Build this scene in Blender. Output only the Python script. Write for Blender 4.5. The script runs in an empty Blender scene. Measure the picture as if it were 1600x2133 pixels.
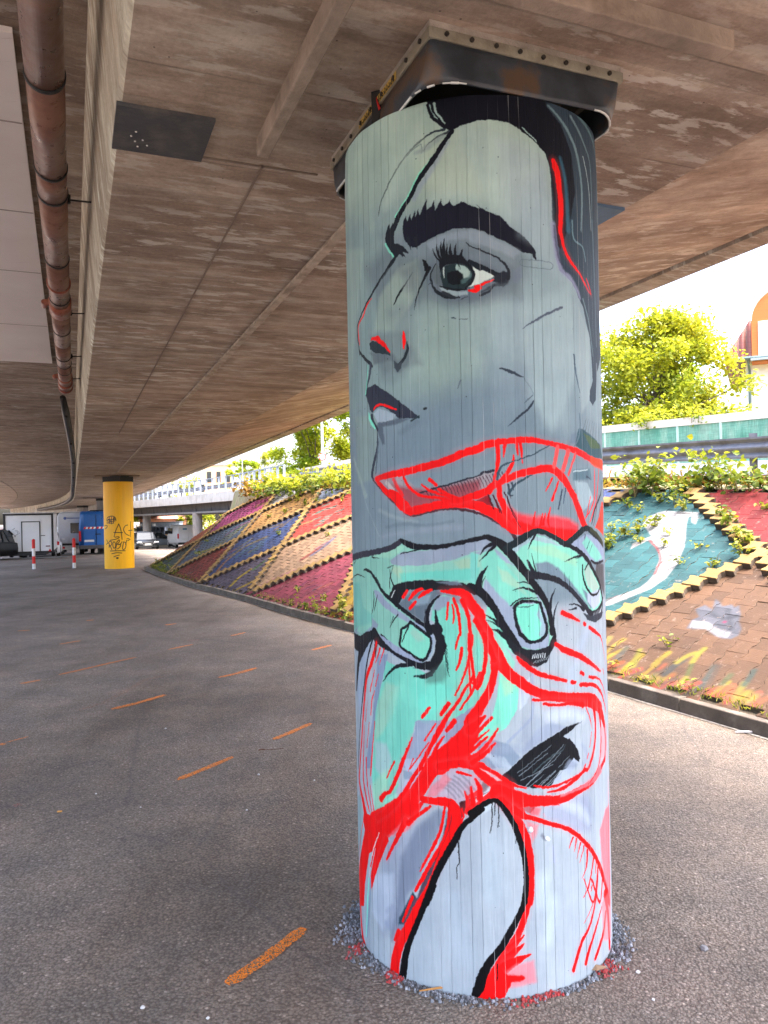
import bpy, bmesh, math, random
import numpy as np
from mathutils import Vector, Matrix, noise as mnoise
C = bpy.context.scene
R = math.radians

# ------------------------------------------------------------------ camera, world, sun, exposure
cam_d = bpy.data.cameras.new("camera"); cam = bpy.data.objects.new("camera", cam_d); C.collection.objects.link(cam); C.camera = cam
EYE = 1.55
cam.location = (0, 0, EYE)
cam.rotation_euler = (Matrix.Rotation(R(90), 4, 'X') @ Matrix.Rotation(R(-1.2), 4, 'Z')).to_euler()
cam_d.sensor_fit = 'HORIZONTAL'; cam_d.sensor_width = 36; cam_d.lens = 36*1600/1600
cam_d.shift_y = 7.5/1600; cam_d.clip_start = .05; cam_d.clip_end = 3000

SUN_EL, SUN_AZ = 67, 118          # azimuth clockwise from +Y (the view direction)
W_ = bpy.data.worlds.new("World"); C.world = W_; W_.use_nodes = True
wn = W_.node_tree.nodes; wl = W_.node_tree.links
sky = wn.new('ShaderNodeTexSky'); sky.sky_type = 'NISHITA'; sky.sun_disc = False
sky.sun_elevation = R(SUN_EL); sky.sun_rotation = R(SUN_AZ); sky.air_density = 1.0; sky.dust_density = 7.0; sky.ozone_density = .8
wl.new(sky.outputs[0], wn['Background'].inputs[0]); wn['Background'].inputs[1].default_value = .15
sd = bpy.data.lights.new("sun", 'SUN'); so = bpy.data.objects.new("sun", sd); C.collection.objects.link(so)
sd.energy = .5; sd.angle = R(20); sd.color = (1, 1, 1)
sdir = Vector((math.sin(R(SUN_AZ))*math.cos(R(SUN_EL)), math.cos(R(SUN_AZ))*math.cos(R(SUN_EL)), math.sin(R(SUN_EL))))
so.rotation_euler = sdir.to_track_quat('Z', 'Y').to_euler(); so.location = (20, -10, 30)
vs = C.view_settings; vs.view_transform = 'Standard'; vs.look = 'None'; vs.gamma = 1; vs.exposure = 3.2; vs.use_curve_mapping = False
C.cycles.max_bounces = 8; C.cycles.diffuse_bounces = 5; C.cycles.transparent_max_bounces = 12
try: C.cycles.use_denoising = True
except Exception: pass

# ------------------------------------------------------------------ helpers
def tag(o, label=None, cat=None, group=None, kind=None):
    if label: o['label'] = label
    if cat: o['category'] = cat
    if group: o['group'] = group
    if kind: o['kind'] = kind
    return o
def empty(name, loc=(0, 0, 0), rz=0, **k):
    o = bpy.data.objects.new(name, None); C.collection.objects.link(o); o.location = loc; o.rotation_euler = (0, 0, rz)
    o.empty_display_size = .2
    return tag(o, **k)
def wloc(o):
    v = Vector((0, 0, 0))
    while o is not None: v += o.location; o = o.parent
    return v
class MB:
    def __init__(s): s.v = []; s.f = []; s.uv = None; s.M = None; s.col = []; s.mi = []
    def add(s, vs_, fs_, uvs=None, mi=0):
        n = len(s.v)
        if s.M is not None: vs_ = [s.M @ Vector(v) for v in vs_]
        s.v += [tuple(v) for v in vs_]; s.f += [tuple(i+n for i in f) for f in fs_]; s.mi += [mi]*len(fs_)
        if uvs is not None:
            if s.uv is None: s.uv = [(0, 0)]*n
            s.uv += list(uvs)
        elif s.uv is not None: s.uv += [(0, 0)]*len(vs_)
        return s
    def box(s, c, d, rz=0, tap=1.0, mi=0):
        x, y, z = d[0]/2, d[1]/2, d[2]/2; cs, sn = math.cos(rz), math.sin(rz); P = []
        for k, (a, b, e) in enumerate([(-x, -y, -z), (x, -y, -z), (x, y, -z), (-x, y, -z), (-x*tap, -y*tap, z), (x*tap, -y*tap, z), (x*tap, y*tap, z), (-x*tap, y*tap, z)]):
            P.append((c[0]+a*cs-b*sn, c[1]+a*sn+b*cs, c[2]+e))
        return s.add(P, [(3, 2, 1, 0), (4, 5, 6, 7), (0, 1, 5, 4), (1, 2, 6, 5), (2, 3, 7, 6), (3, 0, 4, 7)], mi=mi)
    def hexa(s, P, mi=0):   # 4 bottom, 4 top
        return s.add(P, [(3, 2, 1, 0), (4, 5, 6, 7), (0, 1, 5, 4), (1, 2, 6, 5), (2, 3, 7, 6), (3, 0, 4, 7)], mi=mi)
    def tube(s, pts, rad, n=8, cap=True, mi=0):
        pts = [Vector(p) for p in pts]; rad = rad if isinstance(rad, (list, tuple)) else [rad]*len(pts)
        V = []; F = []; up = None
        for i, p in enumerate(pts):
            t = (pts[min(i+1, len(pts)-1)]-pts[max(i-1, 0)]).normalized()
            if up is None:
                up = Vector((0, 0, 1)) if abs(t.z) < .9 else Vector((1, 0, 0))
            a = (up-t*up.dot(t)).normalized(); b = t.cross(a); up = a
            for k in range(n):
                g = 2*math.pi*k/n; V.append(p+(a*math.cos(g)+b*math.sin(g))*rad[i])
        for i in range(len(pts)-1):
            for k in range(n): F.append((i*n+k, i*n+(k+1) % n, (i+1)*n+(k+1) % n, (i+1)*n+k))
        if cap: F.append(tuple(range(n-1, -1, -1))); F.append(tuple((len(pts)-1)*n+k for k in range(n)))
        return s.add(V, F, mi=mi)
    def prism(s, poly, ax, a0, a1, mi=0):
        """extrude a 2-D outline along axis ax (0,1,2) from a0 to a1"""
        def P(p, a): return [(a, p[0], p[1]), (p[0], a, p[1]), (p[0], p[1], a)][ax]
        n = len(poly); V = [P(p, a0) for p in poly]+[P(p, a1) for p in poly]
        F = [tuple(range(n-1, -1, -1)), tuple(range(n, 2*n))]+[(k, (k+1) % n, n+(k+1) % n, n+k) for k in range(n)]
        return s.add(V, F, mi=mi)
    def loft(s, secs, cap=True, mi=0):
        n = len(secs[0]); V = [p for q in secs for p in q]; F = []
        for i in range(len(secs)-1):
            for k in range(n): F.append((i*n+k, i*n+(k+1) % n, (i+1)*n+(k+1) % n, (i+1)*n+k))
        if cap: F += [tuple(range(n-1, -1, -1)), tuple((len(secs)-1)*n+k for k in range(n))]
        return s.add(V, F, mi=mi)
    def build(s, name, mat, parent=None, smooth=False, local=False, bevel=0, fix=True):
        me = bpy.data.meshes.new(name); off = Vector((0, 0, 0))
        if parent is not None and not local: off = wloc(parent)
        me.from_pydata([tuple(Vector(v)-off) for v in s.v], [], s.f)
        mats = mat if isinstance(mat, (list, tuple)) else [mat]
        for m in mats: me.materials.append(m)
        if len(mats) > 1: me.polygons.foreach_set('material_index', s.mi)
        if s.uv is not None:
            u = me.uv_layers.new(name='UVMap'); li = np.empty(len(me.loops), np.int32); me.loops.foreach_get('vertex_index', li)
            u.data.foreach_set('uv', np.asarray(s.uv, np.float32)[li].ravel())
        if fix:
            b = bmesh.new(); b.from_mesh(me); bmesh.ops.recalc_face_normals(b, faces=b.faces); b.to_mesh(me); b.free()
        if s.col:
            a = me.attributes.new('tint', 'FLOAT', 'FACE'); a.data.foreach_set('value', s.col)
        if smooth: me.polygons.foreach_set('use_smooth', [True]*len(me.polygons))
        me.update(); o = bpy.data.objects.new(name, me); C.collection.objects.link(o)
        if parent is not None: o.parent = parent
        if bevel:
            m = o.modifiers.new('bevel', 'BEVEL'); m.width = bevel; m.segments = 2; m.limit_method = 'ANGLE'; m.angle_limit = R(40)
        return o
def copy_tree(o, parent=None):
    c = o.copy(); C.collection.objects.link(c); c.parent = parent
    for ch in list(o.children): copy_tree(ch, c)
    return c

# ------------------------------------------------------------------ materials
def s2l(c): return tuple(((v/255)/12.92 if v/255 <= .04045 else ((v/255+.055)/1.055)**2.4) for v in c)
class NT:
    def __init__(s, name):
        s.m = bpy.data.materials.new(name); s.m.use_nodes = True; s.t = s.m.node_tree; s.n = s.t.nodes
        s.p = s.n['Principled BSDF']; s.o = s.n['Material Output']
    def N(s, typ, ins=None, **pr):
        n = s.n.new('ShaderNode'+typ)
        for k, v in pr.items(): setattr(n, k, v)
        for k, v in (ins or {}).items():
            i = n.inputs[k]
            if hasattr(v, 'is_output') or isinstance(v, bpy.types.NodeSocket): s.t.links.new(v, i)
            else: i.default_value = v
        return n
    def L(s, a, b): s.t.links.new(a, b)
    def math(s, op, a, b=0.0, c=None):
        n = s.N('Math', operation=op)
        for i, v in enumerate((a, b, c)):
            if v is None: continue
            if isinstance(v, bpy.types.NodeSocket): s.L(v, n.inputs[i])
            else: n.inputs[i].default_value = v
        return n.outputs[0]
    def ramp(s, f, stops, interp='LINEAR'):
        n = s.N('ValToRGB', {0: f}); cr = n.color_ramp; cr.interpolation = interp
        while len(cr.elements) < len(stops): cr.elements.new(.5)
        for e, (p, c) in zip(cr.elements, stops):
            e.position = p; e.color = (*c, 1) if len(c) == 3 else c
        return n.outputs[0]
    def mix(s, f, a, b, typ='MIX'):
        n = s.N('MixRGB', blend_type=typ)
        for i, v in enumerate((f, a, b)):
            if isinstance(v, bpy.types.NodeSocket): s.L(v, n.inputs[i])
            elif isinstance(v, (tuple, list)): n.inputs[i].default_value = (*v[:3], 1)
            else: n.inputs[i].default_value = v
        return n.outputs[0]
    def noise(s, vec, scale, detail=4, rough=.6, **k):
        return s.N('TexNoise', {'Vector': vec, 'Scale': scale, 'Detail': detail, 'Roughness': rough}, **k).outputs[0]
    def map(s, vec, scale=(1, 1, 1), loc=(0, 0, 0), rot=(0, 0, 0)):
        return s.N('Mapping', {'Vector': vec, 'Scale': scale, 'Location': loc, 'Rotation': rot}).outputs[0]
    def bump(s, h, strength=.3, dist=.01, normal=None):
        n = s.N('Bump', {'Height': h, 'Strength': strength, 'Distance': dist})
        if normal is not None: s.L(normal, n.inputs['Normal'])
        return n.outputs[0]
    def done(s, col=None, rough=None, nrm=None, metal=None, spec=None):
        for k, v in (('Base Color', col), ('Roughness', rough), ('Normal', nrm), ('Metallic', metal), ('Specular IOR Level', spec)):
            if v is None: continue
            if isinstance(v, bpy.types.NodeSocket): s.L(v, s.p.inputs[k])
            elif isinstance(v, (tuple, list)): s.p.inputs[k].default_value = (*v[:3], 1)
            else: s.p.inputs[k].default_value = v
        return s.m
MATS = {}
def mat(name, col, rough=.7, var=.18, scale=3.0, bump=.15, metal=0.0, stretch=(1, 1, 1), dirt=None, dscale=1.2, spec=.4):
    if name in MATS: return MATS[name]
    t = NT(name); co = t.N('TexCoord').outputs['Object']; v = t.map(co, stretch)
    n1 = t.noise(v, scale, 6, .62); n2 = t.noise(v, scale*7, 4, .6)
    lo = tuple(c*(1-var) for c in col); hi = tuple(min(1, c*(1+var)) for c in col)
    c = t.ramp(n1, [(.3, lo), (.7, hi)])
    if dirt: c = t.mix(t.ramp(t.noise(co, dscale, 6, .65), [(.48, (0, 0, 0)), (.72, (1, 1, 1))]), c, dirt)
    nr = t.bump(n2, bump, .01) if bump else None
    r = t.math('MULTIPLY_ADD', n1, .25, rough-.12)
    MATS[name] = t.done(c, r, nr, metal, spec); return MATS[name]
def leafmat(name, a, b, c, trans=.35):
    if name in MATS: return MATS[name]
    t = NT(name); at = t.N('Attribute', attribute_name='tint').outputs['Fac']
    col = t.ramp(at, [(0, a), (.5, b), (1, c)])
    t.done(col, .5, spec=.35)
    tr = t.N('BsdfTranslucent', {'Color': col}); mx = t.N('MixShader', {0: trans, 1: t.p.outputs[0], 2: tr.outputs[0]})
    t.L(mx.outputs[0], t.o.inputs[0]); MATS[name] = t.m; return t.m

# ------------------------------------------------------------------ painting on surfaces (numpy canvas in the surface's own mm)
def spline(P, closed=False, n=6):
    P = np.asarray(P, float); m = len(P)
    if m < 3: return P
    out = []
    for i in range(m-1):
        p0 = P[max(i-1, 0)]; p1 = P[i]; p2 = P[i+1]; p3 = P[min(i+2, m-1)]
        for k in range(n):
            t = k/n
            out.append(0.5*((2*p1)+(-p0+p2)*t+(2*p0-5*p1+4*p2-p3)*t*t+(-p0+3*p1-3*p2+p3)*t**3))
    out.append(P[-1]); return np.array(out)

class Canvas:
    """paint layer laid out in the surface's own millimetres"""
    def __init__(s, x0, x1, y0, y1, res, base):
        s.x0, s.y0, s.res = x0, y0, res
        s.w = int(round((x1-x0)/res)); s.h = int(round((y1-y0)/res))
        s.a = np.empty((s.h, s.w, 3), np.float32); s.a[:] = base
    def _win(s, xa, xb, ya, yb):
        i0 = max(0, int((xa-s.x0)/s.res)); i1 = min(s.w, int((xb-s.x0)/s.res)+2)
        j0 = max(0, int((ya-s.y0)/s.res)); j1 = min(s.h, int((yb-s.y0)/s.res)+2)
        if i1 <= i0 or j1 <= j0: return None
        X = s.x0+(np.arange(i0, i1)+.5)*s.res; Y = s.y0+(np.arange(j0, j1)+.5)*s.res
        return i0, i1, j0, j1, X[None, :].astype(np.float32), Y[:, None].astype(np.float32)
    def _mix(s, i0, i1, j0, j1, al, c):
        r = s.a[j0:j1, i0:i1]; r += al[..., None]*(np.asarray(c, np.float32)-r)
    def poly(s, pts, col, blur, op=1.0):
        P = np.asarray(pts, float); pad = blur*.6+2*s.res
        w = s._win(P[:, 0].min()-pad, P[:, 0].max()+pad, P[:, 1].min()-pad, P[:, 1].max()+pad)
        if not w: return
        i0, i1, j0, j1, X, Y = w
        d2 = np.full((j1-j0, i1-i0), 1e12, np.float32); ins = np.zeros((j1-j0, i1-i0), bool)
        n = len(P)
        for k in range(n):
            ax, ay = P[k]; bx, by = P[(k+1) % n]; ex, ey = bx-ax, by-ay; L = ex*ex+ey*ey
            if L < 1e-9: continue
            t = np.clip(((X-ax)*ex+(Y-ay)*ey)/L, 0, 1)
            d2 = np.minimum(d2, (X-ax-t*ex)**2+(Y-ay-t*ey)**2)
            if (ay > by) != (by > ay) or ay != by:
                c = ((ay > Y) != (by > Y)) & (X < ex*(Y-ay)/(ey if ey else 1e-9)+ax)
                ins ^= c
        sd = np.sqrt(d2)*np.where(ins, 1, -1)
        al = np.clip(sd/max(blur, s.res)+.5, 0, 1); al = al*al*(3-2*al)*op
        s._mix(i0, i1, j0, j1, al, col)
    def stroke(s, pts, col, soft, op=1.0):
        Q = spline(pts, n=5); Q[:, 2] = np.maximum(Q[:, 2], .3)
        pad = Q[:, 2].max()*.5+soft+2*s.res
        w = s._win(Q[:, 0].min()-pad, Q[:, 0].max()+pad, Q[:, 1].min()-pad, Q[:, 1].max()+pad)
        if not w: return
        I0, I1, J0, J1, X, Y = w
        al = np.zeros((J1-J0, I1-I0), np.float32)
        for (ax, ay, aw), (bx, by, bw) in zip(Q[:-1], Q[1:]):
            pd = max(aw, bw)*.5+soft+s.res
            u = s._win(min(ax, bx)-pd, max(ax, bx)+pd, min(ay, by)-pd, max(ay, by)+pd)
            if not u: continue
            i0, i1, j0, j1, x, y = u; ex, ey = bx-ax, by-ay; L = ex*ex+ey*ey+1e-9
            t = np.clip(((x-ax)*ex+(y-ay)*ey)/L, 0, 1)
            d = np.sqrt((x-ax-t*ex)**2+(y-ay-t*ey)**2)
            v = np.clip(((aw+(bw-aw)*t)*.5-d)/max(soft, s.res*.8)+.5, 0, 1)
            r = al[j0-J0:j1-J0, i0-I0:i1-I0]; np.maximum(r, v, out=r)
        s._mix(I0, I1, J0, J1, al*op, col)
def lin(c):
    return tuple(((v/255)/12.92 if v/255 <= .04045 else ((v/255+.055)/1.055)**2.4) for v in c)
def play(cv, text, tone):
    for ln in text.strip().split('\n'):
        k, c, b, o, p = ln.split('|'); c = tone([float(v) for v in c.split()]); b = float(b); o = float(o)
        v = [float(q) for q in p.split()]
        if k == '0': cv.poly([(v[i], v[i+1]) for i in range(0, len(v), 2)], c, b, o)
        else: cv.stroke([(v[i], v[i+1], v[i+2]) for i in range(0, len(v), 3)], c, b, o)
def canvas_image(name, cv):
    a = np.ones((cv.h, cv.w, 4), np.float32)
    x = np.clip(cv.a, 0, 1); a[..., :3] = np.where(x <= .0031308, x*12.92, 1.055*np.power(x, 1/2.4)-.055)
    im = bpy.data.images.new(name, cv.w, cv.h); im.pixels.foreach_set(a.ravel()); im.update(); im.pack(); return im

# ------------------------------------------------------------------ layout: viaduct frame (u along, v across to the right)
AX = math.atan(.407); DX, DY = -math.sin(AX), math.cos(AX); NX, NY = math.cos(AX), math.sin(AX)
def WV(u, v, z=0.0):
    U0, RR = 50.0, 430.0
    if u > U0:
        f = (u-U0)/RR; uu = U0+(RR+v)*math.sin(f); vv = -RR+(RR+v)*math.cos(f)
    else: uu, vv = u, v
    return Vector((uu*DX+vv*NX, uu*DY+vv*NY, z))
def gz(y): return 0.0 if y < 27 else (-.022*(y-27) if y < 80 else -1.166)
# paved slope frame (t along the kerb, w 0..1 up the slope)
KP = [(4.9, 0.0), (2.54, 5.14), (1.89, 6.6), (-.44, 10.22), (-1.53, 12.17), (-2.61, 14.34), (-4.34, 17.38), (-6.22, 21.17), (-7.59, 24.19)]
KL = [0.0]
for a_, b_ in zip(KP, KP[1:]): KL.append(KL[-1]+math.dist(a_, b_))
SNX, SNY = .886, .464
def kbase(t):
    i = 0
    while i < len(KP)-2 and t > KL[i+1]: i += 1
    f = (t-KL[i])/(KL[i+1]-KL[i]); a, b = KP[i], KP[i+1]
    return a[0]+(b[0]-a[0])*f, a[1]+(b[1]-a[1])*f
def zcrest(y): return max(1.5, min(2.4, 1.84+.048*(y-10.4)))
def SL(t, w, h=0.0):
    bx, by = kbase(t); x = bx+SNX*3*w+.1; y = by+SNY*3*w
    z1 = zcrest(by+SNY*3); return Vector((x, y, .1+(z1-.1)*w+h))
def zup(y): return max(1.55, min(3.25, 1.9+.045*(y-10.4)))

# ------------------------------------------------------------------ ground
def asphalt():
    t = NT('asphalt'); co = t.N('TexCoord').outputs['Object']
    v1 = t.N('TexVoronoi', {'Vector': co, 'Scale': 96.0, 'Randomness': 1.0}, feature='F1')
    v2 = t.N('TexVoronoi', {'Vector': t.map(co, loc=(3, 1, 0)), 'Scale': 210.0, 'Randomness': 1.0}, feature='F1')
    big = t.noise(co, .35, 6, .6); mid = t.noise(co, 2.2, 6, .65); fine = t.noise(co, 30, 3, .6)
    stone = t.N('SeparateColor', {0: v1.outputs['Color']}).outputs[0]
    stone2 = t.N('SeparateColor', {0: v2.outputs['Color']}).outputs[1]
    base = t.ramp(big, [(.33, (.135, .113, .096)), (.5, (.182, .155, .133)), (.68, (.235, .207, .180))])
    base = t.mix(t.ramp(mid, [(.38, (0, 0, 0)), (.66, (1, 1, 1))]), base, t.mix(1, base, (1.42, 1.35, 1.28), 'MULTIPLY'))
    sm = t.ramp(stone, [(0, (.80, .78, .77)), (.5, (.97, .97, .97)), (.86, (1.1, 1.1, 1.1)), (.97, (1.35, 1.35, 1.36)), (1, (2.1, 2.1, 2.15))])
    c = t.mix(.85, base, sm, 'MULTIPLY')
    c = t.mix(.5, c, t.ramp(stone2, [(0, (.82, .82, .82)), (1, (1.18, 1.18, 1.18))]), 'MULTIPLY')
    d = t.ramp(v1.outputs['Distance'], [(0, (1, 1, 1)), (.45, (.90, .90, .90)), (.66, (.45, .42, .41))])
    c = t.mix(.75, c, d, 'MULTIPLY')
    # long stains and a trodden crack line
    st = t.noise(t.map(co, (.9, .18, 1), rot=(0, 0, .5)), 1.1, 5, .6)
    c = t.mix(t.ramp(st, [(.50, (0, 0, 0)), (.68, (.9, .9, .9))]), c, t.mix(1, c, (.72, .66, .60), 'MULTIPLY'))
    cr = t.N('TexVoronoi', {'Vector': t.mix(.12, co, t.N('TexNoise', {'Vector': co, 'Scale': 1.2}).outputs['Color']), 'Scale': .42}, feature='DISTANCE_TO_EDGE').outputs['Distance']
    c = t.mix(t.ramp(cr, [(0, (.35, .35, .35)), (.006, (0, 0, 0))]), c, (.07, .062, .06))
    oil = t.ramp(t.noise(t.map(co, (1, .6, 1), loc=(7, 2, 0)), .9, 3, .5), [(.66, (0, 0, 0)), (.72, (.55, .55, .55))]); c = t.mix(oil, c, (.075, .068, .066))
    h = t.math('ADD', t.math('MULTIPLY', v1.outputs['Distance'], -1.0), t.math('MULTIPLY', v2.outputs['Distance'], -.4))
    h = t.math('ADD', h, t.math('MULTIPLY', fine, .5)); h = t.math('ADD', h, t.math('MULTIPLY', mid, 1.6))
    return t.done(c, .82, t.bump(h, .75, .008), spec=.35)
M_ASPH = asphalt()
g = MB()
ys = [-60, -8, 27, 45, 62, 80, 160, 1500]; xs = [-900, -60, 60, 900]
for y in ys:
    for x in xs: g.add([(x, y, gz(y))], [])
for j in range(len(ys)-1):
    for i in range(3): a = j*4+i; g.f.append((a, a+1, a+5, a+4)); g.mi.append(0)
tag(g.build('ground', M_ASPH), kind='structure')

# painted survey marks on the ground
def spraymat(name, col, cover):
    t = NT(name); co = t.N('TexCoord').outputs['Object']
    v = t.N('TexVoronoi', {'Vector': co, 'Scale': 170.0}, feature='F1').outputs['Distance']
    n = t.noise(co, 110, 5, .75); f = t.math('ADD', t.math('MULTIPLY', n, 1.0), t.math('MULTIPLY', v, -.55))
    al = t.ramp(f, [(.42-cover, (0, 0, 0)), (.50-cover, (1, 1, 1))])
    c = t.mix(t.noise(co, 20, 3), tuple(x*.75 for x in col), col)
    t.L(al, t.p.inputs['Alpha']); return t.done(c, .7)
MK = [spraymat('orange_spray', (.86, .24, .015), .265), spraymat('faint_orange_spray', (.50, .17, .07), .10), spraymat('pink_spray', (.62, .12, .10), .12)]
MARKS = '''0 0.034 -0.555 2.554 -0.448 2.699 -0.332 2.892
0 0.03 -1.265 4.573 -1.143 4.768 -1.013 4.994
0 0.03 -0.806 5.364 -0.699 5.543 -0.580 5.764
0 0.032 -2.278 6.322 -2.121 6.527 -1.971 6.804
0 0.032 -1.651 7.497 -1.498 7.686 -1.347 7.954
0 0.022 -3.336 7.799 -3.172 8.100 -3.010 8.416 -2.842 8.717
0 0.03 -3.539 7.408 -3.420 7.561
0 0.03 -2.614 9.181 -2.405 9.524
0 0.03 -2.057 10.143 -1.914 10.441
0 0.032 -0.869 8.943 -0.665 9.260
0 0.03 -4.158 9.759 -3.989 10.006
0 0.03 -5.300 11.029 -5.142 11.090
0 0.045 -3.256 11.316 -3.141 11.480
0 0.04 -4.692 12.023 -4.606 12.109
0 0.03 -2.719 5.372 -2.698 5.406
1 0.03 -2.543 6.295 -2.425 6.553 -2.378 7.079 -2.347 7.496 -2.196 7.632
2 0.05 -2.554 9.822 -2.400 9.870
2 0.03 -2.062 4.200 -2.029 4.230
0 0.012 -2.706 5.422 -2.611 5.563'''
mlabs = ['thick orange spray dash nearest the painted column', 'orange spray dash left of the middle of the ground, second nearest', 'orange spray dash right beside the painted column at mid height', 'orange spray dash in the fourth row, below the faint wavy red line',
 'orange spray dash right of the wavy red line', 'longest thin orange spray line, broken and faded', 'short orange spray dash at the far left', 'orange spray dash touching a pink smudge', 'small orange dash far off towards the kerb', 'small orange dash close to the kerb and painted column',
 'orange spray dash far off, left of the yellow column foot', 'tiny faded dash at the far left edge', 'tiny orange dash over a dark stain', 'tiniest faded dash farthest away', 'orange dash cut by the left picture edge', 'faint wavy reddish line on the asphalt', 'pink smudge at the end of an orange dash', 'small pink smudge at the lower left', 'very thin orange line trailing from the left edge']
for i, ln in enumerate(MARKS.strip().split('\n')):
    a = ln.split(); k = int(a[0]); w = float(a[1]); P = [(float(a[j]), float(a[j+1])) for j in range(2, len(a), 2)]
    m = MB(); V = []; F = []
    rn = random.Random(i); Q = []
    for (x0, y0), (x1, y1) in zip(P, P[1:]):
        for q in range(5): f = q/5; Q.append((x0+(x1-x0)*f, y0+(y1-y0)*f))
    Q.append(P[-1])
    for j, (x, y) in enumerate(Q):
        dx, dy = Q[min(j+1, len(Q)-1)][0]-Q[max(j-1, 0)][0], Q[min(j+1, len(Q)-1)][1]-Q[max(j-1, 0)][1]; L = math.hypot(dx, dy)
        e = w*rn.uniform(.8, 1.15)*(.55 if j in (0, len(Q)-1) else 1)*(1.0 if y < 6 else 1.25)
        V += [(x-dy/L*e/2*1.6, y+dx/L*e/2*1.6, .004), (x+dy/L*e/2*1.6, y-dx/L*e/2*1.6, .004)]
        if j: n = 2*j; F.append((n-2, n-1, n+1, n))
    m.add(V, F); o = m.build('paint_mark', MK[k], fix=False); tag(o, mlabs[i], 'paint mark', 'sprayed marks on the asphalt')

# ------------------------------------------------------------------ concrete of the viaducts
def soffit_mat(name, tone=(1, 1, 1), warm=.0):
    t = NT(name); uv = t.N('UVMap').outputs[0]
    s = t.map(uv, (3.4, 1.1, 1)); f = t.map(uv, (20, 4.5, 1))
    n0 = t.noise(uv, .55, 5, .6); n1 = t.noise(s, 1.0, 8, .68); n2 = t.noise(f, 1.6, 6, .65); nf = t.noise(uv, 60, 4, .7)
    T = lambda c: tuple(a*b*q for a, b, q in zip(c, tone, (1.30, 1.42, 1.50)))
    c = t.ramp(n1, [(.28, T((.165, .115, .082))), (.46, T((.26, .19, .145))), (.62, T((.35, .275, .215))), (.8, T((.42, .35, .285)))])
    c = t.mix(.5, c, t.ramp(n2, [(.3, (.66, .64, .63)), (.6, (1.05, 1.05, 1.05)), (.8, (1.25, 1.23, 1.2))]), 'MULTIPLY'); c = t.mix(.55, c, t.ramp(t.noise(uv, 5.5, 8, .7), [(.32, (.70, .68, .67)), (.55, (1.02, 1.02, 1.02)), (.72, (1.3, 1.28, 1.26))]), 'MULTIPLY'); c = t.mix(.5, c, t.ramp(nf, [(.35, (.75, .75, .75)), (.65, (1.15, 1.15, 1.15))]), 'MULTIPLY')
    c = t.mix(.75, c, t.ramp(n0, [(.32, (.62, .58, .56)), (.65, (1.3, 1.28, 1.25))]), 'MULTIPLY')
    bi = t.math('FLOOR', t.math('MULTIPLY', t.N('SeparateXYZ', {0: uv}).outputs[0], 1/.11)); bw = t.N('TexWhiteNoise', {'W': bi}, noise_dimensions='1D').outputs['Value']; c = t.mix(1, c, t.ramp(bw, [(0, (.86, .86, .86)), (1, (1.13, 1.12, 1.11))]), 'MULTIPLY')
    # pale flakes where the formwork skin is left
    pf = t.math('MULTIPLY', t.ramp(t.noise(t.map(uv, (7, 2.0, 1), loc=(4, 2, 0)), 1.5, 8, .66), [(.525, (0, 0, 0)), (.575, (1, 1, 1))]), t.ramp(t.noise(uv, .8, 3), [(.42, (.15, .15, .15)), (.6, (1, 1, 1))]))
    c = t.mix(t.math('MULTIPLY', pf, .72), c, T((.50, .44, .37)))
    pits = t.N('TexVoronoi', {'Vector': uv, 'Scale': 13.0}, feature='F1').outputs['Distance']
    pk = t.ramp(pits, [(.035, (1, 1, 1)), (.06, (0, 0, 0))]); c = t.mix(t.math('MULTIPLY', pk, .8), c, (.05, .04, .035))
    # board joints across, dark hairlines
    sx = t.N('SeparateXYZ', {0: uv}); fr = t.math('FRACT', t.math('MULTIPLY', sx.outputs[0], 1/.66)); jl = t.ramp(fr, [(0, (1, 1, 1)), (.012, (0, 0, 0)), (.988, (0, 0, 0)), (1, (1, 1, 1))])
    brk = t.ramp(t.noise(uv, 2.6, 3), [(.42, (0, 0, 0)), (.56, (1, 1, 1))])
    c = t.mix(t.math('MULTIPLY', t.math('MULTIPLY', jl, brk), .4), c, (.07, .05, .04))
    h = t.math('ADD', t.math('MULTIPLY', n2, 1.0), t.math('ADD', t.math('MULTIPLY', nf, .35), t.math('MULTIPLY', jl, -.8)))
    return t.done(c, .86, t.bump(h, .55, .006), spec=.3)
M_SOF = soffit_mat('board_marked_soffit'); M_SOFL = soffit_mat('side_deck_soffit', (.82, .80, .80)); M_WEB = soffit_mat('weathered_web', (1.25, 1.38, 1.35)); M_CANT = soffit_mat('cantilever_soffit', (1.18, 1.12, 1.08))
M_STRIP = mat('pale_concrete_edge', (.40, .36, .31), .85, .25, 6, .4, stretch=(3, 3, 3), dirt=(.2, .17, .14))
M_RIB = mat('brown_rib', (.30, .24, .19), .88, .3, 7, .5, dirt=(.15, .11, .08), dscale=4)
M_BATT = mat('pale_batten', (.42, .36, .29), .85, .3, 9, .5, dirt=(.22, .17, .13), dscale=5)
US = [-1.5, -.8, 0, 1, 2, 3, 4, 6, 8, 11, 14, 18, 22, 26, 30, 35, 40, 45, 50, 56, 62, 70, 80, 90, 100, 112, 125, 140]  # deck cut short behind the camera to let light onto the column
def strip(m, prof, us=US, uoff=0.0):
    """sweep a cross-section [(v,z),...] along the viaduct; uv in metres"""
    s = [0.0]
    for (a, b), (c, d) in zip(prof, prof[1:]): s.append(s[-1]+math.hypot(c-a, d-b))
    V = []; UV = []; F = []; n = len(prof)
    for u in us:
        for k, (v, z) in enumerate(prof): V.append(WV(u, v, z)); UV.append((u+uoff, s[k]+prof[0][0]))
    for i in range(len(us)-1):
        for k in range(n-1): F.append((i*n+k, i*n+k+1, (i+1)*n+k+1, (i+1)*n+k))
    return m.add(V, F, UV)
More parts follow.
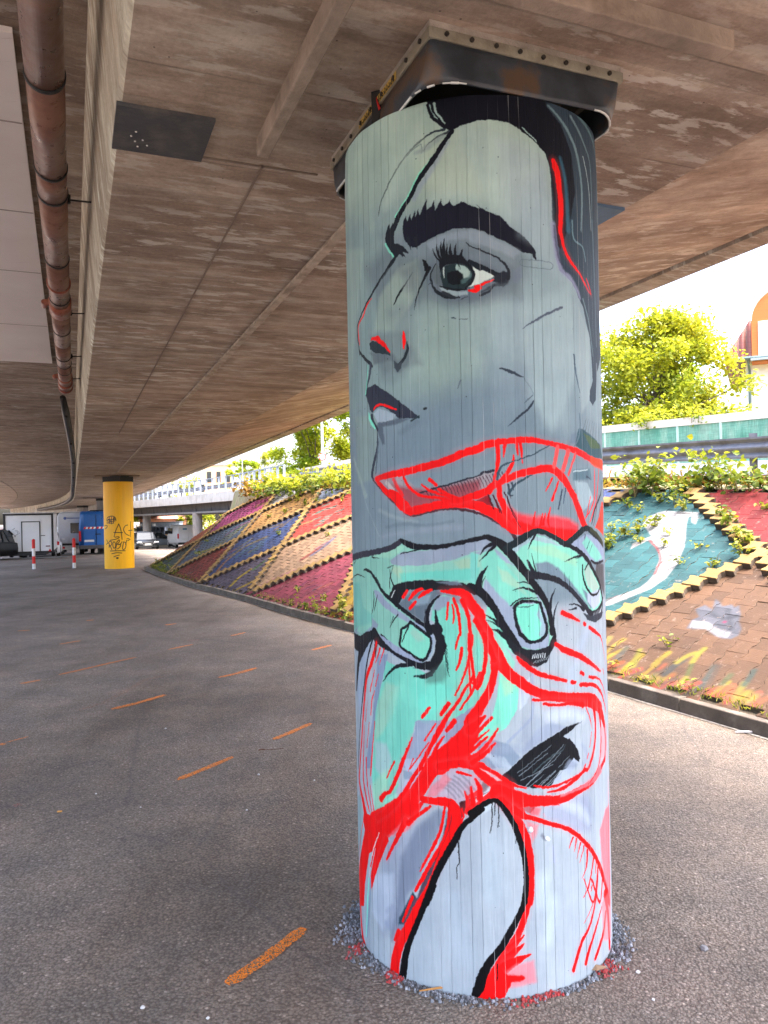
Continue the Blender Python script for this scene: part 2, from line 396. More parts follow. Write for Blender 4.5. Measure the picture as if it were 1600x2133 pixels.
via = empty('viaduct', WV(0, 1.4, 3.07), label='brown board-marked concrete viaduct carried by the painted and yellow columns', cat='viaduct')
strip(MB(), [(.20, 3.07), (2.61, 3.07)]).build('soffit', M_SOF, via)
strip(MB(), [(.20, 3.07), (.185, 3.09), (.115, 3.90)]).build('web', M_WEB, via)
strip(MB(), [(2.61, 3.07), (2.625, 3.10), (4.36, 3.44)]).build('cantilever', M_CANT, via)
strip(MB(), [(4.36, 3.44), (4.37, 3.475), (4.41, 3.475), (4.42, 3.435), (4.65, 3.435), (4.66, 3.45), (4.67, 4.15), (4.3, 4.16)]).build('edge_beam', soffit_mat('edge_beam_concrete', (1.15, 1.25, 1.3)), via)
strip(MB(), [(4.3, 4.16), (4.3, 4.0), (-.05, 4.12), (.115, 3.90)]).build('deck', M_STRIP, via)
def ubox(m, u0, u1, v0, v1, z0, z1):
    P = [WV(u0, v0, z0), WV(u1, v0, z0), WV(u1, v1, z0), WV(u0, v1, z0), WV(u0, v0, z1), WV(u1, v0, z1), WV(u1, v1, z1), WV(u0, v1, z1)]
    return m.hexa(P)
m = MB()
ubox(m, -1.4, 3.03, .715, .765, 2.995, 3.075); m.build('rib', M_RIB, via, bevel=.006)
m = MB(); ubox(m, 1.83, 1.90, 1.05, 1.985, 3.005, 3.075); m.build('rib', M_RIB, via, bevel=.006)
m = MB()
us = [3.35, 5, 7, 9, 11, 13, 15, 17, 19, 21, 23, 25]
for a, b in zip(us, us[1:]): ubox(m, a, b-.012, 1.335, 1.385, 3.050, 3.072)
m.build('batten', M_BATT, via)
m = MB()
for a, b in [(3.25, 5.1), (5.12, 9), (9.03, 14)]: ubox(m, a, b, .788, .797, 3.064, 3.072)
for u, a, b in [(3.25, .2, 1.04)]: ubox(m, u, u+.010, a, b, 3.064, 3.072)
m.build('formwork_seam', mat('seam_brown', (.21, .165, .13), .9), via)  # thin brown strips mark the formwork seams
M_PLATE = mat('dark_slate_plate', (.055, .058, .065), .55, .25, 5, .25, dirt=(.12, .11, .10), dscale=9)
m = MB(); ubox(m, 2.925, 3.275, .18, .535, 3.055, 3.0715); pl = m.build('cover_plate', M_PLATE, via); pl['label'] = 'dark grey metal plate on the soffit near the web'
for a, b in [(3.10, .26), (3.14, .245), (3.16, .29), (3.18, .262), (3.20, .31), (3.22, .275)]: MB().box(WV(a, b, 3.0535), (.006, .006, .003)).build('paint_chip', mat('white_chip', (.6, .6, .58)), pl)
m = MB(); ubox(m, 3.10, 3.335, 2.34, 2.60, 3.055, 3.0715); pl2 = m.build('cover_plate', mat('blue_plate', (.10, .17, .26), .6, .2, 6, .2), via); pl2['label'] = 'blue painted plate on the soffit beside the painted column'
# pad plates over the far columns
for u in (27.42, 52.3): m = MB(); ubox(m, u-.75, u+.75, .72, 2.12, 3.02, 3.075); m.build('bearing_plinth', M_SOF, via)

sv = empty('side_viaduct', WV(0, -4, 3.9), label='dark neighbouring concrete deck left of the web, above the drain pipe', cat='viaduct')
strip(MB(), [(.113, 3.90), (-.06, 3.905), (-3.6, 3.96), (-3.65, 3.93), (-5.2, 4.12), (-5.2, 4.6), (0.0, 4.6)]).build('soffit', M_SOFL, sv)
m = MB(); ubox(m, 4.02, 12.2, -3.4, -.215, 3.872, 3.903)
def panelmat():
    t = NT('pale_board'); co = t.N('TexCoord').outputs['Object']; n = t.noise(co, 1.2, 5); n2 = t.noise(t.map(co, (1, 6, 1)), 3, 5)
    c = t.ramp(n, [(.3, (.74, .68, .67)), (.7, (.82, .78, .76))]); c = t.mix(t.ramp(n2, [(.66, (0, 0, 0)), (.72, (.35, .35, .35))]), c, (.45, .38, .35))
    return t.done(c, .75, t.bump(n2, .15, .004))
pb = m.build('soffit_panel', panelmat(), sv); pb['label'] = 'pale pinkish board lining the side deck soffit'
m = MB()
for u in (4.9, 6.3, 7.8, 9.9): ubox(m, u, u+.012, -3.4, -.22, 3.869, 3.8722)
m.build('panel_joint', mat('panel_joint_grey', (.36, .31, .29)), pb)
M_DARKC = mat('dark_old_concrete', (.10, .085, .075), .9, .3, 2, .3)
M_COL = mat('grey_column_concrete', (.26, .24, .225), .85, .25, 3, .3, stretch=(6, 6, .6))
for i, (u, v, lab) in enumerate([(52.3, 1.97, 'grey concrete column half hidden behind the left edge of the yellow column'), (77.1, .98, 'dark concrete column standing above the roof of the blue van'), (102, -1.4, 'pale concrete column beside the right edge of the white trailer')]):
    p = WV(u, 0) if False else Vector((u*DX+v*NX, u*DY+v*NY, 0)); z0 = gz(p.y)
    e = empty('bridge_column', (p.x, p.y, z0), label=lab, cat='bridge column', group='plain grey columns under the viaduct')
    MB().tube([(p.x, p.y, z0), (p.x, p.y, 2.88)], .47, 32).build('shaft', M_COL, e, smooth=False)
    MB().box((p.x, p.y, 2.975), (.78, .6, .19), -AX).build('bearing', mat('black_bearing', (.02, .02, .02)), e)
for i, (u, v) in enumerate([]):
    p = WV(u, v); z0 = gz(p.y); e = empty('bridge_column', (p.x, p.y, z0), label=['dark column of the side deck behind the white trailer, nearest one', 'dark column of the side deck, middle one', 'dark column of the side deck, farthest one'][i], cat='bridge column', group='columns under the side deck')
    MB().tube([(p.x, p.y, z0), (p.x, p.y, 3.99)], .45, 24).build('shaft', M_COL, e)

# ------------------------------------------------------------------ the painted column
CX, CY, CR = .3467, 2.920, .470
CPSI = math.atan2(CX, CY)
MURAL = '''0|164 184 178|15.4|1|-648 3220 648 3135 648 2424 -648 2481
0|132 152 156|169.4|1|-648 2643 648 2580 648 1660 -648 1688
0|144 162 174|200.2|0.9|-26 2503 648 2614 648 1660 -13 1658
0|122 138 152|169.4|1|-648 1904 648 1868 648 1209 -648 1219
0|165 173 186|46.2|1|-648 1255 648 1244 648 -422 -648 -476
0|168 188 188|92.4|1|-35 2811 254 2744 265 2434 51 2529 -119 2561 -68 2692
0|170 184 168|92.4|0.5|-148 2753 -36 2765 37 2576 -118 2576 -204 2562
0|166 182 196|92.4|0.6|102 2728 272 2701 282 2343 192 2426 113 2514
0|152 172 168|30.8|0.6|-648 2553 -412 2473 -503 2194 -648 1867
0|104 118 128|67.8|0.85|-414 2408 -188 2480 34 2468 191 2364 155 2239 -32 2211 -159 2225 -315 2187
0|146 166 160|169.4|0.6|-126 2221 29 2208 39 1963 -133 1926 -217 2044
0|112 130 146|138.6|0.9|-220 1902 39 1978 386 2023 403 1752 19 1734 -330 1686
0|120 134 146|61.6|0.8|-329 2499 -26 2472 111 2422 174 2363 91 2238 -31 2273 -125 2267 -190 2387
0|160 178 188|46.2|0.6|154 2208 345 2289 414 2042 268 1810 181 1932
0|164 178 186|18.5|0.6|407 2235 480 2150 478 1936 414 1881 398 1976 396 2072
0|112 126 132|27.7|0.7|-393 2170 -214 2154 -164 2038 -320 2026 -381 2102
0|150 168 160|21.6|0.6|-336 2289 -247 2366 -173 2383 -158 2287 -272 2164 -364 2181
0|136 156 152|18.5|0.6|-522 1904 -348 1900 -382 1673 -511 1662
1|150 165 170|4.6|0.5|-462 1637 6.2 -442 1595 5.1 -402 1538 4.1 -362 1479 3.1
1|150 162 168|7.7|0.5|-359 1568 13.9 -266 1539 10.8 -195 1529 7.7
1|100 115 128|7.7|0.5|-324 1510 12.3 -244 1521 12.3 -163 1514 11.3 -71 1527 9.2
1|140 150 168|12.3|0.5|-343 1479 13.9 -245 1491 16.4 -132 1505 19 -43 1507 21.6
1|108 128 134|7.7|0.5|-505 2061 7.7 -535 1936 10 -510 1836 12.3
1|112 130 136|4.6|0.5|-495 1918 6.2 -463 1920 5.4 -450 1874 4.6
1|158 174 170|9.2|0.5|-550 1759 15.4 -491 1690 18.5 -441 1621 21.6
0|50 64 80|2.5|1|-136 2898 -113 2847 -71 2791 -54 2778 -17 2791 32 2804 83 2806 133 2799 175 2776 233 2741 264 2712 277 2684 284 2645 286 2586 287 2469 289 2442 299 2384 317 2340 360 2320 393 2293 408 2266 435 2243 459 2187 484 2144 494 2084 502 1995 475 1960 473 1929 497 1913 528 1935 548 2033 648 2111 648 3135 -142 2986
0|20 22 33|4.6|1|-136 2898 -113 2847 -71 2791 -54 2778 -17 2791 32 2804 83 2806 133 2799 175 2776 233 2741 264 2712 283 2671 292 2563 290 2438 321 2411 366 2499 402 2620 384 2743 338 2823 276 2870 256 2978 -142 2986
0|30 36 50|12.3|1|241 2975 648 3135 648 3066 276 2881
1|120 146 158|6.2|0.75|282 2876 6.2 346 2836 11.1 401 2777 13.2 431 2711 13.2 446 2624 11.7 435 2499 9.2
1|120 142 152|4.6|0.75|389 2870 10.8 461 2812 9.2 521 2741 6.2 528 2556 3.1
1|185 200 205|2.2|0.8|458 2756 4.6 499 2671 3.9 516 2522 3.1
1|105 135 142|6.2|0.7|439 2887 15.4 550 2860 11.3 644 2790 8.7 612 2584 7.7
1|120 150 165|3.1|0.7|381 2518 7.7 389 2460 6.7 444 2443 5.6 462 2401 4.6
1|60 105 132|9.2|0.7|329 2713 12.3 352 2629 15.4 361 2482 18.5
1|110 130 145|4.6|0.6|528 2559 9.2 545 2344 9.2 552 2125 9.2
1|130 155 165|3.1|0.7|437 2267 6.2 481 2190 5.4 508 2086 4.6
1|150 165 178|4.6|0.6|547 2063 7.7 541 1842 8.5 553 1686 9.2
1|150 152 188|9.2|0.75|289 2488 23.1 297 2428 20.5 307 2380 19 326 2341 17.7 365 2324 15.9 399 2294 13.3 417 2267 10.8
1|52 52 80|3.9|0.65|295 2484 7.7 301 2426 8.5 315 2378 9.2 344 2356 7.7 385 2339 6.2
1|165 188 188|1.8|1|-106 2876 7.7 -99 2845 6.7 -82 2822 5.1 -71 2805 3.1
1|150 175 175|1.5|1|-120 2875 4.6 -115 2848 3.9 -97 2827 3.1
1|150 175 180|1.5|1|180 2788 3.1 204 2768 3.9 230 2749 4.6
1|20 22 33|2|1|-129 2877 9.2 -115 2837 10.3 -91 2812 10.3 -71 2792 9.2
1|44 54 66|2|1|-73 2787 7.7 -116 2782 7 -150 2766 6.4 -183 2747 6.2 -221 2719 6.2 -254 2686 6.4 -291 2643 6.5 -317 2606 4.9 -331 2564 1.8
1|52 60 70|2|1|-57 2777 10.8 -95 2766 6.2 -126 2749 3.9 -146 2730 1.5
1|138 152 156|9.2|0.7|-80 2764 15.4 -135 2736 18.5 -174 2730 12.3
1|90 105 112|1.8|1|-154 2755 3.1 -180 2743 3.1 -214 2723 3.1
1|110 122 128|1.5|1|-151 2754 3.1 -150 2723 1.5
1|140 152 172|10.8|0.7|-63 2744 13.9 -94 2699 17.7 -125 2658 21.6 -157 2618 20 -180 2582 18.5
1|130 228 204|3.9|0.85|-99 2717 9.2 -134 2680 10.8 -169 2644 10.8 -203 2593 10.8 -255 2540 7.7
1|20 22 33|2|1|-48 2776 15.4 -75 2745 13.9 -106 2704 18.5 -137 2669 16.9 -169 2632 15.4 -193 2593 16.9 -218 2567 16.9 -240 2542 18.5 -263 2503 20
0|30 34 44|1.8|1|-240 2523 -259 2501 -264 2470 -261 2454 -242 2448 -221 2430 -204 2409 -229 2418 -217 2397 -243 2414 -251 2404 -266 2401 -277 2431 -296 2455 -302 2479 -295 2501 -282 2525 -279 2503 -268 2525 -266 2506 -257 2536
0|120 134 146|6.2|0.8|-260 2460 -234 2472 -221 2445 -214 2432 -242 2447
1|130 228 204|2.8|0.8|-300 2461 6.2 -285 2433 6.2 -266 2410 5.6 -282 2387 4.6
1|28 34 42|2|1|-264 2402 15.4 -282 2384 14 -307 2362 11.3 -339 2339 9.7 -368 2316 9.2 -401 2290 8.4 -433 2263 7 -474 2232 5.9 -483 2215 5.4 -480 2185 5.5 -470 2142 6.3 -464 2121 7.7
1|110 124 134|7.7|0.6|-286 2367 13.9 -325 2339 10 -349 2314 6.2
1|205 22 42|1.8|1|-377 2296 3.1 -408 2276 4.9 -433 2247 6.2 -470 2224 6.2 -472 2187 5.5 -464 2153 4.6
1|36 42 50|2|1|-466 2131 7.7 -421 2094 12.3 -390 2072 12.3 -382 2062 7.7
1|60 66 82|2|1|-390 2072 13.9 -400 2030 10.8 -415 2005 10.8 -423 1971 9.2
1|130 228 204|2.3|0.8|-407 2069 3.9 -418 2005 4.6 -427 1972 4.6
0|25 27 42|3.1|1|-227 2492 -224 2518 -215 2530 -209 2514 -198 2530 -192 2516 -181 2538 -178 2522 -168 2541 -162 2525 -139 2568 -137 2538 -121 2547 -112 2560 -109 2530 -91 2560 -82 2541 -61 2553 -50 2537 -21 2547 7 2535 36 2522 23 2537 34 2528 62 2513 97 2498 120 2479 131 2465 155 2450 186 2429 205 2411 218 2397 222 2363 210 2371 207 2382 179 2383 154 2393 118 2414 75 2434 41 2452 4 2462 6 2461 -52 2464 -81 2456 -117 2446 -148 2434 -174 2424 -191 2424 -207 2436 -221 2454 -227 2482 -226 2502
1|25 27 42|2|1|-220 2487 13.9 -213 2533 1.5
1|25 27 42|2|1|-206 2496 13.9 -196 2535 1.5
1|25 27 42|2|1|-189 2498 13.9 -178 2540 1.5
1|25 27 42|2|1|-172 2507 13.9 -167 2546 1.5
1|25 27 42|2|1|-147 2508 13.9 -137 2571 1.5
1|25 27 42|2|1|-122 2512 13.9 -112 2564 1.5
1|25 27 42|2|1|-101 2512 13.9 -88 2564 1.5
1|25 27 42|2|1|-74 2520 13.9 -59 2557 1.5
1|25 27 42|2|1|-42 2522 13.9 -21 2550 1.5
1|30 34 44|2|1|-207 2457 12.3 -197 2419 1.5
1|30 34 44|2|1|-180 2451 12.3 -174 2418 1.5
1|30 34 44|2|1|-235 2433 12.3 -208 2410 1.5
1|30 34 44|2|1|-246 2435 12.3 -229 2402 1.5
0|140 152 168|13.9|0.8|-142 2430 -81 2450 6 2456 34 2452 89 2420 166 2388 141 2363 88 2388 3 2416 -9 2429 -67 2428 -127 2404
0|92 106 114|40|0.55|-237 2356 -182 2384 -131 2379 -126 2314 -146 2270 -178 2245 -204 2291
0|92 104 118|52.4|0.6|-131 2379 -53 2404 33 2398 88 2362 140 2323 133 2277 71 2236 18 2209 -72 2215 -134 2262
0|116 130 136|40|0.5|-302 2237 -233 2254 -192 2206 -194 2130 -223 2092 -273 2118
0|150 168 172|77|0.45|-60 2202 29 2208 85 2224 54 2139 -4 2083 -30 2113
0|110 124 132|37|0.5|-342 2076 -216 2064 -232 2006 -277 1988 -335 2014
0|126 142 158|61.6|0.45|52 2026 183 2021 200 1934 136 1835 63 1853
0|160 178 188|77|0.45|221 1970 350 1978 353 1799 231 1825
0|156 172 190|61.6|0.5|170 2571 259 2669 283 2497 232 2416 167 2440
0|150 170 166|77|0.5|-528 2807 -271 2769 -317 2603 -491 2599
1|146 164 160|18.5|0.4|-397 2691 24.6 -429 2640 30.8 -366 2538 37
1|176 194 188|30.8|0.4|-166 2781 46.2 -236 2699 41.6 -292 2595 37
0|98 108 122|21.6|0.8|-131 2361 -83 2369 4 2370 32 2360 88 2362 135 2334 140 2294 101 2270 28 2234 1 2227 -71 2235 -118 2266 -135 2321
1|112 124 138|15.4|0.7|2 2373 24.6 59 2362 30.8 96 2339 32.9 116 2317 30.8
0|92 104 112|4.6|1|-110 2358 -126 2337 -129 2320 -114 2295 -91 2280 -87 2320 -92 2344
0|196 206 206|2.3|1|-10 2337 13 2335 81 2311 58 2295 17 2279 -17 2271
0|34 48 54|2.8|1|-96 2316 -93 2333 -83 2346 -66 2351 -42 2351 -14 2346 3 2333 11 2315 10 2298 -1 2281 -15 2271 -44 2269 -73 2273 -88 2283
0|18 22 28|3.1|1|-75 2311 -72 2325 -57 2330 -40 2330 -26 2318 -23 2300 -32 2286 -53 2284 -70 2290
0|160 182 180|3.9|1|-43 2348 -17 2343 0 2325 0 2306 -20 2301 -24 2319 -46 2334
1|40 50 55|2|1|-37 2349 4.6 -30 2332 1.5
1|190 205 205|1.2|1|-85 2343 3.1 -86 2326 4.6 -84 2309 1.5
1|84 112 116|6.2|0.7|-24 2292 12.3 -6 2302 10.8 3 2313 9.2
1|30 36 44|2|1|-110 2358 3.1 -129 2326 4.6 -121 2287 6.2 -100 2261 12.3 -71 2246 9.2 -36 2243 4.6
1|148 164 172|4.6|1|-94 2281 9.2 -76 2264 15.4 -42 2255 15.4 -13 2256 9.2
1|24 28 34|2|1|-97 2284 4.6 -59 2270 7.7 -13 2267 6.2
1|40 46 54|3.1|1|-88 2263 12.3 -62 2249 10.8 -45 2244 4.6
0|22 26 34|3.1|1|-100 2360 -98 2371 -74 2383 -25 2378 -13 2363 -2 2348 11 2324 0 2333 -17 2346 -42 2351 -72 2351 -86 2346 -96 2327
1|24 27 34|2|1|-98 2365 6.2 -113 2388 4.9 -120 2409 1.5
1|24 27 34|2|1|-92 2367 7.7 -104 2395 6.2 -107 2422 1.5
1|24 27 34|2|1|-84 2369 10.8 -92 2399 8.6 -92 2427 1.5
1|24 27 34|2|1|-79 2369 12.3 -84 2403 9.9 -81 2437 1.5
1|24 27 34|2|1|-68 2368 9.2 -74 2393 7.4 -72 2417 1.5
1|24 27 34|2|1|-57 2366 12.3 -63 2392 9.9 -61 2417 1.5
1|24 27 34|2|1|-44 2365 10.8 -47 2391 8.6 -43 2416 1.5
1|24 27 34|2|1|-25 2364 12.3 -28 2380 9.9 -23 2395 1.5
1|24 27 34|2|1|-89 2364 6.2 -99 2387 4.9 -100 2409 1.5
1|22 26 34|2|1|0 2342 9.2 11 2315 9.2 5 2290 7.7 -15 2271 6.2
1|26 32 42|2|1|-2 2356 13.9 32 2334 16.9 30 2340 13.9 67 2321 13.9 95 2308 18.5 116 2308 13.9
0|36 40 52|6.2|1|81 2311 105 2322 125 2317 128 2300 116 2285 95 2279 83 2285 72 2290
1|50 55 66|4.6|0.8|122 2299 9.2 110 2282 12.3 74 2276 10.8 34 2254 6.2
1|34 38 48|2|1|-11 2416 3.1 5 2402 4.4 33 2392 4.6 31 2391 5.1 59 2379 5.8 88 2365 6.4 111 2345 7.5 124 2322 9.6 122 2299 12.3
1|240 35 50|2.3|1|-6 2263 4.6 13 2262 12.3 30 2270 12.3 17 2272 10.8 40 2282 7.7 75 2296 3.1
1|45 50 60|2.3|1|31 2245 7.7 57 2256 7.7 77 2277 3.1
1|60 66 76|2|1|-29 2237 3.1 -9 2244 3.1
1|70 76 86|2|1|-136 2296 3.1 -127 2302 1.5
0|118 126 150|12.3|0.5|140 2323 165 2341 171 2307 152 2283 137 2288
1|22 26 32|2|1|-193 2342 2.3 -217 2314 4.6 -246 2283 7.7 -268 2252 4.6
1|22 26 32|2|1|-133 2347 13.9 -145 2328 9.2 -164 2293 6.2 -181 2255 3.9 -189 2220 1.5
0|20 24 30|1.8|1|-158 2381 -144 2372 -130 2349 -138 2339 -150 2342 -152 2358
1|120 128 132|24.6|0.5|-245 2358 30.8 -189 2335 35.4 -210 2304 40
1|70 82 92|2|1|-61 2179 6.2 -49 2177 3.1
1|90 100 110|2|1|-38 2172 3.1 -12 2171 3.1
1|82 92 110|2|1|323 2222 7.7 257 2192 7.7 206 2164 6.2 167 2139 1.5
1|100 115 128|1.5|1|166 2362 2 273 2362 2 273 2340 2 170 2342 2 166 2362 2
1|50 60 76|2|1|89 2011 4.6 127 1999 9.2 166 1984 3.1
1|80 92 108|2|1|168 1902 2.3 197 1925 3.9
1|44 54 70|2|1|200 1908 6.2 180 1882 7.7 145 1855 6.2 112 1827 1.5
1|100 115 130|2.3|0.7|166 1983 2.3 197 1940 2.7 197 1923 3.1
1|100 112 125|2|1|-37 1977 4.6 -47 1951 3.1
0|96 106 116|13.9|0.8|-397 2112 -274 2088 -253 2049 -291 2068 -372 2066 -381 2102
1|96 108 116|15.4|0.8|-219 2095 24.6 -220 2074 27.7 -231 2052 30.8 -245 2053 26.2 -253 2033 21.6
0|42 54 62|2.3|1|-396 2146 -379 2150 -345 2141 -314 2118 -290 2095 -288 2084 -324 2096 -365 2106 -391 2123
0|252 25 20|1.5|1|-388 2152 -379 2164 -344 2161 -331 2146 -312 2132 -289 2099 -290 2093 -314 2115 -350 2141 -369 2151
1|252 25 20|1.5|1|-233 2155 4.6 -230 2129 13.9 -233 2101 6.2
1|34 42 50|2.3|1|-220 2119 4.6 -218 2095 10.8 -228 2072 10.8 -248 2051 13.9 -256 2042 15.4
0|60 68 78|4.6|1|-275 2066 -256 2051 -238 2061 -246 2035 -259 2023 -272 2041
0|46 50 66|2.8|1|-371 2001 -345 1987 -294 1957 -256 1929 -220 1901 -187 1875 -181 1869 -201 1866 -235 1870 -257 1868 -272 1884 -299 1903 -320 1914 -352 1921 -375 1911 -388 1903 -400 1918 -415 1951 -424 1973 -416 1992 -390 1998
1|24 26 34|2|1|-256 1929 4.6 -255 1875 4.6
1|30 32 42|2|1|-364 1997 4.6 -363 1966 3.1
0|158 172 188|4.6|1|-380 1900 -350 1914 -312 1902 -270 1884 -288 1868 -322 1865 -354 1862 -368 1882
0|84 94 110|7.7|0.9|-354 1868 -313 1865 -257 1872 -218 1865 -277 1851 -331 1849 -322 1793 -335 1788 -357 1833 -369 1853
1|48 52 66|2|1|-391 1896 13.9 -384 1873 13.9 -359 1843 9.2
1|235 40 50|2|1|-380 1914 4.6 -362 1925 7.7 -329 1925 7.7 -295 1913 7.7 -267 1901 3.1
1|130 228 204|2.3|0.85|-408 1907 4.6 -401 1881 12.3 -374 1849 7.7
1|34 50 56|2|1|-211 1858 4.6 -181 1870 7.7
1|30 36 42|2|1|-161 1895 6.2 -154 1896 6.2
1|52 58 74|2|1|-362 1837 3.9 -360 1806 7.7 -366 1772 10.8 -381 1737 12.3 -396 1691 12.3 -388 1677 7.7
1|88 100 112|3.1|1|-356 1802 6.2 -365 1751 7.7 -374 1696 6.2
1|98 112 128|12.3|0.5|-251 1824 21.6 -215 1839 20 -188 1854 18.5
0|40 44 58|3.1|1|-426 1972 -399 1915 -388 1904
0|148 140 150|6.2|1|-360 1680 -244 1680 -193 1636 -69 1644 18 1673 59 1684 67 1646 -14 1601 17 1609 -70 1594 -161 1579 -222 1562 -320 1629
0|150 62 74|21.6|0.9|-294 1654 -227 1640 -160 1631 -69 1643 18 1658 17 1609 -70 1591 -161 1579 -222 1565 -249 1596
0|130 14 30|3.1|1|-12 1587 43 1608 54 1562 28 1569
1|44 44 58|2|1|-183 1621 4.6 -99 1642 6.2 18 1672 4.6 22 1679 6.2 62 1685 7.7
1|70 40 56|1.5|0.85|-160 1626 3.4 -151 1608 2.8 -142 1587 1.2
1|70 40 56|1.5|0.85|-149 1628 3.4 -140 1610 2.8 -131 1589 1.2
1|70 40 56|1.5|0.85|-138 1630 3.4 -129 1613 2.8 -120 1591 1.2
1|70 40 56|1.5|0.85|-127 1633 3.4 -119 1615 2.8 -109 1593 1.2
1|70 40 56|1.5|0.85|-117 1635 3.4 -108 1617 2.8 -99 1595 1.2
1|70 40 56|1.5|0.85|-106 1637 3.4 -97 1620 2.8 -88 1597 1.2
1|70 40 56|1.5|0.85|-95 1640 3.4 -87 1622 2.8 -78 1599 1.2
1|70 40 56|1.5|0.85|-85 1642 3.4 -76 1624 2.8 -67 1601 1.2
1|70 40 56|1.5|0.85|-74 1644 3.4 -66 1627 2.8 -57 1602 1.2
1|70 40 56|1.5|0.85|-64 1646 3.4 -56 1629 2.8 -47 1604 1.2
1|70 40 56|1.5|0.85|-54 1649 3.4 -45 1631 2.8 -37 1606 1.2
1|70 40 56|1.5|0.85|-43 1651 3.4 -35 1633 2.8 -27 1608 1.2
1|70 40 56|1.5|0.85|-33 1653 3.4 -25 1636 2.8 -16 1610 1.2
1|70 40 56|1.5|0.85|-23 1656 3.4 -15 1638 2.8 -6 1612 1.2
1|70 40 56|1.5|0.85|-13 1658 3.4 -5 1640 2.8 4 1615 1.2
1|70 40 56|1.5|0.85|-3 1660 3.4 5 1643 2.8 14 1618 1.2
1|70 40 56|1.5|0.85|7 1663 3.4 15 1645 2.8 24 1621 1.2
1|70 40 56|1.5|0.85|17 1665 3.4 25 1647 2.8 34 1623 1.2
1|70 40 56|1.5|0.85|27 1667 3.4 36 1650 2.8 44 1626 1.2
1|70 40 56|1.5|0.85|37 1670 3.4 46 1652 2.8 54 1629 1.2
1|70 40 56|1.5|0.85|48 1672 3.4 56 1655 2.8 65 1632 1.2
1|70 40 56|1.5|0.85|58 1674 3.4 66 1657 2.8 75 1635 1.2
1|70 40 56|1.5|0.85|68 1677 3.4 76 1659 2.8 85 1638 1.2
1|70 40 56|1.5|0.85|78 1679 3.4 87 1662 2.8 95 1640 1.2
1|70 40 56|1.5|0.85|88 1681 3.4 97 1664 2.8 106 1643 1.2
1|70 40 56|1.5|0.85|99 1684 3.4 107 1667 2.8 116 1646 1.2
1|190 180 180|4.6|0.8|-319 1660 13.9 -287 1634 13.9
1|30 34 44|2|1|-391 1673 4.6 -356 1646 6.8 -304 1607 7.7 -258 1572 7.9 -222 1549 9 -178 1553 9.2 -115 1566 9.2 -71 1568 9.2 -27 1561 9.2 15 1549 8.6 28 1543 7.9 70 1520 9 99 1500 10.1 119 1483 11.7 128 1467 13.9
1|244 100 106|18.5|0.13|-372 1677 30.8 -302 1686 37 -225 1694 38.5 -159 1706 38.5 -97 1720 38.5 -38 1743 38.5 20 1759 40 32 1766 40 76 1777 35.4 111 1779 32.3 153 1783 33.9 197 1783 32.3 247 1775 30.8 302 1765 32.3 365 1754 35.4 445 1734 37 522 1719 41.6 648 1714 47.7
1|252 10 10|2|1|-372 1677 16.9 -302 1686 23.1 -225 1694 24.6 -159 1706 24.6 -97 1720 24.6 -38 1743 24.6 20 1759 26.2 32 1766 26.2 76 1777 21.6 111 1779 18.5 153 1783 20 197 1783 18.5 247 1775 16.9 302 1765 18.5 365 1754 21.6 445 1734 23.1 522 1719 27.7 648 1714 33.9
1|250 70 20|4.6|0.8|479 1726 30.8 522 1717 33.9 648 1713 37
1|244 100 106|18.5|0.13|-375 1676 27.7 -320 1629 35.4 -287 1618 47.7 -250 1584 53.9 -220 1561 41.6
1|252 10 12|2|1|-375 1676 13.9 -320 1629 21.6 -287 1618 33.9 -250 1584 40 -220 1561 27.7
1|244 100 106|18.5|0.13|-227 1563 35.4 -194 1566 41.6 -146 1575 41.6 -100 1582 41.6 -41 1583 41.6 16 1573 44.7 28 1564 44.7 71 1545 50.8 99 1523 57 122 1502 50.8 154 1482 26.2
1|252 10 10|2|1|-227 1563 21.6 -194 1566 27.7 -146 1575 27.7 -100 1582 27.7 -41 1583 27.7 16 1573 30.8 28 1564 30.8 71 1545 37 99 1523 43.1 122 1502 37 154 1482 12.3
1|244 100 106|18.5|0.13|-70 1588 23.1 -26 1601 35.4 17 1612 38.5 44 1623 38.5 58 1638 37 96 1654 35.4 147 1674 35.4 194 1684 37 245 1692 38.5 280 1682 41.6 315 1656 41.6 339 1627 38.5 369 1591 40 369 1587 41.6 392 1545 44.7 412 1508 41.6 429 1499 29.3
1|252 14 16|2|1|-70 1588 9.2 -26 1601 21.6 17 1612 24.6 44 1623 24.6 58 1638 23.1 96 1654 21.6 147 1674 21.6 194 1684 23.1 245 1692 24.6 280 1682 27.7 315 1656 27.7 339 1627 24.6 369 1591 26.2 369 1587 27.7 392 1545 30.8 412 1508 27.7 429 1499 15.4
1|244 100 106|18.5|0.13|78 1640 27.7 80 1597 32.3 85 1590 33.9 100 1556 37 123 1526 37 149 1490 26.2
1|252 10 12|2|1|78 1640 13.9 80 1597 18.5 85 1590 20 100 1556 23.1 123 1526 23.1 149 1490 12.3
0|245 62 74|24.6|1|106 1573 135 1549 191 1536 258 1538 336 1525 381 1503 380 1485 334 1451 313 1448 257 1477 196 1492 155 1482 123 1521
0|252 48 60|12.3|1|129 1529 190 1508 294 1496 376 1488 334 1451 313 1448 257 1477 196 1492 155 1482
1|248 30 42|2.3|1|198 1551 3.1 190 1510 10.8
1|248 30 42|2.3|1|226 1547 3.1 215 1507 10.8
1|248 30 42|2.3|1|235 1546 3.1 226 1510 10.8
1|248 30 42|2.3|1|255 1564 4.6 245 1527 9.2 250 1500 3.1
1|248 30 42|2.3|1|146 1491 3.1 123 1526 10.8
1|60 20 32|1.5|1|101 1607 4.6 120 1549 3.1 146 1503 1.5
1|60 20 32|1.5|1|95 1616 4.6 112 1573 3.1 135 1529 1.5
1|60 20 32|1.5|1|110 1619 4.6 116 1596 1.5
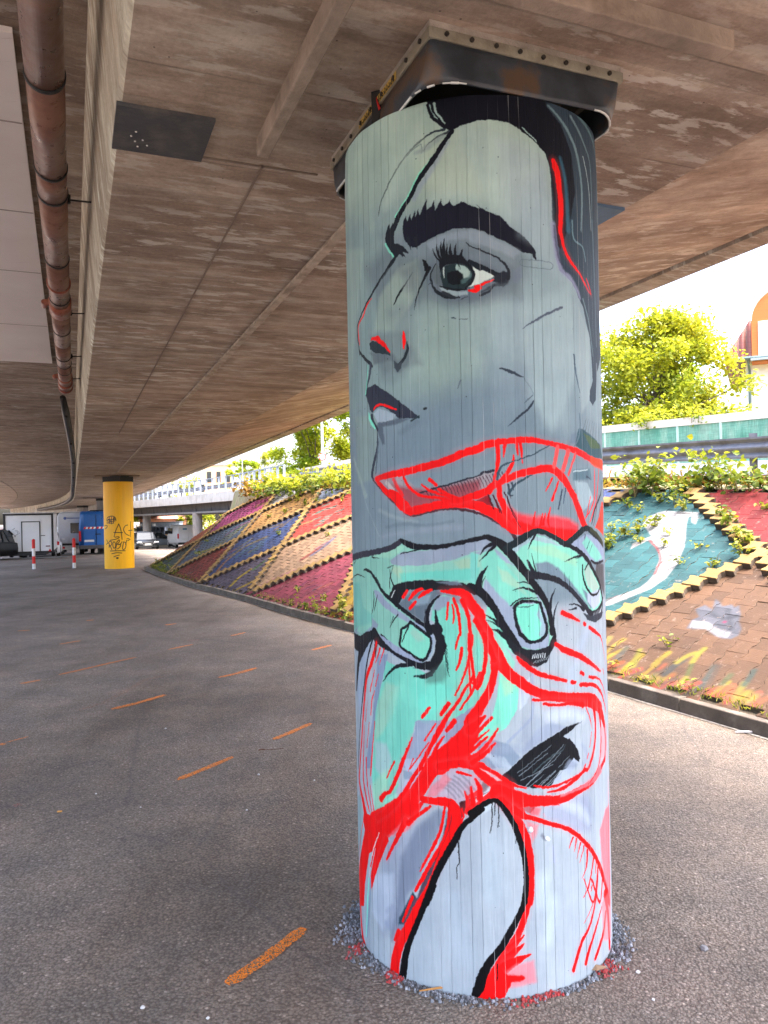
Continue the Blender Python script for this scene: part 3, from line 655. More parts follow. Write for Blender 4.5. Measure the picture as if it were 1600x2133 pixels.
1|80 14 28|1.5|1|49 1597 4.6 59 1562 3.1
1|80 14 28|1.5|1|58 1608 4.6 79 1553 3.1
1|80 14 28|1.5|1|43 1608 4.6 53 1574 3.1
1|80 14 28|1.5|1|66 1591 4.6 85 1550 3.1
1|250 14 14|2|1|-244 1677 9.2 -230 1650 9.2 -203 1625 9.2 -167 1608 9.2 -114 1602 9.2 -70 1591 12.3
1|245 18 20|2|1|-176 1648 6.2 -142 1626 9.2 -105 1612 9.2 -41 1593 9.2
1|250 14 14|2|1|-147 1664 12.3 -126 1646 12.3
1|250 14 14|2|1|-117 1631 10.8 -84 1613 9.2 -47 1599 7.7
1|250 40 44|4.6|0.8|-286 1670 12.3 -263 1633 12.3 -249 1617 12.3
1|250 22 24|2|1|75 1764 13.9 77 1724 13.9 71 1686 10.8 60 1649 6.2
1|250 22 24|2|1|99 1766 12.3 95 1729 3.1
1|250 22 24|2|1|127 1734 4.6 124 1709 10.8 102 1674 13.9 82 1652 13.9
1|250 22 24|2|1|137 1775 12.3 142 1734 4.6
1|250 22 24|2|1|151 1776 12.3 157 1708 3.1
1|250 22 24|2|1|265 1659 7.7 239 1619 4.6
1|250 22 24|2|1|291 1650 6.2 265 1594 9.2 261 1585 3.1
1|252 84 84|3.1|1|290 1762 15.4 273 1697 15.4
1|252 84 84|3.1|1|338 1751 18.5 312 1687 18.5
1|252 84 84|3.1|1|375 1744 9.2 336 1671 9.2
1|56 74 90|2|1|73 1659 7.7 77 1681 7.7 94 1703 6.2 133 1717 4.6 196 1737 4.6 257 1767 3.1
1|50 70 84|2|1|110 1614 9.2 131 1639 7.7 162 1659 6.2 191 1671 3.1
1|50 60 74|2|1|108 1640 7.7 113 1608 5.4 122 1607 3.1
1|50 60 74|2|1|120 1645 6.2 125 1622 3.1
1|52 62 84|3.1|1|306 1621 6.2 297 1594 5.4 288 1558 4.6
1|60 80 104|3.1|1|322 1627 6.2 310 1578 3.1
0|52 84 98|6.2|1|371 1770 392 1825 414 1827 576 1782 628 1738 523 1732 446 1743
0|72 94 66|4.6|1|419 1813 527 1793 584 1770 474 1765
1|90 108 116|1.5|1|445 1865 1.5 419 1824 3.1
1|90 108 116|1.5|1|459 1863 1.5 435 1820 3.1
1|90 108 116|1.5|1|474 1860 1.5 453 1815 3.1
1|90 108 116|1.5|1|491 1858 1.5 472 1811 3.1
1|90 108 116|1.5|1|510 1856 1.5 493 1807 3.1
1|90 108 116|1.5|1|531 1854 1.5 518 1803 3.1
1|90 108 116|1.5|1|557 1853 1.5 547 1800 3.1
1|80 100 118|2|1|376 2070 9.2 384 2011 7.7 405 1947 3.1
1|92 112 128|2|1|399 1877 4.6 402 1832 7.7 386 1786 6.2 366 1764 3.1
0|100 116 140|15.4|0.6|353 1808 382 1813 376 1776 339 1769
0|72 104 122|12.3|0.7|359 1689 463 1695 476 1659 358 1653
0|176 196 208|9.2|0.6|367 1651 441 1646 488 1591 409 1551 379 1593
1|60 70 90|2|1|436 1667 6.2 469 1657 1.5
1|180 195 205|3.1|1|363 1683 4.6 443 1691 4.6
1|248 40 50|2|1|502 1696 4.6 492 1591 6.2 424 1526 4.6
1|248 40 50|2|1|547 1692 4.6 514 1591 6.2 455 1513 4.6
1|248 40 50|2|1|462 1599 4.6 431 1532 4.6
1|34 40 48|2|1|588 1655 4.6 575 1616 7.7 503 1562 9.2 468 1507 4.6
0|238 70 50|4.6|1|579 1581 628 1581 611 1459 526 1484 495 1494 540 1531
1|130 50 50|1.5|1|535 1606 3.1 483 1500 3.1
1|130 50 50|1.5|1|555 1562 3.1 508 1494 3.1
0|136 190 176|2.3|1|-633 1384 -260 1459 -181 1444 -103 1447 14 1468 40 1472 69 1459 126 1400 186 1322 240 1235 249 1156 262 1122 233 1092 162 1095 132 1108 101 1181 64 1229 8 1302 -20 1311 -47 1316 -167 1330 -249 1321 -296 1304 -313 1279 -252 1232 -155 1166 -140 1137 -153 1092 -183 1064 -256 1063 -337 1091 -400 1142 -539 1111 -648 1104
0|142 152 172|4.6|1|-310 1398 -261 1426 -165 1432 -73 1449 14 1468 40 1471 57 1442 11 1419 -18 1426 13 1431 -74 1403 -166 1385 -263 1381 -302 1386
0|150 200 180|6.2|0.8|-407 1404 -395 1417 -268 1449 -246 1444 -269 1425 -310 1407
0|172 190 160|12.3|0.6|-294 1380 -263 1378 -249 1348 -271 1341 -302 1364
0|164 190 160|15.4|0.6|-74 1397 -30 1409 12 1408 9 1379 -46 1368
0|92 196 184|12.3|0.7|-271 1356 12 1379 -1 1333 -167 1341 -256 1327
0|110 178 170|15.4|0.7|-600 1302 -514 1312 -482 1228 -403 1205 -416 1178 -640 1124
0|146 154 178|6.2|1|-400 1295 -368 1291 -331 1260 -252 1220 -210 1195 -224 1189 -275 1209 -350 1243 -390 1268
0|140 148 172|9.2|0.9|-415 1197 -377 1176 -405 1142 -647 1109 -536 1151 -564 1130 -488 1128 -416 1168
0|150 158 184|4.6|1|-399 1157 -363 1140 -309 1121 -270 1107 -219 1087 -186 1066 -153 1095 -140 1137 -146 1160 -153 1092 -193 1054 -256 1063 -337 1091 -390 1121
0|146 156 182|3.1|1|-210 1207 -171 1174 -146 1160 -153 1095 -186 1069 -159 1106 -155 1147 -174 1164 -217 1191
0|148 158 182|4.6|1|57 1442 97 1406 161 1347 204 1281 233 1227 238 1157 242 1153 234 1110 181 1108 138 1122 121 1151 101 1176 64 1232 17 1296 26 1339 55 1338 100 1274 114 1253 141 1267 204 1261 186 1311 132 1376 68 1407
0|122 200 184|9.2|0.9|25 1425 57 1430 102 1377 131 1342 185 1282 117 1256 105 1254 65 1295 29 1344 16 1391
0|168 192 170|12.3|0.6|67 1378 102 1360 131 1330 166 1283 130 1307 83 1332
0|120 196 186|7.7|1|-18 1426 8 1420 -3 1316 -20 1316
0|134 206 188|3.1|1|106 1438 139 1457 196 1481 313 1440 403 1394 482 1334 544 1279 551 1215 454 1201 364 1273 275 1333 200 1354 162 1370 126 1411
0|160 170 190|6.2|0.8|106 1438 190 1476 242 1465 308 1434 189 1461 145 1439 127 1417
0|160 200 170|12.3|0.6|170 1439 256 1442 367 1390 367 1366 277 1400 208 1420
0|112 120 144|10.8|0.9|194 1386 237 1391 283 1367 351 1307 442 1221 492 1222 531 1255 457 1256 394 1292 447 1199 364 1273 275 1333 200 1354
0|176 184 206|4.6|1|426 1274 533 1280 529 1230 469 1215 425 1244
0|150 160 188|3.1|1|338 1445 428 1474 505 1456 610 1421 635 1374 500 1373 449 1385 403 1415
0|128 206 188|9.2|0.9|399 1445 428 1465 504 1425 567 1385 501 1376 450 1397
0|84 84 90|7.7|1|500 1370 600 1360 605 1241 534 1292 490 1336
0|96 110 124|12.3|1|-305 1274 -273 1257 -218 1299 -130 1307 -115 1293 -149 1271 -166 1227 -170 1192 -203 1211 -251 1235
0|140 160 178|12.3|0.7|-226 1266 -184 1285 -149 1292 -162 1262 -202 1252
0|118 199 182|4.6|1|-127 1284 -106 1290 -77 1282 8 1178 -4 1253 21 1227 11 1168 33 1111 43 1053 30 990 -14 938 3 933 -85 887 -218 871 -226 834 -288 716 -293 703 -290 645 -335 574 -419 503 -438 639 -420 767 -404 895 -358 990 -347 1059 -279 1043 -220 1049 -155 1028 -117 1074 -107 1123 -129 1193 -151 1207 -147 1251
0|140 152 172|9.2|1|-131 1287 -82 1284 -92 1258 -129 1237 -147 1242
0|160 196 176|18.5|0.7|-340 986 -281 976 -308 882 -364 810 -414 768 -392 897
0|112 214 196|30.8|0.6|-127 1009 -68 977 -114 917 -177 894 -210 925 -175 988
0|170 186 196|21.6|0.7|-414 768 -347 774 -321 728 -331 695 -313 701 -380 654 -418 676 -411 707
0|170 206 180|21.6|0.6|-439 607 -369 673 -331 691 -352 600 -395 539 -419 506
0|126 224 200|7.7|0.7|-353 585 -299 619 -292 579 -335 543 -407 510
0|140 152 176|3.1|1|-218 871 -197 878 -85 887 3 953 7 881 -87 797 -155 726 -273 707 -252 771 -219 841
0|168 178 202|6.2|1|-272 739 -133 760 -182 666 -239 597 -336 531 -291 615 -251 684
0|176 188 206|12.3|0.7|-180 782 -116 818 -111 801 -155 738 -215 718
0|120 142 166|7.7|0.7|-273 700 -236 701 -229 682 -266 672
0|134 148 176|4.6|1|-386 1072 -328 1082 -364 983 -404 876 -420 783 -450 665 -489 654 -430 827 -401 958
0|158 170 192|4.6|1|-533 1030 -444 1108 -412 1128 -472 977 -525 837 -549 831 -578 923
0|124 212 190|3.9|1|69 1047 98 1032 129 993 122 921 85 865 21 824 -13 829 43 910 58 967
0|168 200 170|15.4|0.6|71 1018 112 1011 108 977 82 966
0|134 204 188|9.2|1|48 1154 63 1162 96 1109 119 1074 106 1034 69 1076
0|130 206 188|6.2|1|36 1267 64 1223 86 1177 109 1138 114 1100 85 1124 48 1174 24 1218
0|196 206 224|7.7|0.6|129 993 176 1030 178 989 152 939 128 918
1|148 158 184|3.9|0.9|176 1030 9.2 173 903 9.2 138 863 9.2 90 819 9.2
0|128 142 164|7.7|1|-13 823 41 826 90 814 130 768 97 736 -15 737 -3 780
0|140 150 176|18.5|0.8|130 771 174 796 240 826 300 844 242 873 194 858 150 813
1|176 186 204|4.6|0.6|3 789 7.7 34 766 9.2 54 737 7.7
1|176 186 204|4.6|0.6|17 785 7.7 47 760 9.2 66 737 7.7
1|176 186 204|4.6|0.6|32 781 7.7 60 754 9.2 78 736 7.7
1|176 186 204|4.6|0.6|46 777 7.7 73 748 9.2 90 736 7.7
1|176 186 204|4.6|0.6|60 773 7.7 86 742 9.2 102 735 7.7
1|176 186 204|4.6|0.6|74 768 7.7 99 736 9.2 115 735 7.7
0|182 168 186|6.2|1|-118 723 -59 735 -2 710 8 653 -12 644 -76 620 -96 633 -151 632 -183 624 -157 669
1|140 130 146|3.1|0.7|-144 662 7.7 -114 666 7.7 -82 634 6.2
1|140 130 146|3.1|0.7|-129 674 7.7 -98 671 7.7 -69 640 6.2
1|140 130 146|3.1|0.7|-113 686 7.7 -83 676 7.7 -56 646 6.2
1|140 130 146|3.1|0.7|-98 697 7.7 -67 680 7.7 -43 652 6.2
1|140 130 146|3.1|0.7|-83 708 7.7 -52 685 7.7 -30 658 6.2
1|140 130 146|3.1|0.7|-68 719 7.7 -37 689 7.7 -17 664 6.2
0|235 120 130|12.3|0.7|-166 668 -134 690 -119 718 -95 694 -145 636 -183 624
0|160 170 194|12.3|0.8|284 817 318 800 365 729 332 699 272 678 230 667 329 742
0|160 166 188|21.6|0.8|235 614 400 602 423 469 339 493 283 529 188 580
0|240 90 100|15.4|0.8|163 612 195 596 188 574 157 581
0|240 120 125|15.4|0.7|144 562 187 545 174 506 164 493
0|170 176 206|9.2|0.7|215 472 252 471 254 403 217 430
0|196 208 222|9.2|0.5|-34 623 24 682 52 641 34 607 -10 584
1|52 50 64|2|1|-648 1391 24.6 -473 1414 23.1 -379 1426 20 -309 1440 20 -276 1455 20 -257 1466 15.4
1|24 25 32|2|1|-260 1467 13.9 -231 1453 20 -181 1444 20 -103 1447 15.4 -58 1456 13.9 14 1471 13.9 40 1474 16.9 69 1459 24.6 94 1438 30.8 126 1400 27.7 162 1355 26.2 186 1322 24.6 218 1280 21.6 240 1235 20 249 1185 16.9 250 1156 15.4
1|24 26 34|2|1|-263 1421 3.1 -218 1431 4.1 -178 1437 5.1 -139 1441 6.2
1|40 44 50|2|1|-407 1407 6.2 -364 1404 1.5
1|50 58 66|2|1|-321 1374 4.6 -294 1381 1.5
1|24 26 34|2|1|-590 1374 4.6 -548 1390 1.5
0|26 28 34|3.1|1|-318 1279 -296 1315 -249 1330 -167 1338 -90 1335 -41 1328 -1 1308 16 1293 -36 1296 -91 1305 -168 1305 -228 1304 -258 1276 -274 1254 -297 1262
0|120 130 150|7.7|0.7|-130 1330 -61 1337 -47 1322 -96 1322
1|180 185 190|1.5|1|-307 1272 4.6 -296 1292 3.9 -290 1299 3.1
1|24 25 32|2|1|-20 1315 27.7 -6 1308 33.9 8 1302 30.8 36 1273 26.2 64 1229 23.1 92 1176 24.6 115 1143 24.6 132 1111 24.6
0|30 32 40|3.1|1|86 1179 103 1146 129 1122 156 1112 200 1106 237 1118 256 1152 264 1122 244 1091 229 1063 193 1053 164 1058 137 1084 114 1100 91 1135
1|190 196 205|1.2|1|177 1082 3.1 181 1093 2.3
1|190 196 205|1.2|1|184 1082 3.1 188 1094 2.3
1|190 196 205|1.2|1|191 1082 3.1 195 1094 2.3
1|190 196 205|1.2|1|198 1082 3.1 202 1094 2.3
1|190 196 205|1.2|1|206 1082 3.1 209 1095 2.3
1|190 196 205|1.2|1|213 1082 3.1 216 1095 2.3
1|190 196 205|1.2|1|220 1082 3.1 224 1095 2.3
1|170 178 188|1.2|0.8|180 1064 2 185 1071 1.5
1|170 178 188|1.2|0.8|186 1066 2 191 1073 1.5
1|170 178 188|1.2|0.8|193 1067 2 198 1075 1.5
1|170 178 188|1.2|0.8|199 1068 2 204 1077 1.5
1|170 178 188|1.2|0.8|206 1070 2 211 1079 1.5
1|170 178 188|1.2|0.8|213 1071 2 218 1080 1.5
1|170 178 188|1.2|0.8|219 1072 2 224 1082 1.5
1|170 178 188|1.2|0.8|226 1073 2 231 1084 1.5
1|170 178 188|1.2|0.8|233 1074 2 238 1086 1.5
1|24 26 34|2|1|251 1193 13.9 261 1151 13.9 262 1120 12.3
1|24 26 34|2|1|117 1247 9.2 141 1264 12.3 178 1265 9.2 210 1257 9.2
0|122 212 190|2.3|1|121 1247 141 1258 204 1255 216 1217 225 1158 225 1160 208 1138 169 1137 148 1162 134 1194 125 1192
0|150 160 186|6.2|0.8|204 1249 225 1187 228 1160 214 1140 201 1156 212 1190 196 1218
1|24 26 34|2|1|120 1250 10.8 122 1216 10.8 135 1166 12.3 145 1156 13.9 166 1136 12.3 201 1135 10.8 228 1154 10.8 232 1183 10.8 226 1201 10.8 210 1255 9.2
1|24 26 34|2|1|131 1326 2.3 161 1326 4.6 192 1311 4.6
1|24 26 34|2|1|115 1302 2.3 154 1309 6.2 204 1287 10.8
1|24 26 34|2|1|108 1254 4.6 141 1274 4.6 201 1274 3.1
1|60 90 90|2|1|126 1250 3.1 159 1247 3.1 184 1252 3.1
1|24 26 34|2|1|36 1382 3.1 15 1353 13.9 6 1325 20 8 1305 18.5
1|24 26 34|2|1|29 1350 1.5 19 1333 3.1 17 1313 1.5
1|24 26 34|2|1|54 1453 13.9 31 1442 9.2 14 1419 1.5
1|24 26 34|2|1|60 1446 10.8 31 1419 6.2 10 1397 1.5
1|24 26 34|2|1|21 1230 1.5 49 1212 7.7 86 1185 18.5
1|24 26 34|2|1|26 1210 1.5 55 1198 4.6 89 1171 12.3
1|24 26 34|2|1|37 1181 1.5 63 1174 6.2 91 1153 15.4
1|24 26 34|2|1|39 1181 1.5 63 1175 9.2 88 1156 18.5
1|24 26 34|2|1|-468 1360 6.2 -427 1358 10.8 -398 1339 12.3 -372 1312 12.3 -340 1284 13.9 -297 1259 15.4 -252 1232 13.9 -210 1207 13.9 -174 1186 13.9 -155 1166 15.4
1|24 26 34|2|1|-387 1339 3.1 -362 1313 3.1
1|24 26 34|2|1|-402 1148 30.8 -364 1118 21.6 -319 1096 13.9 -271 1078 13.9 -231 1064 16.9 -193 1054 21.6 -160 1062 24.6
0|26 28 34|3.9|1|-158 1192 -123 1199 -115 1165 -109 1158 -101 1124 -117 1074 -149 1031 -174 1014 -214 1017 -187 1028 -158 1042 -174 1045 -224 1045 -193 1051 -160 1071 -141 1107 -137 1143 -152 1177 -177 1193
1|24 26 34|2|1|-121 1288 4.6 -143 1269 9.2 -160 1242 13.9 -168 1206 20 -158 1169 24.6
1|24 26 34|2|1|-136 1240 4.6 -132 1199 15.4 -124 1178 24.6
1|60 66 76|2|1|-172 1241 3.1 -172 1200 3.1
1|24 26 34|2|1|-359 983 2.3 -321 1022 9.2 -279 1047 13.9 -227 1057 15.4
1|24 26 34|2|1|-218 1019 6.2 -187 1021 10.8 -155 1028 10.8
1|24 26 34|1.5|1|-114 1146 3.1 -99 1124 1.5
1|24 26 34|1.5|1|-112 1135 3.1 -99 1112 1.5
1|24 26 34|1.5|1|-111 1123 3.1 -98 1099 1.5
1|24 26 34|1.5|1|-109 1112 3.1 -97 1087 1.5
1|24 26 34|1.5|1|-108 1100 3.1 -97 1075 1.5
1|24 26 34|1.5|1|-106 1089 3.1 -96 1063 1.5
1|24 26 34|1.5|1|-104 1077 3.1 -95 1051 1.5
1|24 26 34|1.5|1|-103 1065 3.1 -95 1039 1.5
1|24 26 34|1.5|1|-101 1054 3.1 -94 1026 1.5
0|70 80 84|21.6|0.55|-174 1029 -111 1074 -100 1034 -118 1004 -175 1000
0|126 206 186|2.3|1|-227 1191 -249 1183 -266 1164 -269 1113 -230 1092 -186 1075 -161 1111 -157 1146 -174 1161 -217 1188
0|156 190 176|12.3|0.7|-217 1179 -184 1158 -175 1141 -205 1133 -232 1161
1|24 26 34|2|1|-227 1197 9.2 -249 1178 9.2 -265 1170 9.2 -270 1143 9.2 -271 1113 9.2 -230 1092 9.2 -185 1073 10.8 -159 1109 9.2 -155 1147 9.2 -176 1165 9.2 -224 1194 10.8 -227 1197 10.8
1|24 26 34|2|1|-235 1184 4.6 -254 1150 4.6 -264 1128 3.1
0|26 28 36|3.1|1|-411 1154 -464 1140 -516 1120 -642 1119 -648 1057 -543 1061 -570 998 -600 905 -579 910 -532 1018 -467 1079 -412 1125 -401 1114 -397 1061 -385 1109 -346 1092 -310 1100 -364 1130 -388 1152
1|24 26 34|2|1|-363 1143 7.7 -331 1128 4.6 -318 1118 1.5
0|146 156 184|3.1|1|-363 1140 -301 1119 -336 1121
1|24 26 34|2|1|-610 1323 4.6 -533 1339 4.6 -458 1334 1.5
1|24 26 34|2|1|-400 1289 2.3 -403 1242 4.6 -415 1208 1.5
1|24 26 34|2|1|-379 1278 2.3 -390 1249 4.6 -400 1220 1.5
1|24 26 34|2|1|-278 1219 4.6 -299 1198 4.6 -316 1173 1.5
1|24 26 34|2|1|-299 1211 3.1 -312 1188 1.5
1|24 26 34|2|1|-311 1370 1.5 -307 1340 4.6 -296 1316 6.2
1|24 26 34|2|1|-294 1383 1.5 -312 1334 3.1 -313 1303 3.1
1|24 26 34|2|1|-276 1320 1.5 -272 1317 1.5
1|24 36 42|2|1|96 1436 21.6 139 1460 24.6 196 1489 20 233 1483 16.9 275 1464 16.9 313 1445 20 356 1462 21.6 423 1493 21.6 489 1469 20 599 1427 18.5
1|52 58 38|3.1|1|461 1489 13.9 525 1462 13.1 599 1431 12.3
1|24 26 34|2|1|313 1445 15.4 378 1419 15.4 431 1386 16.9 482 1340 15.4 534 1289 13.9 559 1230 12.3 537 1186 12.3
1|34 34 44|2|1|168 1351 24.6 219 1344 23.1 271 1330 20 321 1303 18.5 364 1270 16.9 407 1233 18.5 454 1201 23.1 518 1210 18.5 568 1245 10.8
0|48 54 66|4.6|1|396 1211 447 1196 563 1198 542 1176 470 1169 422 1184
1|190 196 205|1.1|1|468 1194 2.3 471 1203 1.5
1|190 196 205|1.1|1|478 1195 2.3 481 1204 1.5
1|190 196 205|1.1|1|489 1197 2.3 493 1206 1.5
1|190 196 205|1.1|1|501 1198 2.3 505 1207 1.5
1|190 196 205|1.1|1|513 1200 2.3 518 1208 1.5
1|190 196 205|1.1|1|527 1201 2.3 532 1210 1.5
0|168 192 182|3.1|1|408 1357 433 1372 514 1294 523 1286 471 1273 427 1301 414 1327
1|24 26 34|2|1|399 1370 7.7 400 1334 7.7 421 1293 9.2 464 1265 9.2 512 1269 7.7 534 1292 6.2
1|24 26 34|2|1|433 1372 6.2 412 1354 6.2
1|30 32 42|2|1|167 1395 6.2 184 1363 13.9 199 1339 9.2
1|30 32 42|2|1|182 1418 1.5 192 1377 4.6 201 1336 7.7
1|30 32 42|2|1|198 1481 9.2 183 1456 6.2 170 1433 1.5
1|30 32 42|2|1|190 1484 6.2 175 1462 1.5
1|30 32 42|2|1|309 1387 1.5 354 1398 6.2 398 1403 7.7
1|30 32 42|2|1|363 1393 1.5 398 1400 3.1
1|30 32 42|2|1|308 1351 1.5 311 1322 3.1
1|30 32 42|2|1|330 1338 1.5 331 1308 3.1
1|30 32 42|2|1|419 1472 4.6 416 1454 1.5
1|30 32 42|2|1|452 1452 1.5 429 1423 4.6
1|30 32 42|2|1|469 1436 3.1 447 1410 1.5
1|30 32 42|2|1|456 1382 7.7 500 1371 9.2 591 1374 9.2
1|30 32 42|2|1|327 1245 3.1 363 1241 6.2 402 1222 15.4
1|30 32 42|2|1|325 1227 3.1 362 1229 7.7
1|30 32 42|2|1|269 1301 1.5 252 1273 7.7 244 1235 13.9
1|30 32 42|2|1|278 1259 1.5 265 1231 4.6 255 1185 9.2
1|60 66 86|1.5|0.7|321 1315 2 329 1298 1.5
1|60 66 86|1.5|0.7|331 1306 2 339 1290 1.5
1|60 66 86|1.5|0.7|341 1297 2 349 1281 1.5
1|60 66 86|1.5|0.7|351 1288 2 360 1273 1.5
1|60 66 86|1.5|0.7|362 1279 2 371 1264 1.5
1|60 66 86|1.5|0.7|373 1270 2 382 1255 1.5
1|60 66 86|1.5|0.7|384 1260 2 394 1246 1.5
1|60 66 86|1.5|0.7|396 1251 2 407 1238 1.5
1|60 66 86|1.5|0.7|409 1241 2 420 1228 1.5
1|60 66 86|1.5|0.7|422 1231 2 433 1219 1.5
0|22 24 30|2.5|1|91 730 130 765 174 796 240 824 300 844 337 849 383 852 343 840 328 831 287 817 318 800 347 765 362 735 359 718 329 742 277 716 236 666 171 664 105 687 61 681 50 696 68 713
0|34 14 20|3.1|1|-70 623 -12 647 38 670 -17 641 -35 617 -68 566
0|30 32 40|6.2|0.7|10 702 35 685 9 659 -8 644 -34 631 -15 644
1|130 140 152|1.5|0.85|290 792 1.5 140 671 3.1
1|130 140 152|1.5|0.85|275 765 1.5 146 677 2.5
1|130 140 152|1.5|0.85|245 734 1.5 129 695 2.3
1|130 140 152|1.5|0.85|313 750 1.5 190 672 2.5
1|130 140 152|1.5|0.85|225 772 1.5 123 710 1.8
1|130 140 152|1.5|0.85|325 733 1.5 223 668 3.1
1|130 140 152|1.5|0.85|266 720 1.5 190 663 3.7
1|130 140 152|1.5|0.85|240 796 1.5 117 719 1.5
1|130 140 152|1.5|0.85|296 726 1.5 209 664 2.2
1|130 140 152|1.5|0.85|210 704 1.5 152 667 2.3
1|70 84 92|3.1|0.8|298 789 1.5 275 769 3.6 239 759 4.6 172 717 4.6
1|26 28 34|2|1|329 742 9.2 296 718 13.9 259 715 9.2
1|24 26 34|2|1|314 801 9.2 347 762 10.8 362 729 4.6
0|150 156 178|46.2|0.8|-358 433 -233 520 -166 551 -194 458 -246 327 -303 177 -389 100 -439 172
0|184 192 212|24.6|0.7|-440 298 -324 340 -327 247 -388 119 -460 157
1|104 110 136|33.9|0.6|-186 524 40 -229 432 46.2 -252 340 33.9
1|120 128 152|21.6|0.55|-235 454 24.6 -267 351 33.9 -301 256 21.6
1|150 158 184|12.3|0.6|-365 196 15.4 -327 223 21.6 -320 195 22.6 -367 153 18.5
1|140 150 178|15.4|0.5|-367 153 18.5 -330 149 24.6 -303 189 15.4
0|152 158 182|30.8|0.75|228 609 400 602 431 527 412 478 339 490 287 528 220 558
1|186 194 214|21.6|0.6|256 610 24.6 350 567 33.9 407 510 24.6
1|160 168 192|15.4|0.5|400 596 15.4 455 496 21.6 452 435 12.3
0|148 158 180|33.9|0.55|133 883 176 897 228 880 207 842 150 813 119 803
1|196 204 222|24.6|0.6|242 890 40 317 886 37 379 864 33.9
1|142 154 178|15.4|0.6|55 789 30.8 90 799 27.7 131 791 24.6
1|150 158 184|12.3|0.6|376 774 15.4 405 732 21.6 378 708 12.3
0|130 140 162|12.3|0.6|313 739 355 713 345 703 288 714
1|196 208 224|40|0.45|209 169 40 233 288 46.2
1|196 208 226|40|0.5|202 366 46.2 194 295 46.2
1|176 190 206|55.4|0.45|32 510 61.6 34 337 77
1|182 194 212|55.4|0.4|-98 305 61.6 -72 135 77
1|176 190 212|30.8|0.5|333 1002 46.2 319 968 30.8
1|176 186 210|30.8|0.5|421 1150 37 392 1114 40 343 1036 27.7
0|156 168 190|27.7|0.5|-219 841 -146 867 -86 866 -116 818 -194 738 -250 729
1|138 214 196|24.6|0.5|-281 976 30.8 -317 880 37 -328 787 24.6
1|100 204 188|33.9|0.45|-208 985 46.2 -177 900 40
1|108 190 178|15.4|0.5|-3 1054 24.6 -11 938 18.5
1|244 100 106|18.5|0.13|-115 1301 21.6 -47 1296 41.6 -14 1256 47.7 9 1224 49.3 6 1213 44.7 34 1169 43.1 34 1154 46.2 58 1099 57 89 1046 50.8 136 1007 47.7 178 978 44.7 227 958 44.7 299 943 47.7 362 929 53.9 441 909 63.1 506 871 53.9
1|252 8 8|2|1|-115 1301 7.7 -47 1296 27.7 -14 1256 33.9 9 1224 35.4 6 1213 30.8 34 1169 29.3 34 1154 32.3 58 1099 43.1 89 1046 37 136 1007 33.9 178 978 30.8 227 958 30.8 299 943 33.9 362 929 40 441 909 49.3 506 871 40
0|252 8 8|3.1|1|36 1117 70 1119 89 1052 63 1053 46 1036
1|244 100 106|18.5|0.13|51 1076 41.6 49 1036 37 32 982 40 1 930 47.7 -29 886 53.9 -28 860 63.1 -87 791 75.5 -133 746 87.8 -162 721 66.2 -217 639 66.2 -261 595 75.5 -336 537 81.6 -426 479 90.9
1|252 8 8|2|1|51 1076 27.7 49 1036 23.1 32 982 26.2 1 930 33.9 -29 886 40 -28 860 49.3 -87 791 61.6 -133 746 73.9 -162 721 52.4 -217 639 52.4 -261 595 61.6 -336 537 67.8 -426 479 77
0|252 8 8|3.1|1|-93 790 1 852 -31 782 -14 760 -32 736 -1 751 -59 740 -118 726 -163 680 -216 660 -180 754
1|244 100 106|18.5|0.13|-133 734 38.5 -59 748 38.5 -2 739 47.7 -4 733 53.9 39 702 66.2 81 672 66.2
1|252 8 8|2|1|-133 734 24.6 -59 748 24.6 -2 739 33.9 -4 733 40 39 702 52.4 81 672 52.4
1|24 26 34|2|1|-412 1125 9.2 -454 1043 9.2 -490 942 9.2 -539 801 7.7 -585 624 7.7
1|244 100 106|18.5|0.13|-390 1115 23.1 -421 1042 30.8 -464 978 29.3 -493 877 26.2 -519 774 24.6 -559 632 26.2 -569 582 30.8 -525 522 38.5 -491 469 53.9
1|252 8 8|2|1|-390 1115 9.2 -421 1042 16.9 -464 978 15.4 -493 877 12.3 -519 774 10.8 -559 632 12.3 -569 582 16.9 -525 522 24.6 -491 469 40
1|24 26 34|2|1|-401 1104 6.2 -397 1061 3.1
1|215 18 36|2|1|-370 1096 7.7 -398 1042 3.1
1|215 18 36|2|1|-350 1095 6.2 -377 1036 1.5
1|215 18 36|2|1|-405 1017 3.1 -438 937 6.2
1|215 18 36|2|1|-383 1007 3.1 -402 961 4.6
1|215 18 36|2|1|-407 944 3.1 -427 906 6.2 -437 852 4.6
1|215 18 36|2|1|-461 900 1.5 -480 822 4.6
1|215 18 36|2|1|-411 837 3.1 -431 733 6.2 -443 666 9.2 -448 639 4.6
1|215 18 36|2|1|-450 826 3.1 -473 731 4.6
1|215 18 36|2|1|-493 803 3.1 -517 645 9.2 -511 585 12.3 -465 510 9.2
1|238 12 20|2|1|-483 689 7.7 -476 596 7.7 -440 509 4.6
1|238 12 20|2|1|-453 603 3.1 -425 509 6.2
1|215 18 36|2|1|-480 694 4.6 -482 626 4.6
0|252 8 8|3.1|1|-517 486 -419 502 -326 558 -254 575 -183 621 -219 559 -262 535 -294 497 -357 445 -401 362 -460 233 -465 281 -423 392 -472 355 -524 224 -542 138 -648 85 -648 200 -558 340 -511 423 -530 455
0|245 110 120|10.8|0.7|-357 451 -255 545 -219 547 -256 503 -320 468
1|235 200 205|2.3|1|-398 454 3.1 -451 357 4.6 -481 262 3.1
1|244 100 106|18.5|0.13|-262 535 35.4 -321 438 27.7 -359 377 21.6
1|248 18 26|2|1|-262 535 21.6 -321 438 13.9 -359 377 7.7
1|244 100 106|18.5|0.13|-357 445 35.4 -407 351 27.7 -460 239 20
1|246 16 24|2|1|-357 445 21.6 -407 351 13.9 -460 239 6.2
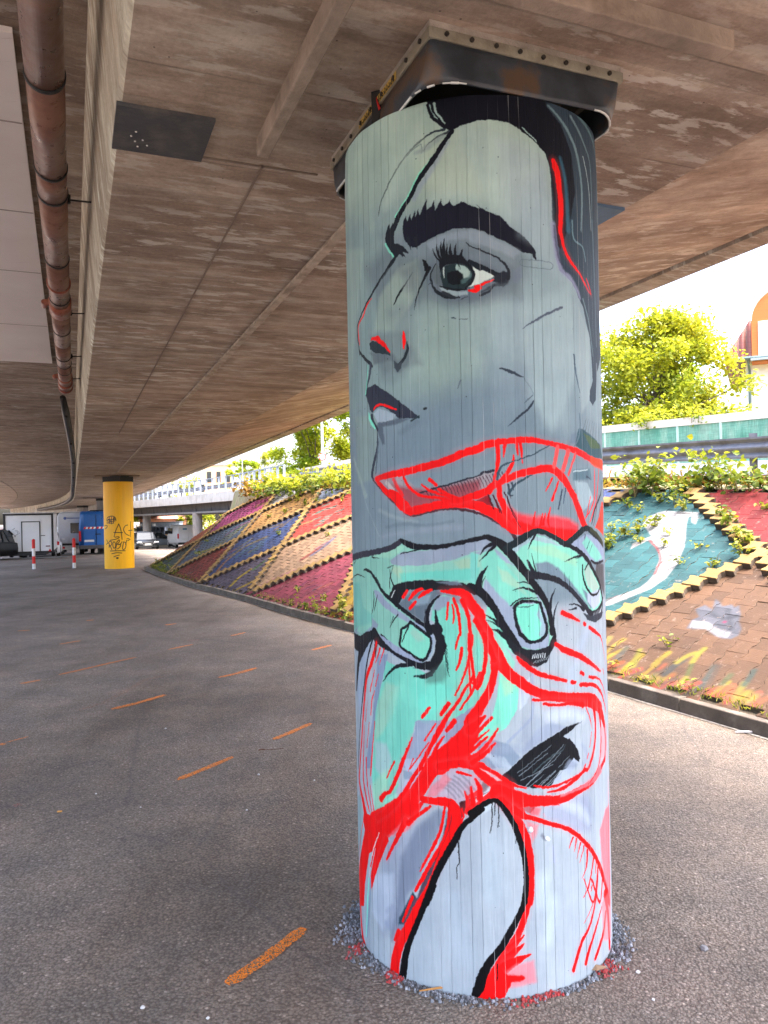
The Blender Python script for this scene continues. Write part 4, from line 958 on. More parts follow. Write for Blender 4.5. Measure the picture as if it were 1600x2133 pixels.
1|244 100 106|18.5|0.13|-168 600 23.1 -219 559 27.7 -255 527 32.3
1|248 18 26|2|1|-168 600 9.2 -219 559 13.9 -255 527 18.5
1|248 18 26|2|1|-430 390 4.6 -463 314 9.2
0|150 170 178|4.6|1|-632 504 -561 535 -528 482 -536 446 -548 377 -648 234
1|235 40 56|2|1|-530 448 4.6 -648 227 4.6
1|244 100 106|18.5|0.13|-583 243 60.1 -605 127 53.1 -578 25 43.1 -541 -2 34.3 -520 -20 30.8
1|252 8 8|2|1|-583 243 46.2 -605 127 39.3 -578 25 29.3 -541 -2 20.4 -520 -20 16.9
1|140 240 212|2.3|1|-481 262 7.7 -499 171 13.9 -498 177 15.4 -521 41 7.7
1|136 152 178|3.1|1|-465 268 7.7 -483 153 12.3 -511 43 7.7
0|120 128 150|21.6|0.85|-140 596 -109 588 -154 494 -188 414 -224 332 -261 287 -303 177 -340 102 -349 117 -305 255 -289 405 -219 523 -165 574
0|44 62 78|7.7|1|-106 600 -89 578 -90 532 -124 455 -170 374 -205 293 -233 247 -280 161 -323 91 -303 195 -242 304 -225 288 -189 385 -156 441 -129 504
0|110 12 24|4.6|0.9|-103 583 -89 584 -87 538 -147 413 -159 426 -130 489
0|120 150 178|9.2|0.7|-340 108 -303 177 -279 185 -314 112
1|244 100 106|18.5|0.13|-197 618 35.4 -152 619 38.3 -109 620 43.8 -84 602 47.1 -82 562 45.5 -96 517 42.6 -121 467 38.8 -144 414 35.3 -170 353 35.3 -198 297 38.8 -226 249 42.6 -264 178 45.5 -301 111 49 -322 52 54.3 -329 15 56.8 -335 -12 53.9
1|252 8 8|2|1|-197 618 21.6 -152 619 24.4 -109 620 30 -84 602 33.3 -82 562 31.6 -96 517 28.7 -121 467 24.9 -144 414 21.5 -170 353 21.5 -198 297 24.9 -226 249 28.7 -264 178 31.6 -301 111 35.1 -322 52 40.5 -329 15 42.9 -335 -12 40
1|248 14 16|2|1|-118 604 9.2 -135 526 10.8 -168 457 10.8 -211 380 6.2
1|248 14 16|2|1|-101 606 13.9 -110 541 9.2 -133 483 9.2 -156 441 12.3 -196 372 12.3 -232 310 9.2
1|246 18 24|2|1|-189 373 9.2 -230 310 7.7
1|246 18 24|2|1|-243 286 10.8 -262 244 10.8 -286 192 7.7
1|244 100 106|18.5|0.13|-304 152 32.3 -326 114 24.6
1|250 20 26|3.1|1|-304 152 18.5 -326 114 10.8
0|252 8 8|2.8|1|-41 605 0 641 38 673 61 681 116 665 155 647 222 633 270 596 170 611 127 626 144 585 97 605 60 641 43 644 17 636 -18 612 -53 581 -72 528 -77 562 -33 597
0|190 10 18|4.6|0.7|109 628 145 619 182 609 160 586 127 603
1|244 100 106|18.5|0.13|52 659 66.2 95 640 66.2 155 627 53.9 218 618 44.7 289 616 41.6 352 626 38.5 430 637 37 493 660 33.9 545 686 30.8
1|252 8 8|2|1|52 659 52.4 95 640 52.4 155 627 40 218 618 30.8 289 616 27.7 352 626 24.6 430 637 23.1 493 660 20 545 686 16.9
1|244 100 106|18.5|0.13|544 680 30.8 563 742 30.8 543 810 38.5 497 876 47.7
1|252 8 8|2|1|544 680 16.9 563 742 16.9 543 810 24.6 497 876 33.9
0|243 120 128|6.2|0.8|271 631 352 635 449 656 503 682 510 649 448 632 343 628 271 622
1|244 100 106|18.5|0.13|453 892 35.4 464 828 26.2 454 754 26.2 409 689 26.8 387 687 27.7 331 663 26.6 272 648 24.9 222 645 18.5
1|250 12 12|2|1|453 892 21.6 464 828 12.3 454 754 12.3 409 689 13 387 687 13.9 331 663 12.8 272 648 11 222 645 4.6
1|235 20 34|2|1|400 896 4.6 426 851 4.6 437 816 1.5
1|235 20 34|2|1|434 804 3.1 420 756 3.1
1|235 20 34|2|1|411 737 4.6 402 721 4.6
1|250 14 14|2|1|393 706 4.6 368 679 10.8 311 670 9.2 295 665 6.2
1|250 14 14|2|1|309 671 6.2 257 662 9.2 209 663 7.7 174 674 4.6
1|244 100 106|18.5|0.13|497 867 29.3 510 787 21.6 496 697 20 463 662 18.5 407 637 16.9
1|248 20 26|2|1|497 867 15.4 510 787 7.7 496 697 6.2 463 662 4.6 407 637 3.1
0|246 140 148|7.7|0.6|502 804 568 788 559 695 504 695
1|235 20 34|2|1|513 770 4.6 506 719 4.6
1|250 10 10|2|1|-15 743 4.6 14 739 10.8 53 716 9.2 96 686 9.2 146 668 6.2
0|200 206 214|4.6|0.6|-3 738 36 719 67 696 53 696 25 716
1|244 100 106|18.5|0.13|63 630 44.7 94 594 50.4 117 558 48.2 140 510 42.9 154 445 40.5 156 373 39.1 151 301 37.6 155 332 36.2 137 272 35.4 117 219 36 88 172 37.8 56 124 41.7 30 76 49.5 11 35 60.9 2 13 72.4
1|252 8 8|2|1|63 630 30.8 94 594 36.5 117 558 34.3 140 510 29 154 445 26.6 156 373 25.2 151 301 23.8 155 332 22.3 137 272 21.6 117 219 22.1 88 172 24 56 124 27.8 30 76 35.6 11 35 47.1 2 13 58.5
1|244 100 106|18.5|0.13|84 160 38.5 129 199 18.5
1|250 16 20|2|1|84 160 24.6 129 199 4.6
1|244 100 106|18.5|0.13|74 130 41.6 103 153 32.3 129 172 18.5
1|250 16 20|2|1|74 130 27.7 103 153 18.5 129 172 4.6
1|244 100 106|18.5|0.13|61 97 50.8 108 122 38.5 149 136 18.5
1|250 16 20|2|1|61 97 37 108 122 24.6 149 136 4.6
1|244 100 106|18.5|0.13|45 65 53.9 85 65 41.6 123 64 26.2
1|250 16 20|2|1|45 65 40 85 65 27.7 123 64 12.3
0|247 130 140|18.5|0.75|58 75 102 107 160 116 168 44 75 35
1|244 100 106|18.5|0.13|39 63 47.7 120 62 29.3
1|250 30 36|4.6|1|39 63 33.9 120 62 15.4
0|252 8 8|3.1|1|-16 31 40 109 70 78 88 56 62 5 1 -8
1|244 100 106|18.5|0.13|103 605 35.4 138 579 33.9 169 568 29.3 217 547 29.3 287 519 29.3 347 478 29.3 409 419 29.3 469 344 32.3 524 254 35.4 574 169 37 515 229 37 544 149 37 561 20 35.4
1|252 8 8|2|1|103 605 21.6 138 579 20 169 568 15.4 217 547 15.4 287 519 15.4 347 478 15.4 409 419 15.4 469 344 18.5 524 254 21.6 574 169 23.1 515 229 23.1 544 149 23.1 561 20 21.6
1|240 14 34|2|1|321 479 7.7 304 448 3.1
1|240 14 34|2|1|338 469 7.7 326 430 1.5
1|240 14 34|2|1|358 452 7.7 338 405 1.5
1|240 14 34|2|1|374 438 6.2 366 414 3.9 351 388 1.5
1|240 14 34|2|1|393 418 10.8 386 366 6.2 361 333 1.5
1|240 14 34|2|1|431 381 9.2 406 317 6.2 371 267 1.5
1|240 14 34|2|1|462 346 9.2 446 285 7.7 419 234 7.7 370 331 3.1
1|240 14 34|2|1|410 292 4.6 412 276 1.5
1|240 14 34|2|1|449 366 9.2 441 323 3.1
1|240 14 34|2|1|498 296 9.2 470 214 9.2 413 314 7.7 395 291 5.4 367 268 3.1
1|244 100 106|18.5|0.13|460 329 20 446 256 23.1 402 170 24.6 353 123 27.7 312 48 30.8
1|250 18 24|2|1|460 329 6.2 446 256 9.2 402 170 10.8 353 123 13.9 312 48 16.9
1|240 14 34|2|1|446 263 6.2 416 226 4.6 367 182 1.5
1|244 100 106|18.5|0.13|485 192 20 438 143 24.6 393 89 27.7 373 49 29.3
1|250 18 24|2|1|485 192 6.2 438 143 10.8 393 89 13.9 373 49 15.4
1|244 100 106|18.5|0.13|521 160 27.7 498 104 30.8 455 64 32.3 427 43 27.7
1|250 18 24|2|1|521 160 13.9 498 104 16.9 455 64 18.5 427 43 13.9
1|240 14 34|2|1|418 292 4.6 406 274 1.5
0|246 110 120|12.3|0.8|482 456 543 510 611 506 603 156 515 274 493 360
0|248 110 116|12.3|0.55|486 208 607 222 591 39 496 72
1|250 40 48|2|1|601 605 4.6 582 389 6.2 586 196 9.2
1|250 60 66|2|1|586 799 4.6 589 671 6.2
1|244 100 106|18.5|0.13|266 1120 27.7 303 1097 35.4 366 1072 35.4 434 1038 30.8 518 995 21.6
1|250 8 16|2|1|266 1120 13.9 303 1097 21.6 366 1072 21.6 434 1038 16.9 518 995 7.7
1|244 100 106|18.5|0.13|125 1088 23.1 149 1064 30.8 195 1032 29.3 245 1015 27.7 306 995 26.2
1|250 8 16|2|1|125 1088 9.2 149 1064 16.9 195 1032 15.4 245 1015 13.9 306 995 12.3
1|250 8 16|2|1|330 989 12.3 348 986 12.3
1|250 8 16|2|1|374 974 13.9 463 957 13.9 518 922 10.8 561 869 7.7 590 830 4.6
1|250 8 16|2|1|378 1014 13.9 391 1005 12.3
1|250 8 16|2|1|426 992 10.8 503 971 7.7 552 927 4.6 587 885 3.1
1|250 8 16|2|1|434 1158 13.9 487 1133 13.9 531 1110 7.7 564 1058 3.1 593 1005 3.1
1|244 100 106|18.5|0.13|295 1220 30.8 335 1204 29.3 377 1185 20
1|250 8 16|2|1|295 1220 16.9 335 1204 15.4 377 1185 6.2
1|250 8 16|2|1|401 1174 13.9 408 1171 12.3
1|244 100 106|18.5|0.13|177 948 23.1 226 943 21.6 318 930 23.1 385 913 32.3
1|250 8 16|2|1|177 948 9.2 226 943 7.7 318 930 9.2 385 913 18.5
1|244 100 106|18.5|0.13|216 931 24.6 261 923 23.1 339 917 26.2 385 904 32.3
1|250 8 16|2|1|216 931 10.8 261 923 9.2 339 917 12.3 385 904 18.5
1|250 8 16|2|1|546 998 4.6 557 977 4.6
1|225 12 30|2|1|-93 1264 7.7 -99 1210 6.2
1|225 12 30|2|1|-80 1258 6.2 -75 1224 7.7 -80 1198 4.6
1|248 8 12|2|1|-74 1276 12.3 -59 1224 9.2 -56 1166 9.2 -59 1162 7.7 -73 1117 6.2
1|244 100 106|18.5|0.13|-48 1273 29.3 -29 1224 26.2 -24 1167 26.2 -19 1154 26.2 -29 1088 23.1 -47 1030 21.6 -76 968 20
1|248 8 12|2|1|-48 1273 15.4 -29 1224 12.3 -24 1167 12.3 -19 1154 12.3 -29 1088 9.2 -47 1030 7.7 -76 968 6.2
1|225 12 30|2|1|-51 1119 10.8 -58 1082 10.8 -71 1049 6.2
1|248 8 12|2|1|5 1039 13.9 -25 976 10.8 -62 920 6.2
1|225 12 30|2|1|-17 1030 9.2 -26 1010 7.7 1 1013 6.2
1|244 100 106|18.5|0.13|-17 1030 21.6 -42 990 23.1 -75 936 24.6 -103 900 27.7 -131 851 32.3 -163 795 29.3 -204 722 27.7 -229 687 27.7 -275 619 29.3 -335 556 32.3 -407 504 32.3
1|248 8 12|2|1|-17 1030 7.7 -42 990 9.2 -75 936 10.8 -103 900 13.9 -131 851 18.5 -163 795 15.4 -204 722 13.9 -229 687 13.9 -275 619 15.4 -335 556 18.5 -407 504 18.5
1|244 100 106|18.5|0.13|-99 939 29.3 -124 904 27.7
1|248 8 12|2|1|-99 939 15.4 -124 904 13.9
1|225 12 30|2|1|-165 920 10.8 -191 888 10.8
1|244 100 106|18.5|0.13|-81 884 30.8 -106 853 27.7
1|248 8 12|2|1|-81 884 16.9 -106 853 13.9
1|225 12 30|2|1|-144 871 6.2 -184 813 6.2
1|225 12 30|2|1|-116 832 6.2 -141 798 10.8 -168 745 10.8 -205 712 7.7
1|225 12 30|2|1|-169 809 4.6 -203 761 4.6 -243 710 4.6
1|244 100 106|18.5|0.13|-231 816 18.5 -256 764 24.6 -281 709 30.8 -289 691 29.3 -329 621 29.3 -359 601 27.7 -383 576 37
1|248 8 12|2|1|-231 816 4.6 -256 764 10.8 -281 709 16.9 -289 691 15.4 -329 621 15.4 -359 601 13.9 -383 576 23.1
1|225 12 30|2|1|-309 720 7.7 -350 656 4.6
1|225 12 30|2|1|-206 674 7.7 -227 628 7.7 -277 570 7.7
1|225 12 30|2|1|-306 725 3.1 -326 696 4.6
1|244 100 106|18.5|0.13|-27 970 20 -29 1167 20 -10 996 26.2 17 1048 27.7 25 1125 27.7 11 1174 29.3 -5 1206 32.3
1|248 8 12|2|1|-27 970 6.2 -29 1167 6.2 -10 996 12.3 17 1048 13.9 25 1125 13.9 11 1174 15.4 -5 1206 18.5
1|225 12 30|2|1|-20 1025 9.2 -26 1013 9.2
1|244 100 106|18.5|0.13|20 1163 29.3 41 1111 29.3 49 1082 32.3
1|248 8 12|2|1|20 1163 15.4 41 1111 15.4 49 1082 18.5
1|225 12 30|2|1|-228 747 4.6 -251 699 1.5
1|248 14 18|2|1|38 898 10.8 5 864 12.3 -30 826 12.3
1|248 14 18|2|1|32 861 3.1 -2 832 9.2 -31 808 10.8
1|244 100 106|18.5|0.13|58 862 20 15 801 27.7 -32 765 29.3
1|248 14 18|2|1|58 862 6.2 15 801 13.9 -32 765 15.4
1|248 14 18|2|1|23 837 7.7 -5 812 10.8 -31 788 13.9
1|244 100 106|18.5|0.13|47 815 21.6 12 780 27.7 -26 754 29.3
1|248 14 18|2|1|47 815 7.7 12 780 13.9 -26 754 15.4
1|244 100 106|18.5|0.13|17 904 24.6 -30 857 44.7
1|248 14 18|2|1|17 904 10.8 -30 857 30.8
1|248 12 16|2|1|-74 721 10.8 -31 712 7.7
1|244 100 106|18.5|0.13|-17 701 23.1 -3 667 29.3 -34 646 29.3
1|248 12 16|2|1|-17 701 9.2 -3 667 15.4 -34 646 15.4
1|244 100 106|18.5|0.13|-52 661 18.5 -41 622 30.8 -48 593 27.7
1|248 12 16|2|1|-52 661 4.6 -41 622 16.9 -48 593 13.9
1|244 100 106|18.5|0.13|-32 672 20 -25 629 30.8 -39 600 32.3
1|248 12 16|2|1|-32 672 6.2 -25 629 16.9 -39 600 18.5
1|244 100 106|18.5|0.13|-16 703 18.5 -5 673 27.7 -4 641 35.4
1|248 12 16|2|1|-16 703 4.6 -5 673 13.9 -4 641 21.6
1|244 100 106|18.5|0.13|-31 675 21.6 -26 620 29.3
1|248 12 16|2|1|-31 675 7.7 -26 620 15.4
1|248 12 16|2|1|-62 604 6.2 -57 578 7.7
1|250 10 10|2.3|0|10 682 9.2 52 673 8.5 96 680 7.7
1|14 14 18|2|1|1 607 20 -34 574 18.6 -69 537 18.5 -81 510 22.1 -112 457 23.1 -147 393 23.1 -171 336 23.1 -191 281 23.9 -164 343 24 -191 287 22 -227 204 20 -254 145 21 -276 84 25.5 -287 26 30.8 -294 -1 30.8
1|14 14 18|2|1|-35 591 20 -12 608 18.6 17 627 17.1 43 634 15.6 63 620 17.9 85 589 19.6 105 550 18.9 119 512 19.5 133 462 19.1 140 403 18.5 140 346 18.5 134 303 18.5 141 364 18.5 128 295 19 108 254 20.5 85 215 21.9 57 167 23.4 22 125 25.6 -6 77 31.1 -19 34 33.4 -32 11 24.6
1|16 16 20|1.5|1|34 633 3.7 33 567 3.1 25 530 2.5
1|16 16 20|1.5|1|45 630 3.7 41 586 2.5
1|16 16 20|1.5|1|54 627 3.7 55 572 3.1 50 547 2.5
1|16 16 20|1.5|1|111 515 3.7 108 494 2.5
1|16 16 20|1.5|1|-77 513 3.7 -75 458 3.4 -74 432 3.1 -82 414 2.8 -83 376 2.5
1|16 16 20|1.5|1|41 112 3.7 41 79 3.1 37 60 2.5
1|110 112 128|6.2|0.8|199 509 12.3 212 495 10.8
1|225 232 240|4.6|1|217 500 10.8 222 494 9.2
1|190 160 175|3.1|1|207 577 7.7 209 570 7.7
1|235 20 26|2|1|-617 2782 6.2 -648 2693 6.2
1|235 20 26|2|1|-642 2117 4.6 -641 1958 4.6
0|150 160 165|3.1|0.5|-648 2877 -570 2841 -575 2632 -648 2661
1|120 132 140|4.6|0.7|-559 2827 6.2 -570 2727 6.2
1|244 100 106|18.5|0.13|298 2696 32.3 306 2678 41.5 313 2665 39.5 322 2608 37 328 2550 35.9 322 2474 32 326 2462 28.5 341 2415 27.7 372 2379 25.7 412 2353 22.3 446 2327 20.3 472 2308 18.6 504 2295 16.2
1|250 22 34|2|1|298 2696 18.5 306 2678 27.6 313 2665 25.7 322 2608 23.1 328 2550 22.1 322 2474 18.1 326 2462 14.6 341 2415 13.9 372 2379 11.8 412 2353 8.5 446 2327 6.4 472 2308 4.7 504 2295 2.3
1|250 50 56|2|1|465 2343 4.6 487 2321 6.2 504 2297 3.1
1|235 14 26|2|1|-239 1299 10.8 -256 1278 12.3
1|235 14 26|2|1|-181 1307 9.2 -208 1296 13.9 -233 1269 7.7
1|235 14 26|2|1|-149 1307 9.2 -174 1294 13.9 -195 1277 7.7
1|235 14 26|2|1|-208 1264 10.8 -228 1243 12.3
1|205 22 42|1.5|0|-648 618 1.5 -581 661 1.5 -648 538 1.5'''
def mtone(c):
    r, gg, b = s2l(c)
    k = .97
    if c[0] > 190 and c[1] < 60: return (.86, .005, .006)
    if c[0] > 225 and c[1] < 150 and c[2] < 160: return (min(.82, r*.9), gg*.9, b*.9)
    return (min(.8, r*k*1.02), min(.8, gg*k*1.06), min(.8, b*k*.99))
cv = Canvas(-820, 820, 0, 2900, 1.6, mtone((150, 162, 172)))
play(cv, MURAL, mtone)
img = canvas_image('mural_paint', cv)
def mural_mat():
    t = NT('mural_paint'); uv = t.N('UVMap').outputs[0]       # uv in metres: arc length, height
    wv = t.N('VectorMath', {0: t.N('TexNoise', {'Vector': uv, 'Scale': 55.0, 'Detail': 5.0, 'Roughness': .75}).outputs['Color'], 1: (-.5, -.5, -.5)}, operation='ADD').outputs[0]; wv = t.N('VectorMath', {0: wv, 1: (.011, .016, 0)}, operation='MULTIPLY').outputs[0]; uvw = t.N('VectorMath', {0: uv, 1: wv}, operation='ADD').outputs[0]
    im = t.N('TexImage', {'Vector': t.map(uvw, (1/1.64, 1/2.9, 1), loc=(.5, 0, 0))}, image=img, extension='EXTEND')
    sx = t.N('SeparateXYZ', {0: uv}); a = sx.outputs[0]; z = sx.outputs[1]
    wob = t.math('MULTIPLY_ADD', t.noise(t.map(uv, (3, 1.2, 1)), 2.5, 4), .006, a)
    q = t.math('MULTIPLY', wob, 1/.0345); idx = t.math('FLOOR', q); fr = t.math('FRACT', q)
    rnd = t.N('TexWhiteNoise', {'W': idx}, noise_dimensions='1D').outputs['Value']
    rnd2 = t.N('TexWhiteNoise', {'W': t.math('ADD', idx, 37.3)}, noise_dimensions='1D').outputs['Value']
    cmb = t.N('CombineXYZ', {0: idx, 1: z}).outputs[0]
    seg = t.noise(cmb, 1.7, 4, .6)
    c = t.mix(1, im.outputs[0], t.ramp(rnd, [(0, (.93, .93, .94)), (1, (1.05, 1.05, 1.04))]), 'MULTIPLY')
    grain = t.noise(t.map(uv, (70, 4, 1)), 1.6, 5, .65); blot = t.noise(uv, 6, 6, .65)
    c = t.mix(.5, c, t.ramp(grain, [(.25, (.80, .80, .81)), (.55, (1.02, 1.02, 1.02)), (.8, (1.14, 1.14, 1.13))]), 'MULTIPLY')
    c = t.mix(.55, c, t.ramp(blot, [(.3, (.80, .82, .85)), (.7, (1.14, 1.13, 1.12))]), 'MULTIPLY'); c = t.mix(.5, c, t.ramp(t.noise(t.map(uv, (3, 1.2, 1)), 2.2, 5, .6), [(.3, (.82, .86, .88)), (.7, (1.14, 1.12, 1.10))]), 'MULTIPLY')
    edge = t.ramp(fr, [(0, (1, 1, 1)), (.045, (0, 0, 0)), (.965, (0, 0, 0)), (1, (1, 1, 1))])
    dk = t.math('MULTIPLY', edge, t.math('MULTIPLY', t.ramp(rnd2, [(.3, (0, 0, 0)), (.5, (1, 1, 1))]), t.ramp(seg, [(.45, (.0, .0, .0)), (.62, (.75, .75, .75))])))
    lt = t.math('MULTIPLY', edge, t.math('MULTIPLY', t.ramp(rnd2, [(.12, (1, 1, 1)), (.24, (0, 0, 0))]), t.ramp(seg, [(.50, (0, 0, 0)), (.58, (.6, .6, .6))])))
    c = t.mix(dk, c, t.mix(1, c, (.30, .32, .36), 'MULTIPLY')); c = t.mix(lt, c, (.74, .78, .80))
    pits = t.N('TexVoronoi', {'Vector': uv, 'Scale': 20.0}, feature='F1').outputs['Distance']
    pk = t.ramp(pits, [(.03, (.8, .8, .8)), (.045, (0, 0, 0))]); c = t.mix(pk, c, (.04, .045, .05))
    jm = t.math('MULTIPLY', edge, t.math('MULTIPLY', t.ramp(rnd2, [(.15, (.1, .1, .1)), (.6, (1, 1, 1))]), t.ramp(seg, [(.35, (.15, .15, .15)), (.6, (1, 1, 1))])))
    h = t.math('ADD', t.math('MULTIPLY', jm, -.9), t.math('MULTIPLY', grain, .45)); h = t.math('ADD', h, t.math('MULTIPLY', rnd, .5)); h = t.math('ADD', h, t.math('MULTIPLY', blot, .5))
    h = t.math('ADD', h, t.math('MULTIPLY', pk, -.8))
    r = t.math('MULTIPLY_ADD', blot, .3, .33)
    return t.done(c, t.math("MULTIPLY_ADD", blot, .25, .45), t.bump(h, .8, .005), spec=.12)
col = empty('bridge_column', (CX, CY, 0), label='round column painted with a face in profile, a gripping hand and red lines', cat='painted column')
m = MB(); NA, NZ = 128, 24; V = []; UV = []; F = []
for i in range(NA+1):
    th = -math.pi+2*math.pi*i/NA
    # th=0 faces the camera side; positive to its right
    dxx = -math.sin(CPSI)*math.cos(th)+math.cos(CPSI)*math.sin(th); dyy = -math.cos(CPSI)*math.cos(th)-math.sin(CPSI)*math.sin(th)
    for j in range(NZ+1):
        z = 2.888*j/NZ; rr = CR*(1+.0012*math.sin(i*7.3)+.0008*math.sin(j*1.3+i)); 
        if j == NZ: rr -= .004
        V.append((CX+dxx*rr, CY+dyy*rr, z)); UV.append((CR*th, z))
for i in range(NA):
    for j in range(NZ): a = i*(NZ+1)+j; F.append((a, a+NZ+1, a+NZ+2, a+1))
m.add(V, F, UV); m.build('painted_shaft', mural_mat(), col, smooth=True, fix=False)
m = MB(); m.tube([(CX, CY, 2.875), (CX, CY, 2.886)], CR-.006, 64); m.build('column_top', mat('column_top_dark', (.03, .03, .035)), col)
m = MB(); m.tube([(1.118-.0, 0, 0), (1.118, 0, 0)], .01) if False else None
# tie cone left in the paint
th = math.radians(19); ax = Vector((-math.sin(CPSI)*math.cos(th)+math.cos(CPSI)*math.sin(th), -math.cos(CPSI)*math.cos(th)-math.sin(CPSI)*math.sin(th), 0)); pc = Vector((CX, CY, .535))+ax*(CR-.002)
MB().tube([pc, pc+ax*.012], [.011, .007], 12).build('tie_bolt', mat('white_bolt', (.6, .62, .66)), col, smooth=True)
# clamped rubber skirt under the soffit
fu0, fu1, fv0, fv1 = 2.12, 3.07, 1.05, 1.765
M_CLAMP = mat('clamp_strip_metal', (.27, .25, .19), .6, .3, 8, .3, dirt=(.16, .13, .09), dscale=7)
fr = MB()
def ring(m, z0, z1, o0, o1):
    A = [(fu0-o1, fv0-o1), (fu1+o1, fv0-o1), (fu1+o1, fv1+o1), (fu0-o1, fv1+o1)]; B = [(fu0-o0, fv0-o0), (fu1+o0, fv0-o0), (fu1+o0, fv1+o0), (fu0-o0, fv1+o0)]
    for k in range(4):
        a, b, c, d = A[k], A[(k+1) % 4], B[(k+1) % 4], B[k]
        m.hexa([WV(*a, z0), WV(*b, z0), WV(*c, z0), WV(*d, z0), WV(*a, z1), WV(*b, z1), WV(*c, z1), WV(*d, z1)])
ring(fr, 3.048, 3.0695, -.03, .004); fr.build('top_frame', M_STRIP, col)
fr = MB(); ring(fr, 3.012, 3.046, -.03, .010); cf = fr.build('clamp_frame', M_CLAMP, col, bevel=.002); cf['label'] = 'riveted clamp strip with yellow handwriting on its left side'
for k in range(8): pv = fv0+.05+k*(fv1-fv0-.1)/7; MB().tube([WV(fu0-.010, pv, 3.030), WV(fu0-.017, pv, 3.030)], .0075, 8).build('bolt', mat('bolt_dark', (.05, .045, .04), .5, metal=.5), cf)
for k in range(9): pu = fu0+.05+k*(fu1-fu0-.1)/8; MB().tube([WV(pu, fv0-.010, 3.030), WV(pu, fv0-.017, 3.030)], .0075, 8).build('bolt', MATS['bolt_dark'], cf)
# yellow strip with black scrawl and a red stroke on the left clamp face
m = MB(); P = [WV(2.36, fv0-.0125, 3.014), WV(2.72, fv0-.0125, 3.014), WV(2.72, fv0-.0125, 3.043), WV(2.36, fv0-.0125, 3.043)]; m.add(P, [(0, 1, 2, 3)]); yl = m.build('yellow_paint', mat('yellow_scrawl_ground', (.48, .32, .07), .7, .4, 30, 0), cf)
m = MB(); rr_ = random.Random(3)
for k in range(17):
    u = 2.375+k*.0195; hgt = rr_.uniform(.012, .024); b = 3.017
    for s_ in range(2): uu = u+s_*.008; q = MB(); m.hexa([WV(uu, fv0-.0138, b), WV(uu+.0035, fv0-.0138, b), WV(uu+.0035, fv0-.0126, b), WV(uu, fv0-.0126, b), WV(uu+.004, fv0-.0138, b+hgt*(1-.4*s_)), WV(uu+.0075, fv0-.0138, b+hgt*(1-.4*s_)), WV(uu+.0075, fv0-.0126, b+hgt*(1-.4*s_)), WV(uu+.004, fv0-.0126, b+hgt*(1-.4*s_))])
    m.hexa([WV(u, fv0-.0138, b), WV(u+.012, fv0-.0138, b), WV(u+.012, fv0-.0126, b), WV(u, fv0-.0126, b), WV(u, fv0-.0138, b+.004), WV(u+.012, fv0-.0138, b+.004), WV(u+.012, fv0-.0126, b+.004), WV(u, fv0-.0126, b+.004)])
m.build('scrawl', mat('black_marker', (.01, .01, .01), .5), yl)
m = MB(); m.hexa([WV(2.50, fv0-.015, 2.985), WV(2.515, fv0-.015, 2.985), WV(2.515, fv0-.0126, 2.985), WV(2.50, fv0-.0126, 2.985), WV(2.545, fv0-.015, 3.06), WV(2.548, fv0-.015, 3.06), WV(2.548, fv0-.0126, 3.06), WV(2.545, fv0-.0126, 3.06)]); m.build('red_stroke', mat('red_paint', (.5, .01, .01)), yl)
# skirt: from the frame down to a rounded lower rim that bulges out
def rrect(u0, u1, v0, v1, r, n=8):
    P = []
    for cu, cv_, a0 in ((u1-r, v1-r, 0), (u0+r, v1-r, 90), (u0+r, v0+r, 180), (u1-r, v0+r, 270)):
        for k in range(n+1): a = R(a0+90*k/n); P.append((cu+r*math.cos(a), cv_+r*math.sin(a)))
    return P
secs = []
for z, g_, r in [(3.02, .002, .012), (2.985, .004, .03), (2.94, .009, .06), (2.91, .013, .10), (2.890, .017, .13)]:
    secs.append([WV(a, b, z+(.004*math.sin(a*23+b*17) if z < 2.95 else 0)) for a, b in rrect(fu0-g_, fu1+g_, fv0-g_, fv1+g_*.7, r)])
def skirtmat():
    t = NT('painted_rubber'); co = t.N('TexCoord').outputs['Object']; n = t.noise(co, 4.5, 5); n2 = t.noise(t.map(co, loc=(3, 3, 3)), 9, 5)
    c = t.ramp(n, [(.38, (.022, .028, .036)), (.52, (.045, .055, .068)), (.6, (.10, .062, .038)), (.75, (.05, .05, .055))])
    return t.done(c, .42, t.bump(n2, .25, .01), spec=.5)
m = MB(); m.loft(secs, cap=False); sk = m.build('rubber_skirt', skirtmat(), col, smooth=True)
md = sk.modifiers.new('thick', 'SOLIDIFY'); md.thickness = .008; md.offset = -1
m = MB(); rim = secs[-1]; nn = len(rim); rn = random.Random(8)
for k in range(nn):
    if rn.random() < .62: a, b = rim[k], rim[(k+1) % nn]; m.tube([a+Vector((0, 0, -.001)), b+Vector((0, 0, -.001))], rn.uniform(.0022, .0042), 5)
m.build('scuffed_rim', mat('white_scuff', (.62, .64, .62), .6, .2, 40), sk)
MB().box(WV(2.595, 1.417, 2.975), (.50, .62, .18), -AX).build('bearing', mat('black_bearing', (.02, .02, .02)), col)

